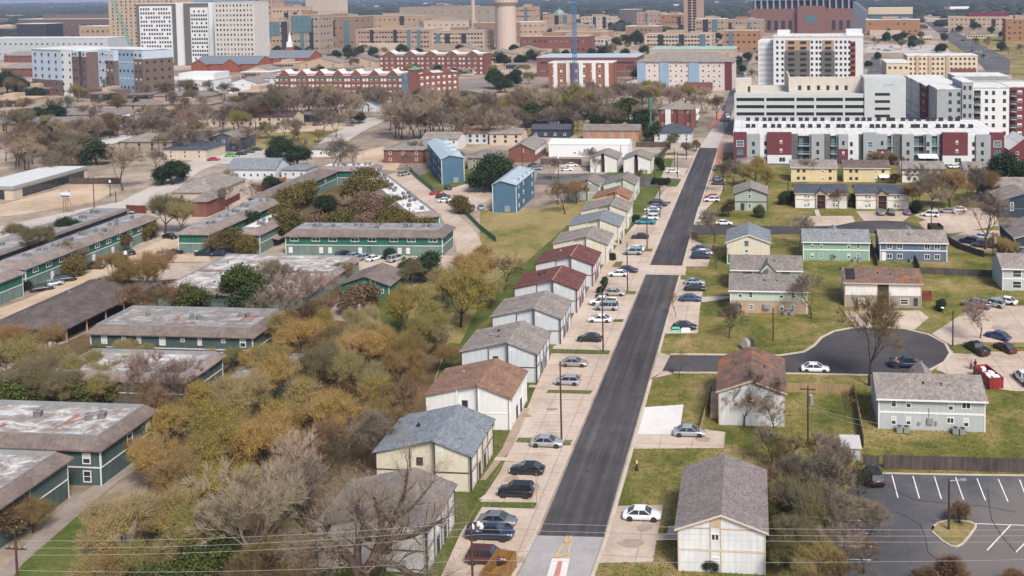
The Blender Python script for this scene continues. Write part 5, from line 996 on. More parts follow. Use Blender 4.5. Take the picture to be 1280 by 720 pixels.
# ---- white and grey dormitory tower and its neighbours
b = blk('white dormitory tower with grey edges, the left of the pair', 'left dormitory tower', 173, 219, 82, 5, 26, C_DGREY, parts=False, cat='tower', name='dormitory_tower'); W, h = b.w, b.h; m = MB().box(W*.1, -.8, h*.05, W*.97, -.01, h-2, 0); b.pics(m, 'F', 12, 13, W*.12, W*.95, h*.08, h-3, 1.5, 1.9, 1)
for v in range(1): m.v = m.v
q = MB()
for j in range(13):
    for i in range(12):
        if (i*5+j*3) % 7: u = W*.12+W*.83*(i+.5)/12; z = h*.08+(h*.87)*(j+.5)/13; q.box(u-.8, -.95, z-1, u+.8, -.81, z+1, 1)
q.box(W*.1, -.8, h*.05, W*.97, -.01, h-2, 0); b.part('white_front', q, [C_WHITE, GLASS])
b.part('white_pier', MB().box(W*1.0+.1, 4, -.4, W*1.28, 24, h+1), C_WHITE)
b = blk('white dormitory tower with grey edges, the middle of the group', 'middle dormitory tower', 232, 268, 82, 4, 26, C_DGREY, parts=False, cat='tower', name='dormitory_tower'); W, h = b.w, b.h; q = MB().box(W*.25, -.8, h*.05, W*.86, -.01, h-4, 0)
for j in range(13):
    for i in range(7):
        if (i*3+j*5) % 6: u = W*.27+W*.57*(i+.5)/7; z = h*.08+(h*.82)*(j+.5)/13; q.box(u-.8, -.95, z-1, u+.8, -.81, z+1, 1)
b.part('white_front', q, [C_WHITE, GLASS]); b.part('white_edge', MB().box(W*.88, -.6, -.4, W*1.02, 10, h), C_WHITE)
blk('beige and white dormitory tower with regular windows, right of the group', 'right dormitory tower', 270, 320, 84, 3, 24, m_wall('beige_white', (.60, .57, .53)), 11, 13, 1.5, 2, parts=False, cat='tower', name='dormitory_tower')
b = blk('white low parking deck below the dormitory towers', 'white parking deck', 232, 324, 76, 50, 20, C_WHITE, 1, 5, 70, 1.4, parts=False, cat='parking garage', name='parking_deck')
blk('tall tan tower with rows of small windows behind the dormitories', 'tan window tower', 138, 222, 66, -14, 30, C_TAN2, parts=False, cat='tower', name='tan_tower', nx=14, nz=18, ww=1.8, wh=2.2)
blk('long pale two-storey building at the upper left edge', 'long pale building', -20, 136, 75, 48, 30, m_wall('pale_blue_grey', (.47, .50, .54)), 22, 2, 2.2, 1.6, parts=False)
blk('dark brown long hall behind the long pale building', 'dark brown hall', 24, 138, 52, 24, 40, C_MBRN, 14, 2, 3, 2.4, parts=False, topm=(.2, .9, 6, C_MBRN)); blk('dark glass office beside the dark brown hall', 'dark glass hall', 22, 58, 55, 30, 30, GLASS, parts=False); blk('small tan school with bright columns before the dormitories', 'small tan school', 100, 140, 57, 33, 30, C_TAN, 6, 2, 3, 3, parts=False)
# ---- campus in the haze
CAMP = [(320, 341, 50, -2, C_TAN, 5, 7, 'tan block beside the dormitory group', 'tan dormitory neighbour'), (341, 377, 56, 9, C_TAN, 8, 5, 'tan office with deep windows', 'deep-windowed tan office'), (320, 361, 66, 27, C_TAN, 8, 4, 'glass-fronted tan hall above the steeple hall', 'glass-fronted hall'), (362, 400, 66, 19, C_TAN2, 8, 5, 'tan laboratory with blue glass top', 'glass-topped laboratory'), (383, 424, 32, -2, C_TAN2, 10, 1, 'striped tan tower at the top edge', 'striped tan tower'), (395, 452, 58, 21, C_TAN2, 8, 4, 'broad tan block right of the laboratory', 'broad tan block'), (445, 540, 62, 37, C_TAN2, 24, 4, 'long tan parking deck with square openings', 'long tan parking deck'), (540, 606, 62, 39, C_TAN2, 16, 4, 'long tan hall right of the parking deck', 'tan hall by the deck'), (452, 530, 46, 20, C_TAN, 12, 3, 'brown-topped tan hall behind the parking deck', 'brown-topped hall'), (500, 620, 33, 9, C_TAN, 10, 2, 'very long low tan hall beyond the chimney', 'very long tan hall'), (524, 586, 46, 26, C_TAN, 8, 2, 'low tan block left of the chimney', 'tan chimney block'), (592, 640, 54, 29, C_PINK, 4, 2, 'pinkish block behind the water tower', 'pinkish block'), (646, 666, 47, 9, C_TAN, 6, 5, 'narrow tan tower right of the water tower', 'narrow tan tower'), (640, 674, 52, 28, C_PINK, 5, 3, 'pinkish hall under the narrow tower', 'pinkish hall'), (679, 712, 38, 19, C_PINK, 8, 3, 'domed tan hall', 'domed hall'), (690, 735, 44, 32, C_TAN2, 8, 2, 'low buff block below the dome', 'buff dome block'), (726, 766, 36, 21, C_PINK, 8, 3, 'pinkish office right of the dome', 'pinkish office'), (775, 797, 34, 12, C_DGREY, 3, 2, 'dark grey flat hall on the campus skyline', 'dark skyline hall'), (796, 828, 36, 16, C_PINK, 6, 3, 'tan hall beside the dark flat hall', 'tan skyline hall'), (826, 856, 38, 18, C_ORNG, 7, 3, 'orange brick hall left of the tall tower', 'orange skyline hall'), (869, 906, 48, 24, C_TAN2, 9, 3, 'buff hall right of the tall tower', 'buff tower hall'), (904, 952, 46, 25, C_PINK, 10, 3, 'pinkish long hall near the stadium', 'pinkish stadium hall'), (806, 890, 64, 43, C_PINK, 20, 4, 'long tan dormitory with many windows', 'long tan dormitory'), (782, 822, 50, 33, C_TAN, 7, 2, 'tan block above the long dormitory', 'tan upper block'), (905, 948, 66, 39, C_ORNG, 6, 3, 'orange brick hall behind the white tower', 'orange brick hall'), (728, 756, 64, 47, m_wall('pink_white', (.56, .49, .45)), 6, 2, 'pale pink block among the trees', 'pale pink block'), (690, 760, 58, 40, C_PINK, 10, 2, 'low pinkish hall left of the pale pink block', 'low pinkish hall'), (650, 735, 68, 46, BRICK, 12, 2, 'long brick hall with pale roof near the crane mast', 'crane-side brick hall'), (956, 1020, 38, 23, C_TAN, 12, 3, 'tan hall in front of the stadium', 'tan stadium hall'), (1048, 1084, 40, 24, C_TAN2, 7, 2, 'buff hall below the stadium right end', 'buff stadium hall'), (1082, 1150, 44, 25, C_ORNG, 9, 2, 'orange-tan hall right of the stadium', 'orange-tan hall'), (1185, 1270, 40, 21, C_TAN2, 14, 3, 'long buff hall under the maroon roof', 'long buff hall'), (1257, 1300, 52, 24, C_ORNG, 6, 4, 'orange brick block at the right edge', 'right orange block'), (1226, 1258, 36, 21, C_PINK, 5, 2, 'pinkish block right of the long buff hall', 'pinkish right block')]
TONES = [C_TAN, C_TAN2, C_PINK, m_wall('brown_stone', (.30, .20, .14), .18), m_wall('pale_stone', (.52, .43, .35), .12), m_wall('grey_tan_stone', (.36, .29, .235), .15)]
for ci, (x0, x1, yb, yt, wl, nx, nz, lb, lm) in enumerate(CAMP):
    if wl in (C_TAN, C_TAN2, C_PINK): wl = TONES[(ci*5+2) % 6]
    hh_ = max(.5, (yb-yt)*.9); b = blk(lb if len(lb.split()) > 3 else lb+' on the campus', lm, x0, x1, yb, yt, 30, wl, nx, nz, 2.6, 2.0, roof=MEMBW if nx % 2 else C_TAN2, parts=False, nside=4, topm=(.3, .6, 3.5, TONES[(ci*3) % 6]) if nx > 5 else None)
    for k in range(0 if nz < 3 else 1+nx//8): u = b.w*((ci*.37+k*.31) % .8+.06); b.part('dark_panel', MB().box(u, -.2, .5, u+4.5+(ci % 3)*1.5, -.065, b.h*(.86 if ci % 2 else 1)), GLASS if (ci+k) % 3 else GLASSB)  # raised dark bands: glazing, and the shadow of recesses put in as colour
    if b.w > 40: b.part('podium', MB().box(b.w*.08, -7, -.4, b.w*(.45+(ci % 4)*.1), -.07, b.h*.33), TONES[(ci*7+4) % 6]); b.part('roof_plant', MB().box(b.w*.66, 6, b.h+.5, b.w*.8, 16, b.h+3), METAL)
    if lm in ('glass-topped laboratory', 'glass-fronted hall'): b.part('glass_front', MB().box(b.w*.1, -.5, b.h*.55, b.w*.75, -.07, b.h*.98), GLASSB)
    if lm == 'domed hall':
        m = MB(); pr = [(9, 0), (8.6, 3), (7, 6), (4, 8.4), (1, 9.6), (.6, 13)]
        for (r0, z0), (r1, z1) in zip(pr, pr[1:]): m.tube((b.w/2, 15, b.h+z0), (b.w/2, 15, b.h+z1), r0, r1, 12)
        b.part('dome', m, m_plain('copper_dome', (.18, .27, .24), .6))
    if lm == 'long buff hall': b.part('maroon_roof', MB().box(b.w*.3, 4, b.h+.5, b.w*.9, 20, b.h+6), C_MAR)
r = random.Random(17); OCC = [(c[0], c[1], c[2]) for c in CAMP]+[(138, 330, 84), (940, 1080, 44), (676, 800, 96), (610, 655, 62), (850, 880, 44), (797, 918, 112)]
def infill(n, x0, x1, y0, y1, wid, hpx, mats, what, plur):
    k = 0
    for _ in range(n*12):
        if k >= n: break
        x = r.uniform(x0, x1); yb = r.uniform(y0, y1); w = r.uniform(*wid)
        if any(x < o[1]+3 and x+w > o[0]-3 and abs(yb-o[2]) < 7 for o in OCC): continue
        OCC.append((x, x+w, yb)); k += 1; h = r.uniform(*hpx); b = blk('', None, x, x+w, yb, yb-h, r.uniform(14, 26), r.choice(mats), int(w/4)+1, 1 if h < 6 else 2, 2.2, 1.8, roof=r.choice((MEMBW, SH_TAN, C_TAN2, SH_GREY)), name='low_building', parts=False, topm=(.2, .5, 2.5, C_TAN2) if r.random() < .4 else None, mark=False)
        reg(b.o, what, plur, 'building', b.fr.at(b.w/2, 4), 'low buildings of the far town')
infill(34, 380, 1000, 27, 62, (14, 36), (4, 8), (C_TAN, C_TAN2, C_PINK, BRICK, C_CREAM), 'low tan campus building', '')
infill(10, 1080, 1290, 24, 52, (16, 34), (3, 6), (C_TAN2, C_CREAM, C_PINK), 'low buff building', '')
infill(14, -40, 130, 26, 60, (16, 40), (3, 6), (C_TAN2, BRICK, C_MBRN), 'low dull building', '')
infill(16, -20, 470, 98, 172, (26, 48), (8, 11), (BRICKT, W_TANL, W_BEIGE, BRICK), 'low roofed building', '')
infill(12, 280, 640, 60, 96, (16, 34), (5, 8), (C_CREAM, BRICK, C_TAN2), 'low town building', '')
b = blk('tall tan tower with dark vertical stripes on the campus skyline', 'striped campus tower', 855, 876, 44, -8, 24, C_PINK, parts=False, cat='tower', name='campus_tower')
q = MB()
for j in range(14): q.box(b.w*.25, -.3, 3+j*(b.h-6)/14, b.w*.45, -.01, 3+(j+.7)*(b.h-6)/14).box(b.w*.55, -.3, 3+j*(b.h-6)/14, b.w*.75, -.01, 3+(j+.7)*(b.h-6)/14)
b.part('window_stripe', q, GLASS)
# pale concrete water tower with flared head
p = G(633, 62); h = hgt(p, -6); r = 14/ppm(p); t = thing('water_tower', 'pale round water tower with flared head above the campus roofs', 'water tower', p)
m = MB(); m.tube((0, 0, -.5), (0, 0, h*.8), r*.92, r*.92, 20); m.build('shaft', m_wall('pale_concrete', (.50, .41, .35), .06), t); m = MB(); m.tube((0, 0, h*.8+.01), (0, 0, h*.87), r*.92, r*1.18, 20).tube((0, 0, h*.87+.01), (0, 0, h), r*1.08, r*1.08, 20); m.build('head', MATS['pale_concrete'], t)
m = MB()
for k in range(20): a = 2*PI*k/20; m.tube((r*1.09*math.cos(a), r*1.09*math.sin(a), h*.87), (r*1.09*math.cos(a), r*1.09*math.sin(a), h), .5, .5, 4)
m.build('rib', m_wall('grey_concrete', (.36, .31, .28)), t); landmark('pale water tower', p)
p = G(592, 46); h = hgt(p, -8); t = thing('chimney', 'slim tan chimney standing left of the water tower', 'chimney', p); MB().tube((0, 0, -.5), (0, 0, h), 3.2/ppm(p), 2.2/ppm(p), 12).build('stack', C_TAN2, t); MB().tube((0, 0, h+.01), (0, 0, h+1.5), 2.6/ppm(p), 2.6/ppm(p), 12).build('cap', C_TAN, t)
p = G(363, 76); h = hgt(p, 40); k = 1/ppm(p); t = thing('church_steeple', 'white church steeple with slim spire rising over the brick hall', 'steeple', p); MB().box(-4*k, -4*k, -.4, 4*k, 4*k, h*.48).build('base', MATS['bright_red_brick'], t); MB().box(-3*k, -3*k, h*.48+.01, 3*k, 3*k, h*.66).build('belfry', WHITE, t); MB().tube((0, 0, h*.66+.01), (0, 0, h), 2.6*k, .1, 8).build('spire', WHITE, t)
# stadium
f = fr_ab((938, 41), (1066, 41)); b = Bld('stadium', 'huge brick and steel stadium on the campus skyline', 'stadium', f, 'brick stadium'); b.d = 120; W = f.w; h = hgt(f.at(W/2, 0), -2)
b.part('brick_base', MB().box(0, 0, -.5, W, 120, h*.70), m_wall('stadium_brick', (.215, .115, .10), .1)); b.part('brick_portal', MB().box(W*.47, -6, -.5, W*.74, -.01, h*.78), MATS['stadium_brick']); b.part('upper_stand', MB().box(W*.02, 10, h*.70+.01, W*.98, 120, h*.95), m_plain('steel_dark', (.12, .13, .165), .6)); b.part('top_deck', MB().box(-W*.02, 2, h*.95+.01, W*1.02, 120, h*1.08), m_plain('steel_pale', (.27, .29, .34), .6))
q = MB()
for k in range(16): x = W*(.04+k*.061); q.box(x, 2, h*.70+.01, x+2, 9.9, h*.95)
b.part('column', q, MATS['steel_pale']); q = MB()
for k in range(14):
    x = W*(.03+k*.07)
    if not .45 < x/W < .74: q.box(x, -.3, h*.08, x+W*.035, -.01, h*.36)
b.part('arch', q, GLASS); b.part('portal_window', MB().box(W*.55, -6.3, h*.3, W*.66, -6.01, h*.5), GLASSB); b.part('ramp_tower', MB().hull([(W*1.0, 0, -.5), (W*1.12, 0, -.5), (W*1.12, 60, -.5), (W*1.0, 60, -.5)], [(W*1.0, 0, h*.9), (W*1.12, 0, h*.62), (W*1.12, 60, h*.62), (W*1.0, 60, h*.9)]), MATS['steel_dark']); b.mark()
b = blk('green glass hall right of the stadium', 'green glass hall', 1086, 1140, 38, 10, 40, GLASSB, parts=False); b.part('frame', MB().box(-1, -1, b.h*.72, b.w+1, -.01, b.h*1.02), C_CREAM)
# cranes
def lattice(m, p, q, r, n, k=.16):
    p, q = Vector(p), Vector(q); d = (q-p).normalized(); u = d.orthogonal().normalized(); w = d.cross(u); cs = [(u+w)*r, (u-w)*r, (-u-w)*r, (w-u)*r]
    for c in cs: m.tube(p+c, q+c, k, k, 4)
    for i in range(n):
        for j in range(4): m.tube(p+(q-p)*(i/n)+cs[j], p+(q-p)*((i+1)/n)+cs[(j+1) % 4], k*.7, k*.7, 3, caps=False)
p = G(172, 78); t = thing('tower_crane', 'green lattice crane leaning across the dormitory towers', 'crane', p); m = MB(); q = G(140, -14, 0); e = Vector(((143-172)/ppm(p), -4, hgt(p, -12))); lattice(m, (0, 0, 0), e, 1.1, 24, .18); m.build('boom', m_plain('crane_green', (.10, .36, .31), .5), t); MB().box(-4, -3, 0, 4, 3, 5).build('cab', MATS['crane_green'], t)
p = G(719, 112); t = thing('crane_mast', 'blue lattice crane mast rising past the top edge', 'crane', p); m = MB(); lattice(m, (0, 0, 0), (0, 0, hgt(p, -30)), 1.0, 40, .22); m.build('mast', m_plain('crane_blue', (.05, .17, .33), .5), t); MB().box(-2, -2, 0, 2, 2, 1.2).build('base', CONC, t)
# ---------------------------------------------------------------- vehicles (front towards +x, wheels on the ground)
TYRE = BLACK; RIM = m_plain('alloy_rim', (.42, .43, .44), .35, .7); HEADL = m_plain('headlight_glass', (.75, .77, .78), .15); TAILL = m_plain('taillight_glass', (.30, .015, .015), .2); PLAST = m_plain('black_plastic', (.025, .025, .027), .6)
CARG = m_plain('car_glass', (.018, .022, .026), .06, 0, .7); WSH = m_plain('windscreen_glass', (.05, .062, .07), .05, 0, .8)
PAINT = {k: m_plain('paint_'+k, c, .3, mt, .5, .6) for k, c, mt in (('white', (.72, .73, .74), 0), ('silver', (.40, .42, .44), .4), ('grey', (.20, .215, .235), .4), ('black', (.014, .015, .018), .1), ('navy', (.02, .032, .075), .2), ('blue', (.035, .065, .16), .2), ('maroon', (.09, .022, .024), .2), ('beige', (.42, .375, .31), .3), ('teal', (.02, .24, .32), .1), ('red', (.42, .02, .03), .1), ('green', (.12, .45, .06), .1), ('purple', (.19, .06, .26), .2), ('pale blue', (.30, .37, .42), .3), ('tan silver', (.36, .34, .31), .4), ('dark grey', (.07, .075, .085), .2))}
CARS = {  # length, width, height, belt height, bonnet height, cabin base x0 x1, roof x0 x1 (measured from the rear bumper), wheel radius, clearance
 'sedan': (4.75, 1.80, 1.45, .92, .80, .55, 3.55, 1.35, 2.75, .33, .2, .86), 'coupe': (4.5, 1.80, 1.36, .88, .76, .45, 3.3, 1.25, 2.35, .33, .18, .84),
 'hatchback': (4.3, 1.76, 1.5, .95, .86, .12, 3.35, .62, 2.55, .32, .2, .94), 'suv': (4.75, 1.88, 1.75, 1.08, 1.0, .1, 3.55, .42, 2.85, .38, .26, 1.07),
 'minivan': (5.0, 1.93, 1.76, 1.02, .92, .1, 4.15, .45, 3.2, .35, .2, 1.0), 'pickup': (5.7, 1.95, 1.85, 1.12, 1.05, 2.1, 4.45, 2.4, 3.75, .4, .32, 1.1)}
def rring(x, w, z0, z1, rz=.12):
    """rounded cross-section of the body at station x"""
    h = w/2; return [(x, -h*.86, z0), (x, h*.86, z0), (x, h*.97, z0+rz), (x, h, (z0+z1)*.5), (x, h*.965, z1-rz*.8), (x, h*.86, z1), (x, 0, z1+.03), (x, -h*.86, z1), (x, -h*.965, z1-rz*.8), (x, -h, (z0+z1)*.5), (x, -h*.97, z0+rz)]
CMESH = {}
def car_meshes(kind):
    if kind in CMESH: return CMESH[kind]
    L, Wd, H, bz, hz, c0, c1, r0, r1, wr, cl, tz = CARS[kind]
    X = lambda x: x-L/2
    st = [(0, .84, cl+.14, tz-.12), (.08, .93, cl+.05, tz-.03), (.35, .99, cl, tz), (c0+.3, 1, cl, max(tz, bz*.98)), (c1-.35, 1, cl, bz), (c1, .995, cl, bz*.985), (L-.75, .97, cl, hz), (L-.22, .9, cl+.03, hz-.1), (L, .78, cl+.14, hz-.24)]
    rings = [rring(X(x), Wd*k, z0, z1) for x, k, z0, z1 in st]
    m = MB(); n = 11
    for r in rings: m.v += r
    for i in range(len(rings)-1):
        for j in range(n): a, b = i*n+j, i*n+(j+1) % n; m.f.append((a, b, b+n, a+n)); m.m.append(0)
    m.f.append(tuple(range(n-1, -1, -1))); m.m.append(0); m.f.append(tuple(range((len(rings)-1)*n, len(rings)*n))); m.m.append(0)
    hb, ht = Wd*.46, Wd*.375; zb, zt = bz-.02, H-.06
    # roof plate and pillars in body colour
    ro = MB(); A = [(X(r0), -ht, zt), (X(r1), -ht, zt), (X(r1), ht, zt), (X(r0), ht, zt)]; Bq = [(X(r0)+.12, -ht*.86, H), (X(r1)-.15, -ht*.86, H), (X(r1)-.15, ht*.86, H), (X(r0)+.12, ht*.86, H)]
    ro.hull(A, Bq)
    for s in (-1, 1):
        for xa, xb in ((c0, r0), (c1, r1), ((c0+c1)/2-.05, (r0+r1)/2)):
            ro.tube((X(xa), s*hb*1.005, zb), (X(xb), s*ht*1.01, zt), .055, .05, 4)
    if kind in ('suv', 'minivan'): ro.tube((X(c0+1.1), -hb*1.005, zb), (X(r0+.95), -ht*1.01, zt), .06, .06, 4); ro.tube((X(c0+1.1), hb*1.005, zb), (X(r0+.95), ht*1.01, zt), .06, .06, 4)
    g = MB()
    B0 = [(X(c0), -hb, zb), (X(c1), -hb, zb), (X(c1), hb, zb), (X(c0), hb, zb)]; T0 = [(X(r0), -ht, zt-.004), (X(r1), -ht, zt-.004), (X(r1), ht, zt-.004), (X(r0), ht, zt-.004)]
    g.hull(B0, T0, 0, False); g.m[-3] = 1; g.m[-1] = 1            # windscreen and rear screen: paler colour paints in the sky's reflection
    wm = MB(); wm.tube((0, -.1, 0), (0, .1, 0), wr, wr, 16); rm = MB(); rm.tube((0, -.112, 0), (0, .112, 0), wr*.62, wr*.62, 12)
    wx = (X(L*.19), X(L*.81)); ar = MB()
    for x in wx:
        for s in (-1, 1): ar.tube((x, s*(Wd/2-.10), wr*1.02), (x, s*(Wd/2+.004), wr*1.02), wr*1.17, wr*1.17, 14)
    ar.box(X(.4), -Wd*.43, cl-.03, X(L-.4), Wd*.43, cl+.02); ar.box(X(L)-.07, -Wd*.28, cl+.15, X(L)+.015, Wd*.28, cl+.32)
    hl = MB().box(X(L)-.42, -.2, hz-.33, X(L)-.06, .2, hz-.16); tl = MB().box(X(0)-.01, -.17, tz-.34, X(0)+.16, .17, tz-.14)
    bed = None
    if kind == 'pickup':
        bed = MB().box(X(.14), -Wd*.42, bz+.02, X(c0-.05), Wd*.42, bz+.05)
        m.box(X(.02), -Wd*.485, tz-.1, X(.13), Wd*.485, tz+.2); 
        for s in (-1, 1): m.box(X(.135), min(s*Wd*.485, s*Wd*.43), tz-.1, X(c0), max(s*Wd*.485, s*Wd*.43), tz+.2)
    P = PAINT['white']
    CMESH[kind] = dict(body=m.mesh('body', P, True), roof=ro.mesh('roof', P), window=g.mesh('window', [CARG, WSH]), wheel=wm.mesh('tyre', TYRE), rim=rm.mesh('rim', RIM), arch=ar.mesh('wheel_arch', PLAST), headlight=hl.mesh('headlight', HEADL), taillight=tl.mesh('taillight', TAILL), bed=bed.mesh('load_bed', PLAST) if bed else None, wx=wx, wr=wr, W=Wd, L=L, bz=bz)
    return CMESH[kind]
def recolour(o, mat):
    if len(o.material_slots): o.material_slots[0].link = 'OBJECT'; o.material_slots[0].material = mat
NOUN = {'sedan': 'sedan', 'coupe': 'coupe', 'hatchback': 'hatchback', 'suv': 'SUV', 'minivan': 'minivan', 'pickup': 'pickup truck'}
CATN = {'suv': 'car', 'pickup': 'pickup truck', 'minivan': 'van'}
def car(kind, col, px, py, head, extra='', label=None):
    """head: heading in degrees from the cross street (0 = right, 90 = away along the road)"""
    p = G(px, py, .03); C_ = car_meshes(kind); o = thing('parked_car', '', 'car', p, GRID+math.radians(head)); far = ppm(p) < 3.6; mp = PAINT[col]
    recolour(link('body', C_['body'], o), mp); recolour(link('roof', C_['roof'], o), mp); link('window', C_['window'], o); link('wheel_arch', C_['arch'], o)
    for x in C_['wx']:
        for s in (-1, 1):
            w = link('wheel', C_['wheel'], o, (x, s*(C_['W']/2-.11), C_['wr']), PI if s < 0 else 0)
            if not far: link('rim', C_['rim'], w)
    if not far:
        for s in (-1, 1): link('headlight', C_['headlight'], o, (0, s*C_['W']*.31, 0)); link('taillight', C_['taillight'], o, (0, s*C_['W']*.33, 0))
    if C_['bed']: link('load_bed', C_['bed'], o)
    n = NOUN[kind]; reg(o, f'{col} {n}'+extra, f'{n}s', CATN.get(kind, 'car'), p, 'cars parked in the lots and along the road')
    if label: o['label'] = label; REG.pop()
    return o
R_, L_, N_, S_ = 0, 180, 90, -90
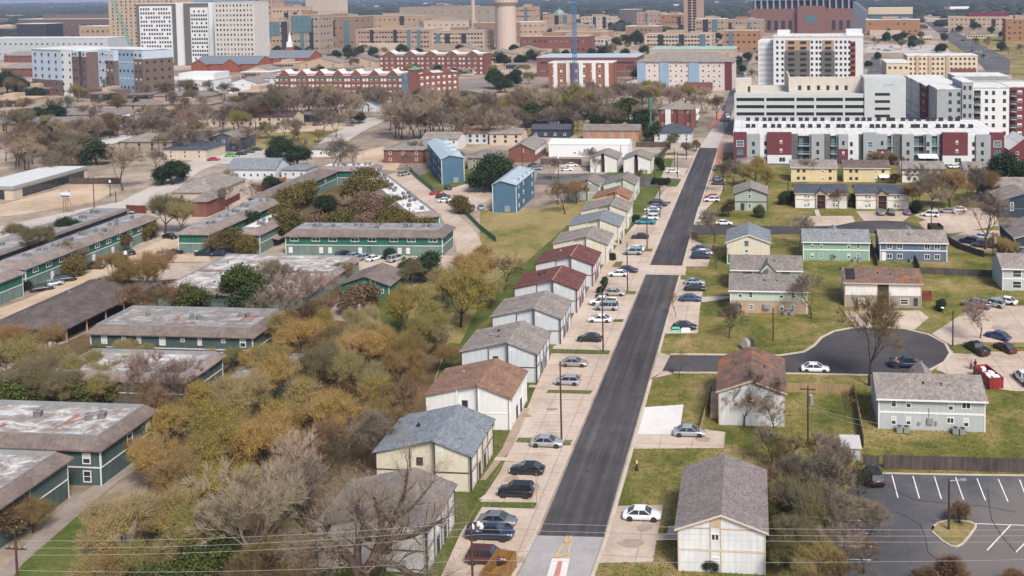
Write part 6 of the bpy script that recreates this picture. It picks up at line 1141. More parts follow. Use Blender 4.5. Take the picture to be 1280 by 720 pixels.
NEAR = [('suv', 'maroon', 609, 702, R_, 'dark maroon SUV behind the utility pole beside the orange dumpster'), ('sedan', 'grey', 622, 655, R_, 'grey sedan alongside the navy pickup truck'), ('suv', 'black', 645, 619, L_, 'black SUV parked just beyond the lawn strip, below the black sedan'), ('sedan', 'black', 659, 591, L_, 'black sedan parked nose to the cream house above the black SUV'), ('sedan', 'silver', 684, 557, R_, 'silver sedan parked facing the road at the top of the cream house lot'), ('hatchback', 'silver', 709, 480, L_, 'silver hatchback beside the brown-roofed row house'), ('sedan', 'tan silver', 718, 457, R_, 'tan silver sedan parked above the silver hatchback'), ('sedan', 'black', 737, 426, L_, 'black sedan parked near the pole by the grey-roofed row houses'), ('sedan', 'white', 750, 402, L_, 'white sedan parked below the white minivan'), ('minivan', 'silver', 758, 387, L_, 'silver minivan parked between the white pickup and the white sedan'), ('pickup', 'white', 754, 381, L_, 'white pickup truck half hidden behind the silver minivan'), ('sedan', 'beige', 768, 369, R_, 'beige sedan parked beyond the silver minivan'), ('sedan', 'white', 773, 345, L_, 'white sedan beside the blue one near the crosswalk'), ('sedan', 'navy', 785, 340, R_, 'navy sedan behind the white one near the crosswalk'), ('suv', 'pale blue', 791, 318, L_, 'pale blue SUV in front of the white sedan'), ('sedan', 'white', 794, 313.5, L_, 'white sedan half hidden by the pale blue SUV'), ('sedan', 'black', 800, 298, L_, 'black sedan alone beside the pale blue-roofed house'), ('pickup', 'teal', 807, 280, L_, 'bright teal pickup truck with white cap beside the road'), ('suv', 'white', 813, 274.5, L_, 'white SUV just behind the teal pickup'), ('sedan', 'silver', 816, 268, L_, 'silver sedan two places behind the teal pickup'), ('sedan', 'white', 815, 264, L_, 'white sedan three places behind the teal pickup'), ('sedan', 'grey', 818, 260.5, L_, 'grey sedan four places behind the teal pickup'), ('suv', 'navy', 825, 257.5, R_, 'navy SUV at the far end of the teal pickup row'), ('sedan', 'black', 820, 254.5, L_, 'black sedan at the far end of the teal pickup row'), ('sedan', 'white', 841, 216, R_, 'white sedan beyond the left side street beside the road'), ('sedan', 'white', 803, 648, R_, 'white sedan parked on the nearest right driveway'), ('sedan', 'silver', 862, 544, R_, 'silver sedan on the concrete by the bare tree and rusty-roofed house'), ('sedan', 'black', 856, 411, R_, 'black sedan at the corner lawn right of the road'), ('sedan', 'blue', 863, 376, R_, 'blue sedan in the right lot by the pale green duplex'), ('sedan', 'black', 869, 363, R_, 'black sedan between the blue sedan and the silver coupe'), ('coupe', 'silver', 868, 355, R_, 'silver coupe parked in front of the black sedan on the right'), ('suv', 'navy', 876, 323, R_, 'navy SUV nearest in the small right lot'), ('sedan', 'white', 880, 318.5, R_, 'white sedan between the navy SUV and the dark sedan'), ('sedan', 'dark grey', 877, 313.5, R_, 'dark grey sedan behind the white one in the small right lot'), ('suv', 'white', 890, 252, L_, 'white SUV on the right verge beside the brown lawn'), ('sedan', 'red', 890, 248, L_, 'red sedan half hidden behind the white SUV'), ('sedan', 'dark grey', 898, 231, R_, 'dark grey sedan under the bare tree by the road'), ('sedan', 'silver', 897, 226, R_, 'silver sedan behind the dark grey one under the bare tree'), ('sedan', 'white', 905, 281, R_, 'white sedan seen through the bare tree on the upper side street'), ('sedan', 'white', 1019, 464, R_, 'white sedan parked in the cul-de-sac street'), ('suv', 'black', 1092, 600, 100, 'black SUV half hidden by the bush at the car park corner'), ('pickup', 'black', 1221, 440, 112, 'black pickup truck beside the bare tree at the cul-de-sac'), ('sedan', 'blue', 1247, 423, 140, 'deep blue sedan on the concrete behind the bare tree'), ('sedan', 'maroon', 1256, 438, 118, 'dark maroon sedan in front of the deep blue one'), ('pickup', 'white', 1281, 478, 100, 'white pickup truck cut by the right picture edge'), ('pickup', 'grey', 1221, 384, 150, 'grey pickup truck leftmost of the three at the lawn edge'), ('suv', 'silver', 1241, 383, 150, 'silver SUV in the middle of the three at the lawn edge'), ('sedan', 'white', 1257, 379, 150, 'white sedan rightmost of the three at the lawn edge'), ('suv', 'navy', 1211, 304, 150, 'navy SUV in the lot beside the slate blue duplex'), ('pickup', 'dark grey', 1230, 309, 160, 'dark grey pickup under the golden bush'), ('sedan', 'white', 1226, 298, 150, 'white sedan behind the navy SUV near the golden bush'), ('suv', 'grey', 1101, 268, N_, 'grey SUV in front of the right slate-roofed fourplex'), ('suv', 'black', 1113.5, 268, N_, 'black SUV between the grey and the purple car'), ('hatchback', 'purple', 1134, 268, N_, 'purple hatchback right of the black SUV'), ('minivan', 'white', 1163, 270.5, 165, 'white minivan by the lamp post in the upper lot'), ('sedan', 'silver', 1184, 266, 170, 'silver sedan left of the white one in the upper lot'), ('sedan', 'white', 1198, 264, 170, 'white sedan rightmost in the upper lot'), ('minivan', 'white', 909.5, 147, -84, 'white van driving on the main road beside the garage'), ('sedan', 'dark grey', 905, 136.5, -84, 'dark grey car on the main road behind the white van'), ('sedan', 'white', 931, 93, -84, 'white car far up the main road'),
 ('sedan', 'black', 53, 363, 35, 'black sedan nearest in the row beside the long two-tone block'), ('sedan', 'pale blue', 65, 357.5, 35, 'pale blue sedan in the middle of three beside the two-tone block'), ('suv', 'black', 81, 352, 35, 'black SUV farthest of three beside the two-tone block'), ('suv', 'black', 118, 336, 10, 'long black car beside the leafy tree at the two-tone block'), ('sedan', 'black', 160, 318, -20, 'black sedan under the small tree in the dirt car park'), ('sedan', 'black', 213, 298, -20, 'black sedan left of the deep green end block'), ('suv', 'silver', 209, 320, 60, 'silver SUV at the dirt car park corner'), ('sedan', 'black', 217, 318.5, 60, 'black car beside the silver SUV at the dirt lot'), ('sedan', 'black', 256, 319.5, 0, 'black car in front of the deep green end block'), ('sedan', 'navy', 275, 319.5, 0, 'navy car between the two green end blocks'), ('sedan', 'grey', 158, 267.5, 20, 'grey car at the end of the low dark-roofed block'), ('suv', 'black', 430, 321.5, 70, 'black SUV leftmost in front of the wide green block'), ('sedan', 'pale blue', 443, 322.5, 60, 'pale blue sedan second in front of the wide green block'), ('sedan', 'pale blue', 456, 324, 60, 'pale blue sedan third in front of the wide green block'), ('coupe', 'white', 468, 325, 60, 'white coupe in front of the wide green block'), ('suv', 'silver', 495.5, 326, 60, 'silver SUV right of the round shrub by the wide green block'), ('suv', 'silver', 505, 219.5, 60, 'silver SUV on the pale driveway near the farther blue town house'), ('sedan', 'black', 560, 236.5, 120, 'black car at the corner of the farther blue town house'), ('sedan', 'red', 546, 243.5, 15, 'red car behind the green fence'), ('sedan', 'black', 554, 247.5, 15, 'black car between the red and the white car at the fence'), ('sedan', 'white', 557, 252.5, 15, 'white car behind the round tree at the fence'), ('sedan', 'dark grey', 589.5, 262, 100, 'dark grey car beside the lawn blue town house'), ('sedan', 'pale blue', 601, 261, 110, 'pale blue car left of the lawn blue town house'), ('sedan', 'red', 267, 201, 10, 'red car in front of the cream slate-roofed house'), ('sedan', 'green', 288.5, 196, 0, 'bright green car in the townhouse car park'), ('sedan', 'black', 301, 194, 10, 'black car right of the bright green one'), ('sedan', 'dark grey', 311, 191.5, 10, 'dark grey car second right of the bright green one'), ('sedan', 'black', 321, 188.5, 10, 'black car farthest right in the townhouse car park'), ('suv', 'dark grey', 397, 157, 20, 'dark grey car under the trees by the pale street'), ('sedan', 'white', 437, 153.5, 0, 'white car by the pale street in front of the shrub'), ('sedan', 'white', 708, 213.5, 5, 'white car nearer of two behind the dark fence'), ('sedan', 'white', 715, 208, 5, 'white car farther of two behind the dark fence'), ('sedan', 'dark grey', 668, 208.5, 0, 'dark grey car beside the white-sided brick house'), ('sedan', 'pale blue', 670, 212, 0, 'pale blue car in front of the dark grey one by the brick house'), ('suv', 'dark grey', 970, 203.5, 0, 'dark grey car behind the yellow duplexes'), ('sedan', 'red', 981, 204, 0, 'red car behind the yellow duplexes'), ('sedan', 'white', 1193, 210, 20, 'white car between the two white duplexes')]
for k, c, x, y, h, lb in NEAR: car(k, c, x, y, h, label=lb)
o = car('pickup', 'navy', 613, 672, R_, label='navy pickup truck with white bags in its bed beside the grey sedan')
for i, (x, y, s) in enumerate(((-2.1, -.3, .45), (-1.5, .3, .5), (-1.0, -.2, .42))):
    m = MB(); k = 8
    for a in range(3): m.tube((0, 0, a*.2), (0, 0, a*.2+.2), (.28, .32, .26)[a], (.32, .26, .08)[a], k)
    q = m.build('white_bag', m_plain('white_plastic', (.72, .72, .72), .5), None, True); p = o.matrix_basis @ Vector((x, y, 1.2)); q.location = p; tag(q, ('white bag at the tail of the navy pickup bed', 'white bag in the middle of the navy pickup bed', 'white bag nearest the navy pickup cab')[i], 'bag', 'white bags in the navy pickup')
o = car('pickup', 'navy', 1133, 459, R_, label='navy pickup truck with orange cargo in the cul-de-sac')
q = MB().box(-.6, -.5, -.25, .3, .4, .05).box(-.4, -.3, .051, .1, .2, .2).build('cargo', m_plain('orange_plastic', (.30, .10, .05), .6)); q.location = o.matrix_basis @ Vector((-1.7, 0, 1.16)); q.rotation_euler = (0, 0, GRID+.3); tag(q, 'orange cargo in the bed of the navy pickup truck', 'cargo')
for x, y in ((1130+k*9, 72+(k % 3)) for k in range(3)): pass
# small far cars on the highway and in the campus car park
for i in range(26):
    x, y = (1085+rnd.random()*95, 57+rnd.random()*7) if i < 14 else (0, 0)
    if i >= 14: t = rnd.random(); x, y = 1170+t*75+rnd.uniform(-4, 8), 33+t*50
    p = G(x, y, .04); C_ = car_meshes('sedan'); c = rnd.choice(('white', 'silver', 'black', 'grey', 'maroon', 'white'))
    o = link('parked_car' if i < 14 else 'moving_car', C_['body'], None, p, rnd.choice((0, PI)) if i < 14 else -.9, 1.05); recolour(o, PAINT[c]); q = link('cabin', C_['window'], o)
    reg(o, f'small {c} car', 'cars', 'car', p, 'distant cars by the campus'); o['label'] = f'small distant {c} car in the campus car park' if i < 14 else f'small distant {c} car on the far highway'; REG.pop()
# ---------------------------------------------------------------- trees: a few grown shapes, each tree a thing of its own
TW = {k: m_leaf('twig_'+k, c, .28) for k, c in (('grey', (0.184, 0.149, 0.119)), ('brown', (0.164, 0.111, 0.0615)), ('tan', (0.262, 0.209, 0.148)), ('pink', (.235, .172, .142)), ('rust', (0.221, 0.152, 0.0861)), ('pale', (0.295, 0.238, 0.172)))}
LF = {k: m_leaf('leaf_'+k, c, .34) for k, c in (('olive', (.26, .22, .062)), ('gold', (.345, .255, .066)), ('rust', (0.246, 0.164, 0.0615)), ('dark', (0.0344, 0.0541, 0.0279)), ('green', (0.0697, 0.0861, 0.0246)), ('clip', (.12, .098, .035)), ('greyg', (0.156, 0.139, 0.0574)), ('rosy', (.165, .115, .075)), ('tan', (0.246, 0.18, 0.107)))}
BARK = m_wall('bark', (.125, .095, .075), .35); BARKP = m_wall('pale_bark', (.24, .195, .155), .3); BARKD = m_wall('dark_bark', (.06, .045, .038), .3)
def rdir(r, d, a):
    """d tilted by angle a in a random direction"""
    d = d.normalized(); u = d.orthogonal().normalized(); v = d.cross(u); t = r.uniform(0, 2*PI)
    return (d*math.cos(a)+(u*math.cos(t)+v*math.sin(t))*math.sin(a)).normalized()
def grow(seed, height=2.1, first=.3, limbs=5, depth=4, spread=.75, up=.25, twigs=9, twl=.2, leaves=0, lsize=.05, lspread=.14, tr=.055, crook=.25, multi=1, flat=1.0, twr=.0034, droop=0, wisp=0):
    r = random.Random(seed); T, C = MB(), MB(); cz = height*.62; ends = []
    def inside(p): return (p.x*p.x+p.y*p.y)+((p.z-cz)/(height*.40*flat))**2 < 1.0
    def branch(p, d, ln, rad, lev):
        n = 3 if lev < 2 else 2; q = p; rr0 = rad
        for i in range(n):
            d = rdir(r, d, r.uniform(.3, 1)*crook); d = (d+Vector((0, 0, up*(.3 if lev else .1)))).normalized(); q2 = q+d*(ln/n); r1 = rr0*.84
            (T if lev <= 2 else C).tube(q, q2, rr0, r1, (7, 5, 4, 3, 3, 3)[lev], 0, False); q, rr0 = q2, r1
            if lev >= 2: ends.append((q, d, lev))
        if lev >= depth or (lev > 0 and not inside(q) and lev > 1): ends.append((q, d, lev)); ends.append((q, d, lev)); return
        k = limbs if lev == 0 else r.choice((3, 3, 4)) if lev < 3 else 3
        for i in range(k):
            a = spread*r.uniform(.6, 1.25) if lev == 0 else r.uniform(.35, .85)
            branch(q-d*ln*r.uniform(0, .35 if lev else .12), rdir(r, d, a), ln*(r.uniform(.95, 1.3) if lev == 0 else r.uniform(.62, .85)), rr0*r.uniform(.48, .66), lev+1)
    for s in range(multi):
        d = Vector((0, 0, 1)) if multi == 1 else rdir(r, Vector((0, 0, 1)), r.uniform(.25, .55))
        branch(Vector((r.uniform(-.05, .05)*(multi > 1), r.uniform(-.05, .05)*(multi > 1), -.02)), d, height*first, tr/(1 if multi == 1 else 1.6), 0)
    for q, d, lev in ends:
        for i in range(twigs):
            e = rdir(r, d, r.uniform(.1, 1.15)); e.z += .15-droop; l = twl*r.uniform(.5, 1.3); u = e.orthogonal().normalized()*twr
            b = q-d*r.uniform(0, .08); mid = b+e*l*.55+Vector((r.uniform(-1, 1), r.uniform(-1, 1), r.uniform(-1, 1)))*l*.1
            n = len(C.v); C.v += [tuple(b-u), tuple(b+u), tuple(mid+u*.7), tuple(mid-u*.7), tuple(b+e*l)]; C.f += [(n, n+1, n+2, n+3), (n+3, n+2, n+4)]; C.m += [0, 0]
            for j in range(wisp):
                c = b+e*l*r.uniform(.25, 1.05)+Vector((r.gauss(0, 1), r.gauss(0, 1), r.gauss(0, 1)))*.012; w = Vector((r.gauss(0, 1), r.gauss(0, 1), r.gauss(0, 1))).normalized()*lsize*r.uniform(.6, 1.3); w2 = w.cross(e).normalized()*lsize*.6
                C.poly([c-w, c+w2, c+w], 1)
        for i in range(leaves):
            c = q+Vector((r.gauss(0, 1), r.gauss(0, 1), r.gauss(0, .8)))*lspread; nrm = Vector((r.gauss(0, 1), r.gauss(0, 1), r.gauss(.6, 1))).normalized(); u = nrm.orthogonal().normalized(); v = nrm.cross(u); t = r.uniform(0, PI); u, v = u*math.cos(t)+v*math.sin(t), v*math.cos(t)-u*math.sin(t); s = lsize*r.uniform(.6, 1.4)
            C.poly([c-u*s-v*s*.35, c+v*s*.5-u*s*.1, c+u*s+v*s*.2, c-v*s*.45], 1)
    mx = sorted(math.hypot(v[0], v[1]) for v in C.v)[int(len(C.v)*.93)]; zs = sorted(v[2] for v in C.v); top = zs[int(len(zs)*.985)]
    k = 1/mx; kz = height/top
    for M_ in (T, C): M_.v = [(v[0]*k, v[1]*k, v[2]*kz) for v in M_.v]
    return T.mesh('trunk', [BARK]), C.mesh('crown', [TW['grey'], LF['olive']])
FAM = {
 'bare': [grow(s, 2.1, twigs=8, twl=.21) for s in (1, 2, 3)],
 'light': [grow(s, 2.0, .24, 6, 4, .75, .4, 7, .27, 0, .017, wisp=6, droop=-.2) for s in (11, 12, 13)],
 'dense': [grow(s, 1.75, .22, 6, 3, .95, .15, 2, .15, 34, .055, .15, .07) for s in (21, 22)],
 'upright': [grow(s, 2.6, .25, 5, 4, .6, .45, 9, .2, 0, .03, .1) for s in (31, 32)],
 'shrub': [grow(s, 1.5, .16, 4, 3, .6, .3, 11, .22, 1, .03, .1, .03, multi=5) for s in (41, 42)],
 'clip': [grow(s, 1.6, .2, 6, 3, .85, .2, 4, .14, 26, .05, .13, .05, multi=2) for s in (51, 52)],
 'sapling': [grow(61, 2.6, .34, 4, 3, .6, .3, 9, .25, 1, .05, .14, .045)],
}
def gnarled():
    """the old tree before the first row house: heavy forked limbs drawn one by one, then finer branching"""
    r = random.Random(8); T, C = MB(), MB(); k = 4*11.3; Q = lambda x, y, d=0: Vector(((x-535)/k, d, (752-y)/k))
    limbs = [([(530, 760), (532, 690), (540, 630), (555, 590)], .85, .62, 0), ([(535, 650), (500, 560), (470, 500), (420, 455), (375, 405), (405, 345)], .42, .12, -1), ([(520, 590), (515, 500), (535, 410), (530, 340), (480, 270)], .34, .1, 1.2), ([(555, 600), (600, 520), (625, 430), (630, 330), (605, 245)], .42, .11, .3), ([(600, 540), (650, 440), (700, 340), (735, 240), (745, 140)], .33, .09, 2), ([(610, 520), (690, 440), (790, 410), (870, 370), (945, 320)], .36, .1, -.8), ([(560, 610), (620, 550), (720, 545), (820, 580), (925, 590)], .36, .1, -2), ([(470, 500), (390, 490), (330, 470), (290, 490)], .2, .06, -1.5), ([(625, 430), (560, 350), (540, 270), (570, 190)], .22, .06, -1.8), ([(700, 340), (790, 290), (850, 230)], .2, .06, 2.5), ([(500, 560), (430, 590), (400, 560), (340, 580)], .18, .05, 1.5)]
    def twig(p, d, ln, rad, lev):
        q = p
        for i in range(3):
            d = rdir(r, d, r.uniform(.1, .5)); d = (d+Vector((0, 0, .12))).normalized(); q2 = q+d*ln/3
            (T if lev < 2 else C).tube(q, q2, rad, rad*.8, 4 if lev < 2 else 3, 0, False); rad *= .8; q = q2
            if lev < 4:
                for j in range(2 if lev < 2 else 1): twig(q, rdir(r, d, r.uniform(.45, 1.0)), ln*r.uniform(.5, .72), rad*.62, lev+1)
        if lev >= 3:
            for j in range(2):
                e = rdir(r, d, r.uniform(.2, .9)); u = e.orthogonal().normalized()*.009; n = len(C.v); l = r.uniform(.25, .6); C.v += [tuple(q-u), tuple(q+u), tuple(q+e*l)]; C.f.append((n, n+1, n+2)); C.m.append(0)
                if r.random() < .35: C.poly([q+e*l, q+e*l+Vector((.09, 0, .03)), q+e*l+Vector((.03, .08, -.02))], 1)
    for pts, r0, r1, dep in limbs:
        P_ = [Q(x, y, dep*(i/(len(pts)-1))**1.2+(r.uniform(-.12, .12) if i else 0)) for i, (x, y) in enumerate(pts)]; S = []
        for i in range(len(P_)-1):                    # smooth the drawn line
            for t in (0, .5): a0, a1, a2, a3 = P_[max(i-1, 0)], P_[i], P_[i+1], P_[min(i+2, len(P_)-1)]; S.append(.5*((2*a1)+(a2-a0)*t+(2*a0-5*a1+4*a2-a3)*t*t+(3*a1-a0-3*a2+a3)*t**3))
        S.append(P_[-1]); n = len(S)-1
        for i in range(n): f = lambda j: (r0+(r1-r0)*j/n)*(1.35 if r0 < .6 else 1.05); T.tube(S[i], S[i+1], f(i), f(i+1), 9, 0, False)
        if r0 < .6:
            for i in range(2, n+1):
                d = (S[i]-S[i-1]).normalized()
                for j in range(2 if i < n else 3): twig(S[i], rdir(r, d, r.uniform(.5, 1.2) if i < n else .4), r.uniform(1.5, 2.6), max(.035, (r0+(r1-r0)*i/n)*.42), 1)
    p = G(453, 752); o = thing('gnarled_tree', 'huge gnarled bare tree with thick forked trunk in front of the first row house', 'tree', p, GRID*.3)
    T.build('trunk', m_wall('gnarled_bark', (.115, .08, .06), .4), o, True); C.build('crown', [m_leaf('gnarled_twig', (.25, .20, .15), .3), LF['olive']], o)
KIND = {  # family, twig, leaf, bark, description, object name, radius to height
 'bare': ('bare', 'grey', None, BARK, 'bare grey-brown tree', 'bare_tree'), 'tan': ('bare', 'tan', None, BARK, 'bare tan tree', 'bare_tree'), 'brown': ('bare', 'brown', None, BARKD, 'bare dark brown tree', 'bare_tree'),
 'pink': ('bare', 'pink', None, BARKP, 'bare pinkish tree', 'bare_tree'), 'pale': ('upright', 'pale', None, BARKP, 'bare pale-limbed tree', 'bare_tree'), 'rusty': ('light', 'rust', 'rust', BARKD, 'rust-brown tree', 'rusty_tree'),
 'olive': ('light', 'tan', 'olive', BARK, 'olive-yellow tree', 'yellowing_tree'), 'gold': ('light', 'rust', 'gold', BARKD, 'golden-yellow tree', 'yellowing_tree'), 'greyg': ('light', 'grey', 'greyg', BARK, 'grey-green thin tree', 'thin_tree'),
 'oak': ('dense', 'brown', 'dark', BARKD, 'dark evergreen tree', 'evergreen_tree'), 'green': ('dense', 'brown', 'green', BARKD, 'mid-green leafy tree', 'leafy_tree'), 'clip': ('clip', 'brown', 'clip', BARKD, 'olive-brown rounded tree', 'rounded_tree'), 'rosy': ('clip', 'rust', 'rosy', BARKD, 'reddish-brown rounded tree', 'rounded_tree'),
 'shrub': ('shrub', 'rust', 'tan', BARKP, 'tan twiggy shrub', 'shrub'), 'red': ('shrub', 'brown', 'rosy', BARKD, 'reddish twiggy shrub', 'shrub'), 'bush': ('clip', 'brown', 'dark', BARKD, 'dark green bush', 'bush'), 'sap': ('sapling', 'brown', 'rust', BARKD, 'slender young tree', 'young_tree'), 'tall': ('upright', 'grey', 'greyg', BARKP, 'tall thin grey tree', 'tall_tree')}
TGROUP = {'bare_tree': 'bare trees', 'rusty_tree': 'rust-brown trees', 'yellowing_tree': 'yellowing trees', 'thin_tree': 'thin grey-green trees', 'evergreen_tree': 'evergreen trees', 'leafy_tree': 'leafy trees', 'rounded_tree': 'rounded courtyard trees', 'shrub': 'twiggy shrubs', 'bush': 'dark bushes', 'young_tree': 'young trees', 'tall_tree': 'tall thin trees'}
NT = [0]
def tree(kind, px, py, rp, hf=1.0, label=None, var=None, sink=0):
    """a tree whose crown centre stands at a pixel of the photograph, crown radius in its pixels"""
    fam, tw, lf, bk, desc, nm = KIND[kind]; V = FAM[fam]; i = NT[0]; NT[0] += 1
    tm, cm = V[(i*7+3) % len(V) if var is None else var]; H0 = {'bare': 2.1, 'light': 2.0, 'dense': 1.75, 'upright': 2.6, 'shrub': 1.5, 'clip': 1.6, 'sapling': 2.6}[fam]*hf
    z = 3.0
    for _ in range(6): p = G(px, py, z); r = rp/ppm(p); z = min(r*H0*.62, 30)
    o = thing(nm, '', 'bush' if nm == 'bush' else 'shrub' if nm == 'shrub' else 'tree', (p.x, p.y, -sink), (i*2.399) % 6.283); o.scale = (r, r, r*hf)
    recolour(link('trunk', tm, o), bk); c = link('crown', cm, o); recolour(c, TW[tw])
    if lf: c.material_slots[1].link = 'OBJECT'; c.material_slots[1].material = LF[lf]
    elif len(c.material_slots) > 1: c.material_slots[1].link = 'OBJECT'; c.material_slots[1].material = TW[tw]
    reg(o, desc, desc+'s', o['category'], p, TGROUP[nm])
    if label: o['label'] = label; REG.pop()
    return o
def band(x0, y0, x1, y1, n, ra, rb, kinds, jy=6, hf=1.0):
    for i in range(n):
        t = (i+.5)/n; ra_, rb_ = (ra*1.25, rb*1.25) if ra > 6 else (ra, rb); tree(kinds[rnd.randrange(len(kinds))], x0+(x1-x0)*t+rnd.uniform(-6, 6), y0+(y1-y0)*t+rnd.uniform(-jy, jy), rnd.uniform(ra_, rb_), hf*rnd.uniform(.85, 1.12))
# the wood left of the row houses, near to far
for k, x, y, r, *q in [('pale', 312, 635, 66), ('olive', 150, 660, 52), ('green', 235, 712, 34), ('olive', 100, 735, 40), ('rusty', 225, 600, 44), ('gold', 185, 575, 34), ('gold', 262, 540, 48), ('gold', 270, 610, 44), ('bare', 365, 615, 46), ('tan', 385, 575, 48), ('gold', 330, 555, 44), ('olive', 250, 670, 46), ('olive', 175, 705, 40), ('brown', 318, 708, 40), ('greyg', 350, 675, 32), ('tan', 405, 570, 32), ('green', 280, 690, 36), ('rusty', 130, 712, 36), ('olive', 220, 640, 44), ('tan', 330, 655, 40), ('brown', 270, 745, 40), ('green', 190, 742, 38),
 ('olive', 305, 500, 44), ('gold', 340, 475, 36), ('olive', 375, 505, 40), ('gold', 415, 520, 42), ('bare', 455, 545, 40), ('gold', 470, 500, 36), ('rusty', 500, 460, 30), ('brown', 495, 505, 36), ('olive', 440, 470, 38), ('greyg', 400, 460, 36), ('olive', 290, 545, 36), ('gold', 350, 530, 40), ('brown', 400, 555, 38), ('brown', 500, 535, 28), ('gold', 255, 500, 34), ('gold', 258, 452, 20), ('gold', 445, 440, 34), ('olive', 460, 420, 30),
 ('gold', 375, 425, 34), ('olive', 350, 410, 26), ('gold', 400, 405, 26), ('olive', 455, 405, 30), ('gold', 505, 385, 34), ('olive', 535, 400, 32), ('gold', 575, 365, 40), ('gold', 590, 340, 30), ('olive', 550, 355, 26), ('olive', 530, 415, 30), ('rusty', 515, 440, 28), ('gold', 485, 430, 28), ('gold', 318, 452, 24), ('olive', 340, 450, 28), ('brown', 630, 335, 24), ('olive', 615, 365, 20), ('tan', 555, 420, 22), ('gold', 605, 320, 20),
 ('olive', 20, 450, 38), ('greyg', 20, 482, 30), ('green', 45, 492, 20), ('olive', 62, 455, 30), ('greyg', 78, 486, 28), ('olive', 112, 458, 26), ('green', 100, 492, 22), ('olive', 126, 485, 24), ('green', 150, 482, 22), ('greyg', 160, 462, 22), ('olive', 155, 438, 17), ('pink', 190, 465, 34), ('pink', 215, 485, 34), ('brown', 175, 500, 28), ('pink', 240, 465, 26), ('rusty', 60, 425, 22), ('rusty', 15, 425, 26), ('green', -5, 500, 30), ('greyg', 45, 470, 32), ('brown', 200, 510, 30), ('gold', 215, 530, 34), ('rusty', 150, 560, 20), ('olive', 178, 442, 16), ('gold', 262, 432, 12), ('olive', 292, 446, 16), ('pink', 250, 452, 15),
 ('pink', 375, 370, 38), ('pink', 345, 380, 32), ('brown', 385, 395, 30), ('pink', 410, 365, 28), ('pink', 350, 345, 26), ('tan', 330, 345, 26), ('green', 305, 352, 30), ('oak', 312, 378, 26), ('green', 238, 372, 22), ('brown', 215, 370, 24), ('brown', 190, 378, 24), ('brown', 165, 375, 24), ('rusty', 165, 345, 30), ('rusty', 195, 335, 28), ('rusty', 145, 330, 22), ('brown', 355, 410, 26), ('shrub', 424, 336, 16), ('rosy', 452, 370, 22), ('rosy', 435, 378, 18), ('green', 512, 335, 16), ('oak', 532, 330, 20), ('greyg', 515, 338, 18), ('red', 60, 600, 20), ('red', 22, 615, 34), ('red', -5, 650, 36), ('rusty', 40, 640, 24), ('brown', 10, 600, 24), ('brown', 400, 430, 26), ('olive', 425, 440, 28), ('rusty', 560, 445, 20)]: tree(k, x, y, r*.91)
gnarled()
for k, x, y, r in [('olive', 95, 466, 26), ('greyg', 60, 480, 24), ('pink', 212, 476, 26), ('brown', 232, 490, 22), ('olive', 130, 472, 22), ('green', 30, 496, 18), ('greyg', 122, 440, 16)]: tree(k, x, y, r)
# clipped courtyard trees
for k, x, y, r in [('clip', 455, 225, 20), ('clip', 442, 236, 20), ('clip', 470, 238, 20), ('clip', 480, 245, 14), ('clip', 385, 240, 18), ('clip', 362, 250, 20), ('clip', 345, 258, 16), ('bush', 403, 255, 14), ('rosy', 452, 255, 20), ('rosy', 470, 258, 18), ('clip', 492, 258, 18), ('rosy', 465, 278, 18), ('clip', 490, 275, 22), ('clip', 510, 280, 20), ('clip', 528, 282, 14), ('rosy', 455, 285, 14), ('clip', 475, 290, 18), ('shrub', 440, 268, 16), ('pale', 436, 255, 10), ('clip', 425, 278, 20), ('bush', 420, 285, 16), ('clip', 365, 280, 22), ('rosy', 395, 280, 16), ('clip', 350, 268, 16), ('bush', 309, 276, 16), ('clip', 290, 298, 18), ('shrub', 275, 300, 16), ('clip', 310, 305, 14), ('bush', 488, 316, 8), ('bush', 35, 356, 7), ('greyg', 205, 262, 24), ('olive', 225, 268, 20), ('oak', 82, 282, 13), ('greyg', 45, 298, 20), ('greyg', 20, 290, 14), ('greyg', 85, 316, 18), ('clip', 95, 330, 14), ('clip', 155, 300, 12), ('clip', 188, 288, 12), ('gold', 5, 340, 12)]: tree(k, x, y, r)
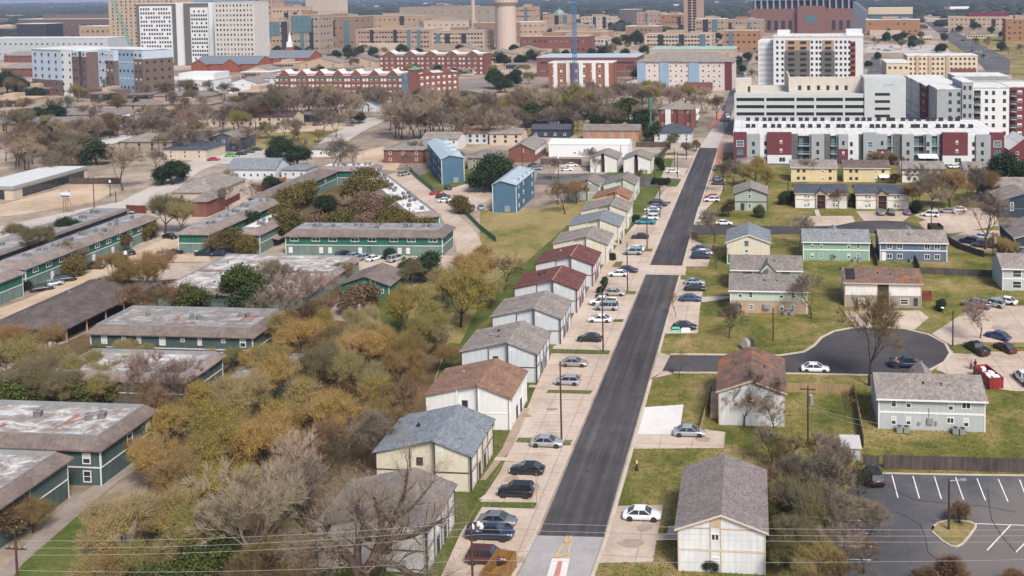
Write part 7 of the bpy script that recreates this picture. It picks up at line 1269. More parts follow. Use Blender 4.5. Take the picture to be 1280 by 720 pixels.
# right side of the road
for k, x, y, r, *q in [('tan', 965, 550, 24), ('bare', 1030, 575, 34), ('brown', 1000, 625, 34), ('bare', 1075, 600, 26), ('bare', 1050, 690, 34), ('greyg', 1000, 670, 34), ('brown', 975, 630, 20), ('brown', 1030, 650, 34), ('brown', 1020, 740, 30), ('bare', 1085, 650, 26), ('brown', 990, 575, 26), ('bare', 1044, 420, 0), ('brown', 945, 490, 32), ('brown', 930, 505, 22), ('bare', 965, 515, 24), ('bare', 1000, 595, 36), ('bare', 1035, 610, 40), ('brown', 1010, 560, 28), ('greyg', 1010, 640, 40), ('bare', 1055, 650, 38), ('greyg', 985, 690, 28), ('olive', 1030, 705, 32), ('brown', 1060, 715, 30), ('green', 985, 655, 20), ('brown', 985, 600, 26), ('bare', 975, 560, 20), ('olive', 1000, 725, 28), ('brown', 1080, 690, 22), ('bare', 912, 395, 22), ('tan', 1015, 365, 26), ('sap', 848, 452, 13), ('sap', 845, 378, 12), ('pink', 1226, 395, 22), ('bush', 1178, 380, 8), ('bare', 1232, 268, 34), ('gold', 1248, 305, 15), ('gold', 1262, 312, 13), ('oak', 1260, 210, 22), ('oak', 1248, 204, 14), ('bare', 1165, 232, 26), ('rusty', 1188, 232, 24), ('bare', 1210, 228, 24), ('rusty', 1232, 228, 20), ('rusty', 1145, 240, 18), ('tan', 1175, 250, 16), ('bare', 1150, 222, 18), ('bare', 905, 216, 18), ('gold', 945, 210, 18), ('gold', 958, 220, 14), ('olive', 930, 216, 14), ('bare', 918, 212, 16), ('bush', 985, 246, 10), ('bare', 1000, 285, 18), ('bare', 893, 278, 20), ('bare', 895, 318, 14), ('shrub', 946, 318, 10), ('bare', 1010, 208, 13), ('brown', 1048, 246, 12), ('bush', 1070, 249, 9), ('red', 1119, 222, 8), ('shrub', 1095, 197, 12), ('shrub', 1110, 197, 10), ('green', 948, 263, 8), ('red', 1186, 712, 24), ('red', 1160, 725, 18), ('red', 1272, 722, 14), ('sap', 1056, 500, 14), ('red', 910, 262, 10), ('bush', 1148, 258, 9), ('bush', 888, 708, 9), ('red', 1111, 400, 0), ('brown', 1055, 575, 18), ('bush', 1085, 598, 9), ('green', 985, 630, 0), ('olive', 1070, 640, 22)]:
    if r: tree(k, x, y, r)
tree('brown', 1087, 412, 38, 1.45, label='big spreading bare tree between the cul-de-sac and the pale grey duplex')
tree('red', 1200, 640, 13, 1.3, label='reddish bare sapling on the teardrop island of the asphalt car park')
for x, y in ((757, 355), (757, 350), (751, 362), (748, 371), (765, 320), (770, 300), (795, 272), (827, 226), (835, 226), (820, 226)): tree('bush', x, y, 5)
# around the open lawn and left of the road
for k, x, y, r in [('oak', 617, 212, 24), ('oak', 605, 222, 18), ('oak', 628, 222, 16), ('clip', 572, 254, 13), ('brown', 706, 245, 18), ('brown', 697, 238, 14), ('rusty', 720, 238, 14), ('brown', 805, 220, 10), ('bare', 744, 205, 12), ('bare', 735, 195, 12), ('bare', 655, 212, 0), ('bush', 823, 201, 6), ('bush', 825, 208, 5), ('pink', 690, 208, 14), ('clip', 1, 200, 0), ('bare', 520, 185, 12), ('bare', 508, 200, 10), ('bare', 425, 188, 18), ('bare', 415, 195, 16), ('bare', 440, 192, 14), ('bare', 575, 195, 10)]:
    if r: tree(k, x, y, r)
# middle distance: left
for a in [(0, 175, 120, 178, 11, 12, 18, ('bare', 'bare', 'brown', 'greyg')), (10, 188, 110, 195, 6, 10, 16, ('bare', 'tan', 'brown')), (90, 160, 215, 158, 14, 11, 16, ('bare', 'brown', 'bare', 'greyg')), (200, 165, 262, 178, 5, 10, 15, ('greyg', 'bare')), (210, 150, 330, 140, 13, 10, 16, ('bare', 'bare', 'pink', 'brown')), (330, 128, 440, 125, 16, 11, 17, ('bare', 'tan', 'brown', 'bare')), (300, 130, 400, 118, 7, 9, 14, ('bare', 'pink', 'greyg')), (420, 135, 480, 120, 9, 10, 14, ('tan', 'bare')), (480, 145, 560, 148, 14, 13, 19, ('bare', 'tan', 'tan', 'bare')), (500, 130, 640, 132, 20, 11, 17, ('tan', 'tan', 'bare', 'olive')), (560, 152, 640, 150, 13, 12, 16, ('bare', 'tan', 'greyg')), (630, 128, 735, 125, 19, 12, 17, ('tan', 'olive', 'bare', 'tan')), (640, 145, 740, 142, 14, 9, 13, ('bare', 'tan', 'oak')), (740, 118, 850, 118, 17, 10, 15, ('bare', 'pink', 'olive', 'bare')), (745, 140, 835, 142, 8, 9, 14, ('bare', 'green', 'tan')), (850, 118, 900, 128, 6, 7, 12, ('bare', 'tan', 'gold')), (835, 172, 870, 185, 4, 6, 9, ('bare', 'greyg')), (0, 155, 90, 130, 5, 9, 13, ('oak', 'bare', 'greyg')), (400, 140, 420, 150, 2, 10, 13, ('bare', 'tan')), (0, 95, 45, 118, 5, 7, 11, ('oak', 'bare', 'oak')), (120, 128, 300, 108, 14, 5, 9, ('bare', 'greyg', 'oak', 'brown')), (450, 118, 560, 112, 12, 6, 9, ('oak', 'tan', 'bare')), (930, 196, 1250, 198, 14, 4, 6, ('shrub', 'oak', 'bare'))]: band(*a)
for k, x, y, r in [('oak', 120, 188, 17), ('oak', 215, 214, 16), ('oak', 228, 212, 12), ('oak', 203, 218, 12), ('tan', 152, 205, 26), ('tan', 35, 190, 20), ('tan', 62, 205, 14), ('bare', 80, 205, 13), ('bare', 195, 198, 14), ('tan', 280, 225, 16), ('bare', 285, 245, 14), ('bare', 318, 238, 16), ('oak', 340, 228, 10), ('oak', 350, 182, 14), ('oak', 340, 190, 10), ('olive', 300, 150, 15), ('bare', 312, 170, 14), ('bare', 355, 158, 12), ('bare', 372, 160, 14), ('oak', 372, 194, 14), ('bare', 380, 185, 12), ('oak', 448, 146, 8), ('gold', 503, 123, 10), ('pink', 545, 200, 9), ('green', 775, 135, 14), ('oak', 805, 148, 14), ('oak', 795, 156, 11), ('oak', 818, 165, 11), ('oak', 748, 153, 11), ('tan', 722, 150, 11), ('oak', 708, 152, 7), ('oak', 762, 146, 9), ('oak', 565, 92, 8), ('oak', 620, 98, 12), ('oak', 640, 98, 10), ('oak', 632, 106, 9), ('oak', 470, 74, 6), ('oak', 510, 66, 5), ('oak', 475, 52, 5), ('oak', 452, 53, 6), ('oak', 535, 54, 6), ('oak', 556, 55, 5), ('oak', 340, 55, 5), ('bare', 360, 72, 5), ('oak', 628, 72, 8), ('oak', 650, 75, 8), ('oak', 665, 70, 7), ('oak', 782, 48, 6), ('oak', 795, 46, 9), ('oak', 770, 52, 6), ('oak', 752, 56, 7), ('oak', 890, 52, 7), ('oak', 880, 54, 6), ('oak', 776, 30, 6), ('oak', 765, 32, 5), ('oak', 842, 40, 6), ('oak', 830, 52, 6), ('oak', 850, 52, 6), ('bare', 790, 88, 10), ('oak', 780, 84, 8), ('oak', 770, 80, 9), ('green', 1000, 92, 6), ('oak', 984, 95, 5), ('bare', 942, 92, 7), ('bare', 950, 96, 6), ('oak', 915, 70, 6), ('oak', 922, 76, 7), ('oak', 935, 70, 6), ('oak', 910, 84, 6), ('oak', 927, 86, 6), ('oak', 1098, 69, 5), ('oak', 1085, 80, 5), ('red', 870, 150, 3)]: tree(k, x, y, r)
for a in [(1095, 47, 1160, 50, 8, 5, 7, ('oak', 'greyg', 'oak')), (1100, 43, 1150, 44, 5, 4, 6, ('oak', 'greyg')), (1175, 60, 1182, 48, 3, 5, 6, ('oak', 'oak')), (1195, 33, 1255, 36, 7, 4, 6, ('oak', 'oak')), (1220, 48, 1275, 62, 7, 5, 7, ('brown', 'oak', 'bare')), (0, 38, 40, 40, 4, 3, 5, ('oak', 'bare')), (225, 66, 235, 70, 2, 5, 6, ('oak',)), (670, 60, 760, 66, 6, 4, 6, ('oak', 'bare')), (860, 42, 900, 40, 3, 4, 5, ('oak',)), (540, 75, 560, 70, 3, 4, 6, ('oak', 'tan')), (395, 62, 470, 62, 7, 5, 6, ('oak', 'tan', 'oak'))]: band(*a)
for i in range(170):
    x = rnd.uniform(330, 1000); y = rnd.choice((rnd.uniform(34, 66), rnd.uniform(58, 98)))
    tree(rnd.choice(('oak', 'oak', 'greyg', 'olive')), x, y, rnd.uniform(3.5, 6)*(y/55)**.6)
for i in range(70): tree(rnd.choice(('bare', 'tan', 'brown', 'greyg', 'oak', 'olive')), rnd.uniform(-10, 470), rnd.uniform(97, 178), rnd.uniform(8, 13))
# palm beside the motel roofs
p = G(170, 140); t = thing('palm_tree', 'lone palm tree among the grey motel roofs', 'palm tree', p); m = MB().tube((0, 0, -.2), (0, 0, 7), .35, .28, 8); m.build('trunk', BARK, t); m = MB(); r = random.Random(3)
for k in range(44):
    a = k*2.4; e = r.uniform(-.5, 1.1); d = Vector((math.cos(a)*math.cos(e), math.sin(a)*math.cos(e), math.sin(e))); q = Vector((0, 0, 7)); w = Vector((-math.sin(a), math.cos(a), 0))*.35
    for i in range(4): q2 = q+d*.7; d = (d+Vector((0, 0, -.28))).normalized(); m.poly([q-w, q+w, q2+w*.8, q2-w*.8]); q = q2; w = w*.8
m.build('crown', LF['green'], t)
# turf tufts and fallen leaves on the near lawns
def inhard(x, y):
    for P_ in HARD:
        c = False; j = len(P_)-1
        for i in range(len(P_)):
            if (P_[i][1] > y) != (P_[j][1] > y) and x < (P_[j][0]-P_[i][0])*(y-P_[i][1])/(P_[j][1]-P_[i][1])+P_[i][0]: c = not c
            j = i
        if c: return True
    return False
r = random.Random(21); tf, lv = MB(), MB()
for i in range(30000):
    a, b = ((735, 1290), (400, 735)) if i % 4 else ((560, 690), (480, 700))
    x, y = r.uniform(*a), b[0]+(b[1]-b[0])*r.random()
    p = G(x, y)
    if inhard(p.x, p.y) or rl(y)-4 < x < rr(y)+5: continue
    if i % 3:
        s = r.uniform(.07, .16); t = r.uniform(0, 6.3)
        for k in range(3): c_, k_ = math.cos(t+k*2.1)*s, math.sin(t+k*2.1)*s; tf.poly([(p.x-k_*.4, p.y+c_*.4, .0), (p.x+k_*.4, p.y-c_*.4, .0), (p.x+c_, p.y+k_, r.uniform(.12, .24))])
    else:
        s = r.uniform(.04, .10); t = r.uniform(0, 6.3); c_, k_ = math.cos(t)*s, math.sin(t)*s
        lv.poly([(p.x-c_, p.y-k_, .16), (p.x+k_, p.y-c_, .17), (p.x+c_, p.y+k_, .16), (p.x-k_, p.y+c_, .18)])
tag(tf.build('grass_tufts', m_leaf('turf', (.125, .125, .032), .5)), kind='stuff'); tag(lv.build('fallen_leaves', m_leaf('dry_leaf', (.24, .165, .085), .45)), kind='stuff')
# far wood that reads as one mass, out to the horizon
m = MB(); r = random.Random(5)
def clump(m, x, y, rad, h):
    n = 7; a0 = r.uniform(0, 6); rg = []
    for lev, (k, z) in enumerate(((1, 0), (1.05, .45), (.7, .85))): rg.append([(x+math.cos(a0+2*PI*i/n)*rad*k*r.uniform(.75, 1.2), y+math.sin(a0+2*PI*i/n)*rad*k*r.uniform(.75, 1.2), h*z*r.uniform(.85, 1.15)) for i in range(n)])
    for lo, hi in zip(rg, rg[1:]): m.hull(lo, hi, 0, False)
    m.poly(rg[-1])
for i in range(7000):
    y = 1500+r.random()**1.6*9500; x = r.uniform(-.76, .44)*y
    if y < 2100 and r.random() < .65: continue
    clump(m, x, y, r.uniform(9, 20)*(1 if y < 3000 else 1.8), r.uniform(7, 13))
tag(m.build('forest', m_leaf('far_forest', (.045, .052, .034), .45)), kind='stuff')
cm_ = [MB().box(-a, -b, -1, a, b, c).mesh('wall', W_OFFW) for a, b, c in ((14, 8, 6), (22, 10, 8), (9, 9, 10), (30, 12, 5))]
for i in range(46):
    y = r.uniform(1600, 5200); x = r.uniform(-.7, .4)*y; o = link('far_building', cm_[i % 4], None, (x, y, 0), r.uniform(-.3, .3)); recolour(o, r.choice((W_OFFW, W_OFFW, W_BEIGE, C_PINK, C_LGREY))); o.scale.z = 1.3
    tag(o, 'tiny pale low building among the dark woods near the horizon', 'building', 'tiny buildings in the far woods')
# ---------------------------------------------------------------- poles, wires, fences, people and small things
def pole(px, py, pt, label, kind='utility', lean=0, r=.13):
    p = G(px, py); h = hgt(p, pt); t = thing('utility_pole' if kind != 'lamp' else 'street_lamp', label, 'pole' if kind != 'lamp' else 'street lamp', p, GRID)
    MB().tube((0, 0, -.3), (lean, 0, h), r*1.15, r*.8, 8).build('shaft', WOODP if kind != 'lamp' else DARK, t)
    if kind == 'utility':
        MB().box(lean-1.1, -.08, h-.9, lean+1.1, .08, h-.75).build('crossarm', WOODP, t)
        for x in (-1, -.4, .4, 1): MB().tube((lean+x, 0, h-.749), (lean+x, 0, h-.5), .07, .05, 6).build('insulator', METAL, t)
    if kind in ('lamp', 'arm'):
        m = MB().tube((lean, 0, h-.2), (lean+1.5, 0, h), .05, .05, 5); m.build('arm', METAL, t); MB().box(lean+1.3, -.16, h-.06, lean+2.0, .16, h+.1).build('lamp_head', METAL, t)
    if kind == 'trans':
        MB().box(lean-1.1, -.08, h-.5, lean+1.1, .08, h-.35).build('crossarm', WOODP, t)
        q = MB().tube((lean+.45, 0, h-2.6), (lean+.45, 0, h-1.3), .32, .32, 12).build('transformer', METAL, t); MB().tube((lean+.45, 0, h-1.299), (lean+.45, 0, h-1.1), .06, .04, 6).build('bushing', WHITE, q)
    if kind == 'ball': MB().tube((lean, 0, h), (lean, 0, h+.7), .3, .3, 10).build('lamp_globe', WHITE, t)
    return p, h
P = {}
for k, px, py, pt, lb, kd in [('b', 592, 775, 652, 'brown utility pole rising in front of the maroon SUV', 'plain'), ('c', 702, 553, 452, 'brown utility pole beside the empty stalls of the cream house', 'plain'), ('d', 754, 440, 364, 'brown utility pole beside the black sedan', 'plain'), ('e', 784.5, 365, 303, 'brown utility pole beside the navy sedan at the crosswalk', 'plain'), ('f', 809, 311, 259, 'brown utility pole in front of the teal pickup', 'plain'), ('g', 825, 272, 232, 'utility pole with white transformer behind the teal pickup', 'trans'), ('h', 847, 222, 190, 'brown utility pole beside the white sedan up the road', 'plain'), ('i', 858, 200, 172, 'utility pole by the dry verge up the road', 'plain'), ('j', 843, 208, 186, 'short pole left of the verge pole up the road', 'plain'), ('k', 447, 411, 373, 'dark utility pole with transformer among the yellow trees', 'trans'), ('l', 159.5, 377, 318, 'thin pole topped by a white lamp beside the rust-brown tree', 'ball'), ('m', 1010, 555, 483, 'dark utility pole with transformer behind the bare trees on the right', 'trans'), ('n', 1186, 663, 599, 'dark lamp post on the teardrop island of the car park', 'lamp'), ('o', 1191, 433, 388, 'plain dark pole on the lawn tip of the cul-de-sac', 'plain'), ('p', 966.5, 426, 385, 'thin dark pole on the lawn of the pale green duplex', 'plain'), ('q', 1241, 337, 290, 'brown utility pole with white box beside the golden bush', 'trans'), ('r', 1164, 284, 250, 'lamp post beside the white minivan', 'lamp'), ('s', 985, 250, 212, 'utility pole left of the yellow duplexes', 'utility'), ('t', 1127, 229, 200, 'utility pole in front of the white dark-belted duplex', 'plain'), ('u', 118, 262, 220, 'tall wooden pole beside the dirt lot', 'utility'), ('v', 138, 246, 228, 'lamp post with white head beside the dirt lot', 'ball'), ('w', 199, 192, 172, 'dark utility pole left of the grey townhouses', 'utility'), ('x', 299, 197, 176, 'dark utility pole beside the black car in the townhouse car park', 'utility'), ('y', 653, 213, 182, 'wooden pole with white lamp at the brick house', 'trans'), ('z', 698, 228, 198, 'thin pole with white lamp at the left side street', 'ball'), ('aa', 818, 222, 200, 'thin pole at the gabled houses', 'plain'), ('ab', 906, 168, 135, 'thin street lamp at the bend of the road', 'lamp'), ('ac', 439, 158, 135, 'utility pole at the pale street bend', 'plain'), ('ad', 776, 204, 182, 'pole between the two white gabled houses', 'plain'), ('ae', 145, 254, 238, 'short thin pole at the edge of the lane', 'plain'), ('af', 109, 124, 112, 'white flag pole in front of the pale blue mid-rise', 'plain')]: P[k] = pole(px, py, pt, lb, kd)
p = G(25, 800); P['a'] = pole(26, 800, 676, 'brown utility pole with insulators at the lower left corner', 'utility')
p = G(1345, 780); P['z2'] = pole(1345, 780, 655, 'brown utility pole beyond the right picture edge', 'utility')
p = G(813.5, 172); t = thing('green_mast', 'slim green mast behind the white shed', 'mast', p); h = hgt(p, 122); MB().tube((0, 0, -.2), (0, 0, h*.7), .55, .45, 8).build('shaft', m_plain('mast_green', (.05, .17, .12), .6), t); MB().tube((0, 0, h*.7+.01), (0, 0, h), .95, .95, 8).build('head', MATS['mast_green'], t)
WIRE = m_plain('wire_metal', (.42, .40, .38), .5, .3)
def wire(A, B, label, sag=.6, r=.016):
    m = MB(); n = 16; pts = [A.lerp(B, i/n)-Vector((0, 0, sag*4*(i/n)*(1-i/n))) for i in range(n+1)]
    for a, b in zip(pts, pts[1:]): m.tube(a, b, r, r, 4, 0, False)
    tag(m.build('power_line', WIRE), label, 'power line', 'overhead power lines')
def at(k, py, dx=0, dy=0): p, h = P[k]; return Vector((p.x+dx, p.y+dy, hgt(p, py)))
for i, (ya, yb, yc, dx) in enumerate(((676, 652, 662, .5), (685, 661, 669, -.5), (694, 668, 677, .9), (713, 700, 698, 0))):
    n = ('topmost', 'second', 'third', 'lowest')[i]
    wire(at('a', ya, dx), at('b', yb, dx), f'{n} wire crossing in front of the wood at lower left'); wire(at('b', yb, dx), at('z2', yc, dx), f'{n} wire crossing the road at the bottom', .35)
for i, dx in enumerate((-.5, 0, .5)):
    w = ('left', 'middle', 'right')[i]
    for a, b, ww in (('b', 'c', 'over the nearest parked cars'), ('c', 'd', 'along the parking beside the brown-roofed house'), ('d', 'e', 'along the parking beside the red roofs'), ('e', 'f', 'along the parking before the teal pickup')):
        pa, ha = P[a]; pb, hb = P[b]; wire(Vector((pa.x+dx, pa.y, ha-.2-.25*i)), Vector((pb.x+dx, pb.y, hb-.2-.25*i)), f'{w} wire {ww}', .4, .014)
for i, (x, y, z) in enumerate(((1105, 536, 4.6), (1180, 540, 3.0))):
    pa, ha = P['m']; wire(Vector((pa.x, pa.y, ha-3)), G(x, y, z), ('upper service wire to the pale grey duplex', 'lower service wire to the pale grey duplex')[i], .5, .018)
# fences
FW = m_wall('weathered_fence_wood', (.125, .10, .092), .4, lines=1.6, vert=True); FT = m_wall('tan_fence_wood', (.36, .255, .14), .2, lines=1.6, vert=True); FO = m_wall('orange_fence_wood', (.36, .135, .05), .2, lines=1.6, vert=True); FR_ = m_wall('dark_red_fence', (.17, .05, .04), .25, lines=1.6, vert=True)
def fence(pts, h, mat, label, post=2.4, thin=.06):
    W = [G(x, y) for x, y in pts]; a = W[0]; t = thing('fence', label, 'fence', a); W = [w-a for w in W]; m = MB(); posts = []
    for p, q in zip(W, W[1:]):
        d = (q-p); ln = d.length; d.normalize(); n = Vector((-d.y, d.x, 0))*thin/2; k = max(1, int(ln/.3)) if thin > .03 and ln < 60 else 1
        for i in range(k):
            u, v = p+d*(ln*i/k+.005), p+d*(ln*(i+1)/k-.005); z = h+rnd.uniform(-.05, .05)
            m.hull([u-n, v-n, v+n, u+n], [x+Vector((0, 0, z)) for x in (u-n, v-n, v+n, u+n)])
        for i in range(int(ln/post)+1): posts.append(p+d*min(ln, i*post)+n*3)
    m.build('panel', mat, t)
    for q in posts[:60]: MB().box(q.x-.06, q.y-.06, -.2, q.x+.06, q.y+.06, h+.06).build('post', mat, t)
fence([(1105, 586), (1190, 588), (1330, 592.5)], 1.9, FW, 'weathered dark board fence along the top of the asphalt car park'); fence([(983, 490), (1066, 492)], 1.5, FT, 'tan board fence between the rusty-roofed house and the pale grey duplex'); fence([(1067, 490), (1080, 560)], 1.7, FT, 'tan board fence seen edge-on left of the pale grey duplex'); fence([(1080, 585), (1099, 586)], 1.8, FW, 'short dark fence beside the pale shed roof'); fence([(889, 492), (874, 548)], 1.4, FT, 'thin tan fence on the lawn beside the rusty-roofed house')
fence([(1149, 342), (1242, 346)], 1.5, FW, 'dark board fence behind the patched brown-roofed fourplex'); fence([(1086, 300), (1097, 333)], 1.6, FW, 'dark board fence between the mint and the blue duplex'); fence([(1143, 325), (1150, 342)], 1.6, FW, 'short board fence right of the slate blue duplex door'); fence([(1183, 302), (1200, 312), (1230, 322)], 1.6, FW, 'dark board fence right of the slate blue duplex')
GRN = m_plain('green_mesh', (.05, .17, .11), .7); fence([(512, 214), (519, 222), (541, 240)], 1.8, GRN, 'green mesh fence beside the pale driveway', 3, .03); fence([(541, 240), (560, 255)], 1.2, GRN, 'low green fence behind the red and black cars', 3, .03); fence([(582, 268), (600, 287), (620, 303)], 1.5, GRN, 'green wire fence at the meadow edge', 3, .03)
fence([(322, 240), (340, 236), (358, 229)], 2.4, FO, 'orange board fence beside the courtyard rear block'); fence([(275, 262), (300, 249)], 2.0, FR_, 'dark red fence behind the deep green end block'); fence([(158, 266), (183, 267)], 2.4, FR_, 'dark red fence beside the low dark-roofed block'); fence([(676, 205.5), (727, 206)], 2.2, FW, 'dark board fence in front of the white shed'); fence([(795, 184), (838, 184)], 2.2, FW, 'dark board fence right of the white shed'); fence([(838, 184), (823, 200)], 2.2, FW, 'dark board fence running back to the gabled houses'); fence([(86, 230), (152, 230)], 2.2, FW, 'dark board fence behind the dirt lot')
# containers, sheds and signs
def skip_box(px, py, w, d, h, rz, mat, label, fill=None):
    p = G(px, py); t = thing('dumpster', label, 'dumpster', p, GRID+rz); m = MB()
    for q in ((-w/2, -d/2, w/2, -d/2+.08), (-w/2, d/2-.08, w/2, d/2), (-w/2, -d/2+.08, -w/2+.08, d/2-.08), (w/2-.08, -d/2+.08, w/2, d/2-.08)): m.box(q[0], q[1], .15, q[2], q[3], h)
    m.box(-w/2, -d/2, 0, w/2, d/2, .149); m.build('body', mat, t); m = MB()
    for k in range(6): x = -w/2+.1+(w-.3)*k/5; m.box(x, -d/2-.07, .1, x+.1, -d/2-.004, h-.1)
    for k in range(4): y = -d/2+.1+(d-.3)*k/3; m.box(w/2+.004, y, .1, w/2+.07, y+.1, h-.1)
    m.box(-w/2-.05, -d/2-.09, h-.09, w/2+.05, -d/2-.075, h+.04); m.build('rib', mat, t)
    if fill:
        m = MB(); r = random.Random(9)
        for k in range(9): x, y = r.uniform(-w*.3, w*.3), r.uniform(-d*.36, d*.36); m.box(x-.35, y-.4, h-.6, x+.35, y+.4, h+r.uniform(-.2, .12))
        tag(m.build('white_rubbish', fill, None), 'white rubbish heaped in the red dumpster', 'rubbish').matrix_world = Matrix.Translation(p) @ Matrix.Rotation(GRID+rz, 4, 'Z')
skip_box(1235, 478, 2.4, 5.6, 1.9, .25, m_plain('dumpster_red', (.26, .03, .03), .55, var=.2), 'red dumpster heaped with white rubbish beside the man in white', MATS['white_plastic'])
skip_box(624, 722, 2.3, 4.4, 1.9, -.15, m_plain('dumpster_orange', (.23, .125, .04), .6, var=.25), 'rusty orange dumpster below the maroon SUV')
skip_box(1158, 374, 2.0, 1.8, 1.5, 0, m_plain('bin_rust', (.20, .055, .035), .7, var=.3), 'small rust-red bin beside the patched brown-roofed fourplex'); skip_box(1169, 291, 3.2, 3.6, 2.2, .1, m_wall('dumpster_brown', (.075, .06, .05), .3), 'dark brown dumpster pen in front of the upper lot'); skip_box(868, 297, 1.6, 1.2, 1.4, .1, m_wall('bin_tan', (.25, .15, .10), .2), 'tan box on the kerb beside the road')
p = G(83, 266); t = thing('sign_frame', 'white sign board on a leaning timber frame beside the dirt lot', 'sign', p, GRID); h = hgt(p, 238)
m = MB()
for x0, x1 in ((-1.2, -.6), (1.0, .4), (2.6, .6), (-.2, -.1)): m.tube((x0, 0, -.2), (x1, 0, h*.75), .18, .16, 5)
m.build('timber_frame', FT, t); MB().box(-1.4, -.2, h*.7, 1.5, .2, h*.92).build('board', m_plain('sign_white', (.62, .62, .66), .5), t); MB().box(-1.4, -.22, h*.72, 1.5, -.203, h*.78).build('dark_band', PAINT['navy'], t); MB().box(-1.3, -.1, h*.921, -1.0, .1, h*1.05).box(1.0, -.1, h*.921, 1.3, .1, h*1.05).build('frame_top', METAL, t)
p = G(671, 636); t = thing('road_sign', 'thin sign post with small grey sign at the apron edge', 'road sign', p, GRID); h = hgt(p, 592); MB().tube((0, 0, -.2), (0, 0, h), .045, .045, 6).build('post', METAL, t); MB().hull([(-.5, -.06, h-1.6), (0, -.06, h-2.1), (.5, -.06, h-1.6), (0, -.06, h-1.1)], [(-.5, -.03, h-1.6), (0, -.03, h-2.1), (.5, -.03, h-1.6), (0, -.03, h-1.1)]).build('plate', METAL, t)
p = G(796, 588); t = thing('hydrant_marker', 'black post with pale lamp head on the right lawn', 'garden lamp', p); MB().tube((0, 0, -.1), (0, 0, .55), .3, .17, 10).tube((0, 0, .551), (0, 0, 1.0), .1, .08, 8).build('base', BLACK, t); MB().tube((0, 0, 1.01), (0, 0, 1.35), .15, .13, 8).build('lamp_head', m_plain('cream_lamp', (.62, .52, .32), .4), t)
p = G(1063, 571); t = thing('garden_shed', 'small pale shed roof beside the short dark fence', 'shed', p, GRID); MB().box(-1.2, -1.4, -.1, 1.2, 1.4, 1.9).build('wall', W_GREY, t); MB().slab([(-1.4, -1.6, 2.0), (1.4, -1.6, 2.0), (1.4, 1.6, 2.4), (-1.4, 1.6, 2.4)], .1).build('roof', m_plain('pale_sheet', (.45, .44, .43), .6, var=.08), t)
p = G(1144, 384); t = thing('garden_umbrella', 'closed rust-coloured parasol beside the fourplex wall', 'parasol', p); MB().tube((0, 0, 0), (0, 0, 2.3), .05, .04, 6).build('pole', METAL, t); MB().tube((0, 0, 1.0), (0, 0, 2.4), .32, .06, 8).build('canopy', m_plain('rust_cloth', (.27, .10, .06), .9), t)
p = G(1178, 391); t = thing('barbecue', 'small black barbecue with white lid below the round bush', 'barbecue', p); MB().tube((0, 0, .75), (0, 0, 1.0), .2, .38, 10).build('bowl', BLACK, t); MB().tube((0, 0, 1.01), (0, 0, 1.2), .38, .15, 10).build('lid', WHITE, t)
for k in range(3): MB().tube((.25*math.cos(k*2.1), .25*math.sin(k*2.1), 0), (.1*math.cos(k*2.1), .1*math.sin(k*2.1), .75), .03, .03, 5).build('leg', BLACK, t)
p = G(932, 436); t = thing('satellite_dish', 'large pale round dish leaning behind the rusty-roofed house', 'dish', p, .4)
m = MB()
for k in range(4): m.tube((-.9, 0, 1.0), (-.9-.001, 0, 1.0), .1, .1, 6) if False else None
m.tube((0, 0, .9), (-.5, -.25, 1.05), 1.1, .75, 18); m.build('dish', m_plain('dish_grey', (.27, .24, .215), .6, var=.15), t); MB().box(.3, -.3, -.1, 1.6, .9, 1.5).build('housing', DARK, t)
for i, (px, py) in enumerate(((857, 415), (845, 414))):
    p = G(px, py); t = tag(MB().box(-.9, -.4, 0, .9, .4, .55 if i == 0 else .3).box(-.7, -.3, .551, .7, .3, .75).build('covered_bundle', MATS['white_plastic'] if i == 0 else m_plain('mint_plastic', (.15, .5, .36), .5)), ('white covered bundle beside the black sedan on the right', 'small mint green bundle at the corner lawn')[i], 'bundle'); t.location = p
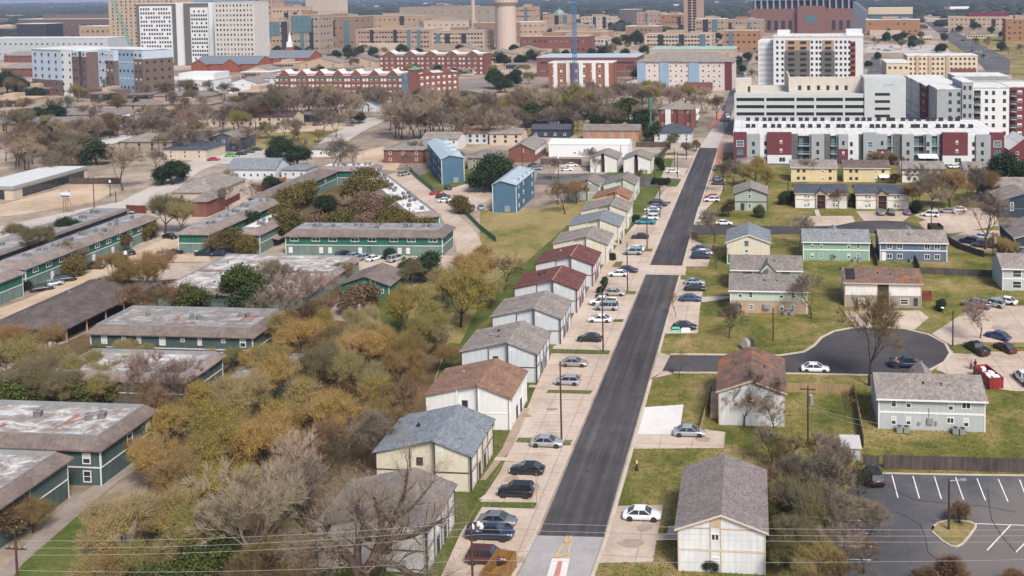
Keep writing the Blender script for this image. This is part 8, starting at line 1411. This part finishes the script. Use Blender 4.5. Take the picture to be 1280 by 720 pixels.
# people: one skinned body each, with hair and clothing as parts
SKIN = m_plain('skin', (.42, .25, .18), .6)
def person(px, py, rz, shirt, trousers, hair, label, arm=.15, step=.08):
    p = G(px, py, .03); t = thing('person', label, 'person', p, rz)
    J = {'pel': (0, 0, .95), 'ch': (0, 0, 1.28), 'nk': (0, 0, 1.47), 'hd': (.02, 0, 1.60), 'hd2': (.01, 0, 1.72), 'kl': (step, .10, .5), 'al': (step*.6, .11, .07), 'tl': (step*.6+.17, .12, .03), 'kr': (-step*.5, -.10, .5), 'ar': (-step, -.11, .07), 'tr': (-step+.17, -.12, .03), 'sl': (0, .19, 1.40), 'el': (arm*.4, .27, 1.13), 'wl': (arm+.1, .25, .90), 'sr': (0, -.19, 1.40), 'er': (-arm*.2, -.27, 1.13), 'wr': (arm*.4, -.26, .90), 'hl': (0, .09, .90), 'hr': (0, -.09, .90)}
    E = [('pel', 'ch'), ('ch', 'nk'), ('nk', 'hd'), ('hd', 'hd2'), ('pel', 'hl'), ('hl', 'kl'), ('kl', 'al'), ('al', 'tl'), ('pel', 'hr'), ('hr', 'kr'), ('kr', 'ar'), ('ar', 'tr'), ('nk', 'sl'), ('sl', 'el'), ('el', 'wl'), ('nk', 'sr'), ('sr', 'er'), ('er', 'wr')]
    RAD = {'pel': .15, 'ch': .17, 'nk': .065, 'hd': .10, 'hd2': .085, 'kl': .062, 'al': .045, 'tl': .04, 'kr': .062, 'ar': .045, 'tr': .04, 'sl': .065, 'el': .045, 'wl': .035, 'sr': .065, 'er': .045, 'wr': .035, 'hl': .1, 'hr': .1}
    hands = []
    for s, w in ((1, 'wl'), (-1, 'wr')):
        b = Vector(J[w]); pl = b+Vector((.03, 0, -.09)); J[w+'p'] = tuple(pl); RAD[w+'p'] = .032; E.append((w, w+'p'))
        for k in range(5):
            a = (k-2)*.016 if k < 4 else .03; ln = (.07, .08, .078, .06, .05)[k]; f1 = pl+Vector((a+(.02 if k == 4 else 0), .0, -ln*(.6 if k < 4 else .3))); f2 = f1+Vector((.012, -s*.01, -ln*.55)); J[f'{w}f{k}'] = tuple(f1); J[f'{w}g{k}'] = tuple(f2); RAD[f'{w}f{k}'] = RAD[f'{w}g{k}'] = .0085; E += [(w+'p', f'{w}f{k}'), (f'{w}f{k}', f'{w}g{k}')]
    def skin(name, keys, edges, root, mat, grow_=0):
        ks = list(keys); me = bpy.data.meshes.new(name); me.from_pydata([J[k] for k in ks], [(ks.index(a), ks.index(b)) for a, b in edges], []); o = link(name, me, t); md = o.modifiers.new('skin', 'SKIN')
        if not me.skin_vertices: 
            me.attributes.new('tmp', 'FLOAT', 'POINT')
        for k, v in zip(ks, me.skin_vertices[0].data): v.radius = (RAD[k]+grow_,)*2; v.use_root = k == root
        o.modifiers.new('sub', 'SUBSURF').levels = 1; me.materials.append(mat); return o
    def tubes(name, chain, mat, g=.02):
        m = MB()
        for a, b in chain: m.tube(J[a], J[b], RAD[a]+g, RAD[b]+g, 10)
        return m.build(name, mat, t, True)
    m = MB()                                        # body: tapered limbs grown into one mesh
    for a, b in E: m.tube(J[a], J[b], RAD[a], RAD[b], 8)
    hd = Vector(J['hd']); m.box(hd.x+.08, -.012, 1.615, hd.x+.125, .012, 1.65); m.box(hd.x+.07, -.03, 1.565, hd.x+.098, .03, 1.58)
    for s in (-1, 1): m.box(hd.x+.075, s*.035-.012, 1.66, hd.x+.097, s*.035+.012, 1.675); m.box(hd.x-.02, s*.1-.012, 1.60, hd.x+.02, s*.1+.012, 1.67)
    body = m.build('body', SKIN, t)
    rm = body.modifiers.new('one_surface', 'REMESH'); rm.mode = 'VOXEL'; rm.voxel_size = .012; sm = body.modifiers.new('smooth', 'SMOOTH'); sm.iterations = 4
    tubes('shirt', [('pel', 'ch'), ('ch', 'nk'), ('nk', 'sl'), ('sl', 'el'), ('nk', 'sr'), ('sr', 'er')], shirt); tubes('trousers', [('pel', 'hl'), ('hl', 'kl'), ('kl', 'al'), ('pel', 'hr'), ('hr', 'kr'), ('kr', 'ar')], trousers, .025)
    m = MB().tube((-.015, 0, 1.66), (-.02, 0, 1.79), .115, .07, 10).tube((-.06, 0, 1.56), (-.05, 0, 1.7), .08, .1, 8); m.build('hair', hair, t, True)
    m = MB()
    for a, b in (('al', 'tl'), ('ar', 'tr')): m.tube(J[a], J[b], .06, .052, 8)
    m.build('shoe', BLACK, t)
HB = m_plain('dark_hair', (.03, .02, .015), .8); HO = m_plain('fair_hair', (.35, .2, .1), .8)
person(1214, 462, 2.2, m_plain('orange_shirt', (.40, .20, .13), .9), m_plain('dark_trousers', (.03, .03, .035), .9), HO, 'person in orange top and dark trousers standing on the cul-de-sac concrete'); person(1219, 462, 2.0, m_plain('black_shirt', (.02, .02, .024), .9), MATS['dark_trousers'], HB, 'person in black standing beside the one in orange')
person(1249.5, 481, 2.6, m_plain('white_shirt', (.66, .66, .66), .9), m_plain('pale_trousers', (.42, .45, .50), .9), HB, 'person in white shirt and pale trousers right of the red dumpster')
# ---------------------------------------------------------------- light, sky, air
finish_labels()
top = max((o.matrix_world @ Vector(c)).z for o in SC.objects if o.type == 'MESH' for c in o.bound_box) if False else 105.0
hz = MB().box(-14500, -290, -1.0, 14500, 25500, top).build('haze', None); hz.data.materials.clear(); tag(hz, kind='stuff')
hm_ = bpy.data.materials.new('haze_air'); hm_.use_nodes = True; hn = hm_.node_tree; hn.nodes.remove(hn.nodes['Principled BSDF']); pv = hn.nodes.new('ShaderNodeVolumePrincipled'); pv.inputs['Density'].default_value = 7.5e-5; pv.inputs['Color'].default_value = (.50, .63, .95, 1)
hn.links.new(pv.outputs[0], hn.nodes['Material Output'].inputs['Volume']); hz.data.materials.append(hm_)
w = bpy.data.worlds.new('World'); SC.world = w; w.use_nodes = True; nt = w.node_tree; bg = nt.nodes['Background']
sky = nt.nodes.new('ShaderNodeTexSky'); sky.sky_type = 'NISHITA'; sky.sun_disc = False; EL, AZ = math.radians(48), math.radians(150)
sky.sun_elevation = EL; sky.sun_rotation = AZ; sky.air_density = 1.0; sky.dust_density = 3.5; sky.ozone_density = 1.0
nt.links.new(sky.outputs[0], bg.inputs[0]); bg.inputs[1].default_value = .078
sl = bpy.data.lights.new('sun', 'SUN'); sl.energy = 2.0; sl.angle = math.radians(16); sl.color = (1, .95, .885); so = bpy.data.objects.new('sun', sl); COL.objects.link(so)
d = Vector((math.sin(AZ)*math.cos(EL), math.cos(AZ)*math.cos(EL), math.sin(EL))); so.rotation_euler = d.to_track_quat('Z', 'Y').to_euler()
SC.view_settings.view_transform = 'Standard'; SC.view_settings.look = 'None'; SC.view_settings.exposure = .99; SC.view_settings.gamma = 1
SC.cycles.use_denoising = True; SC.cycles.max_bounces = 6; SC.cycles.diffuse_bounces = 3; SC.cycles.volume_bounces = 0
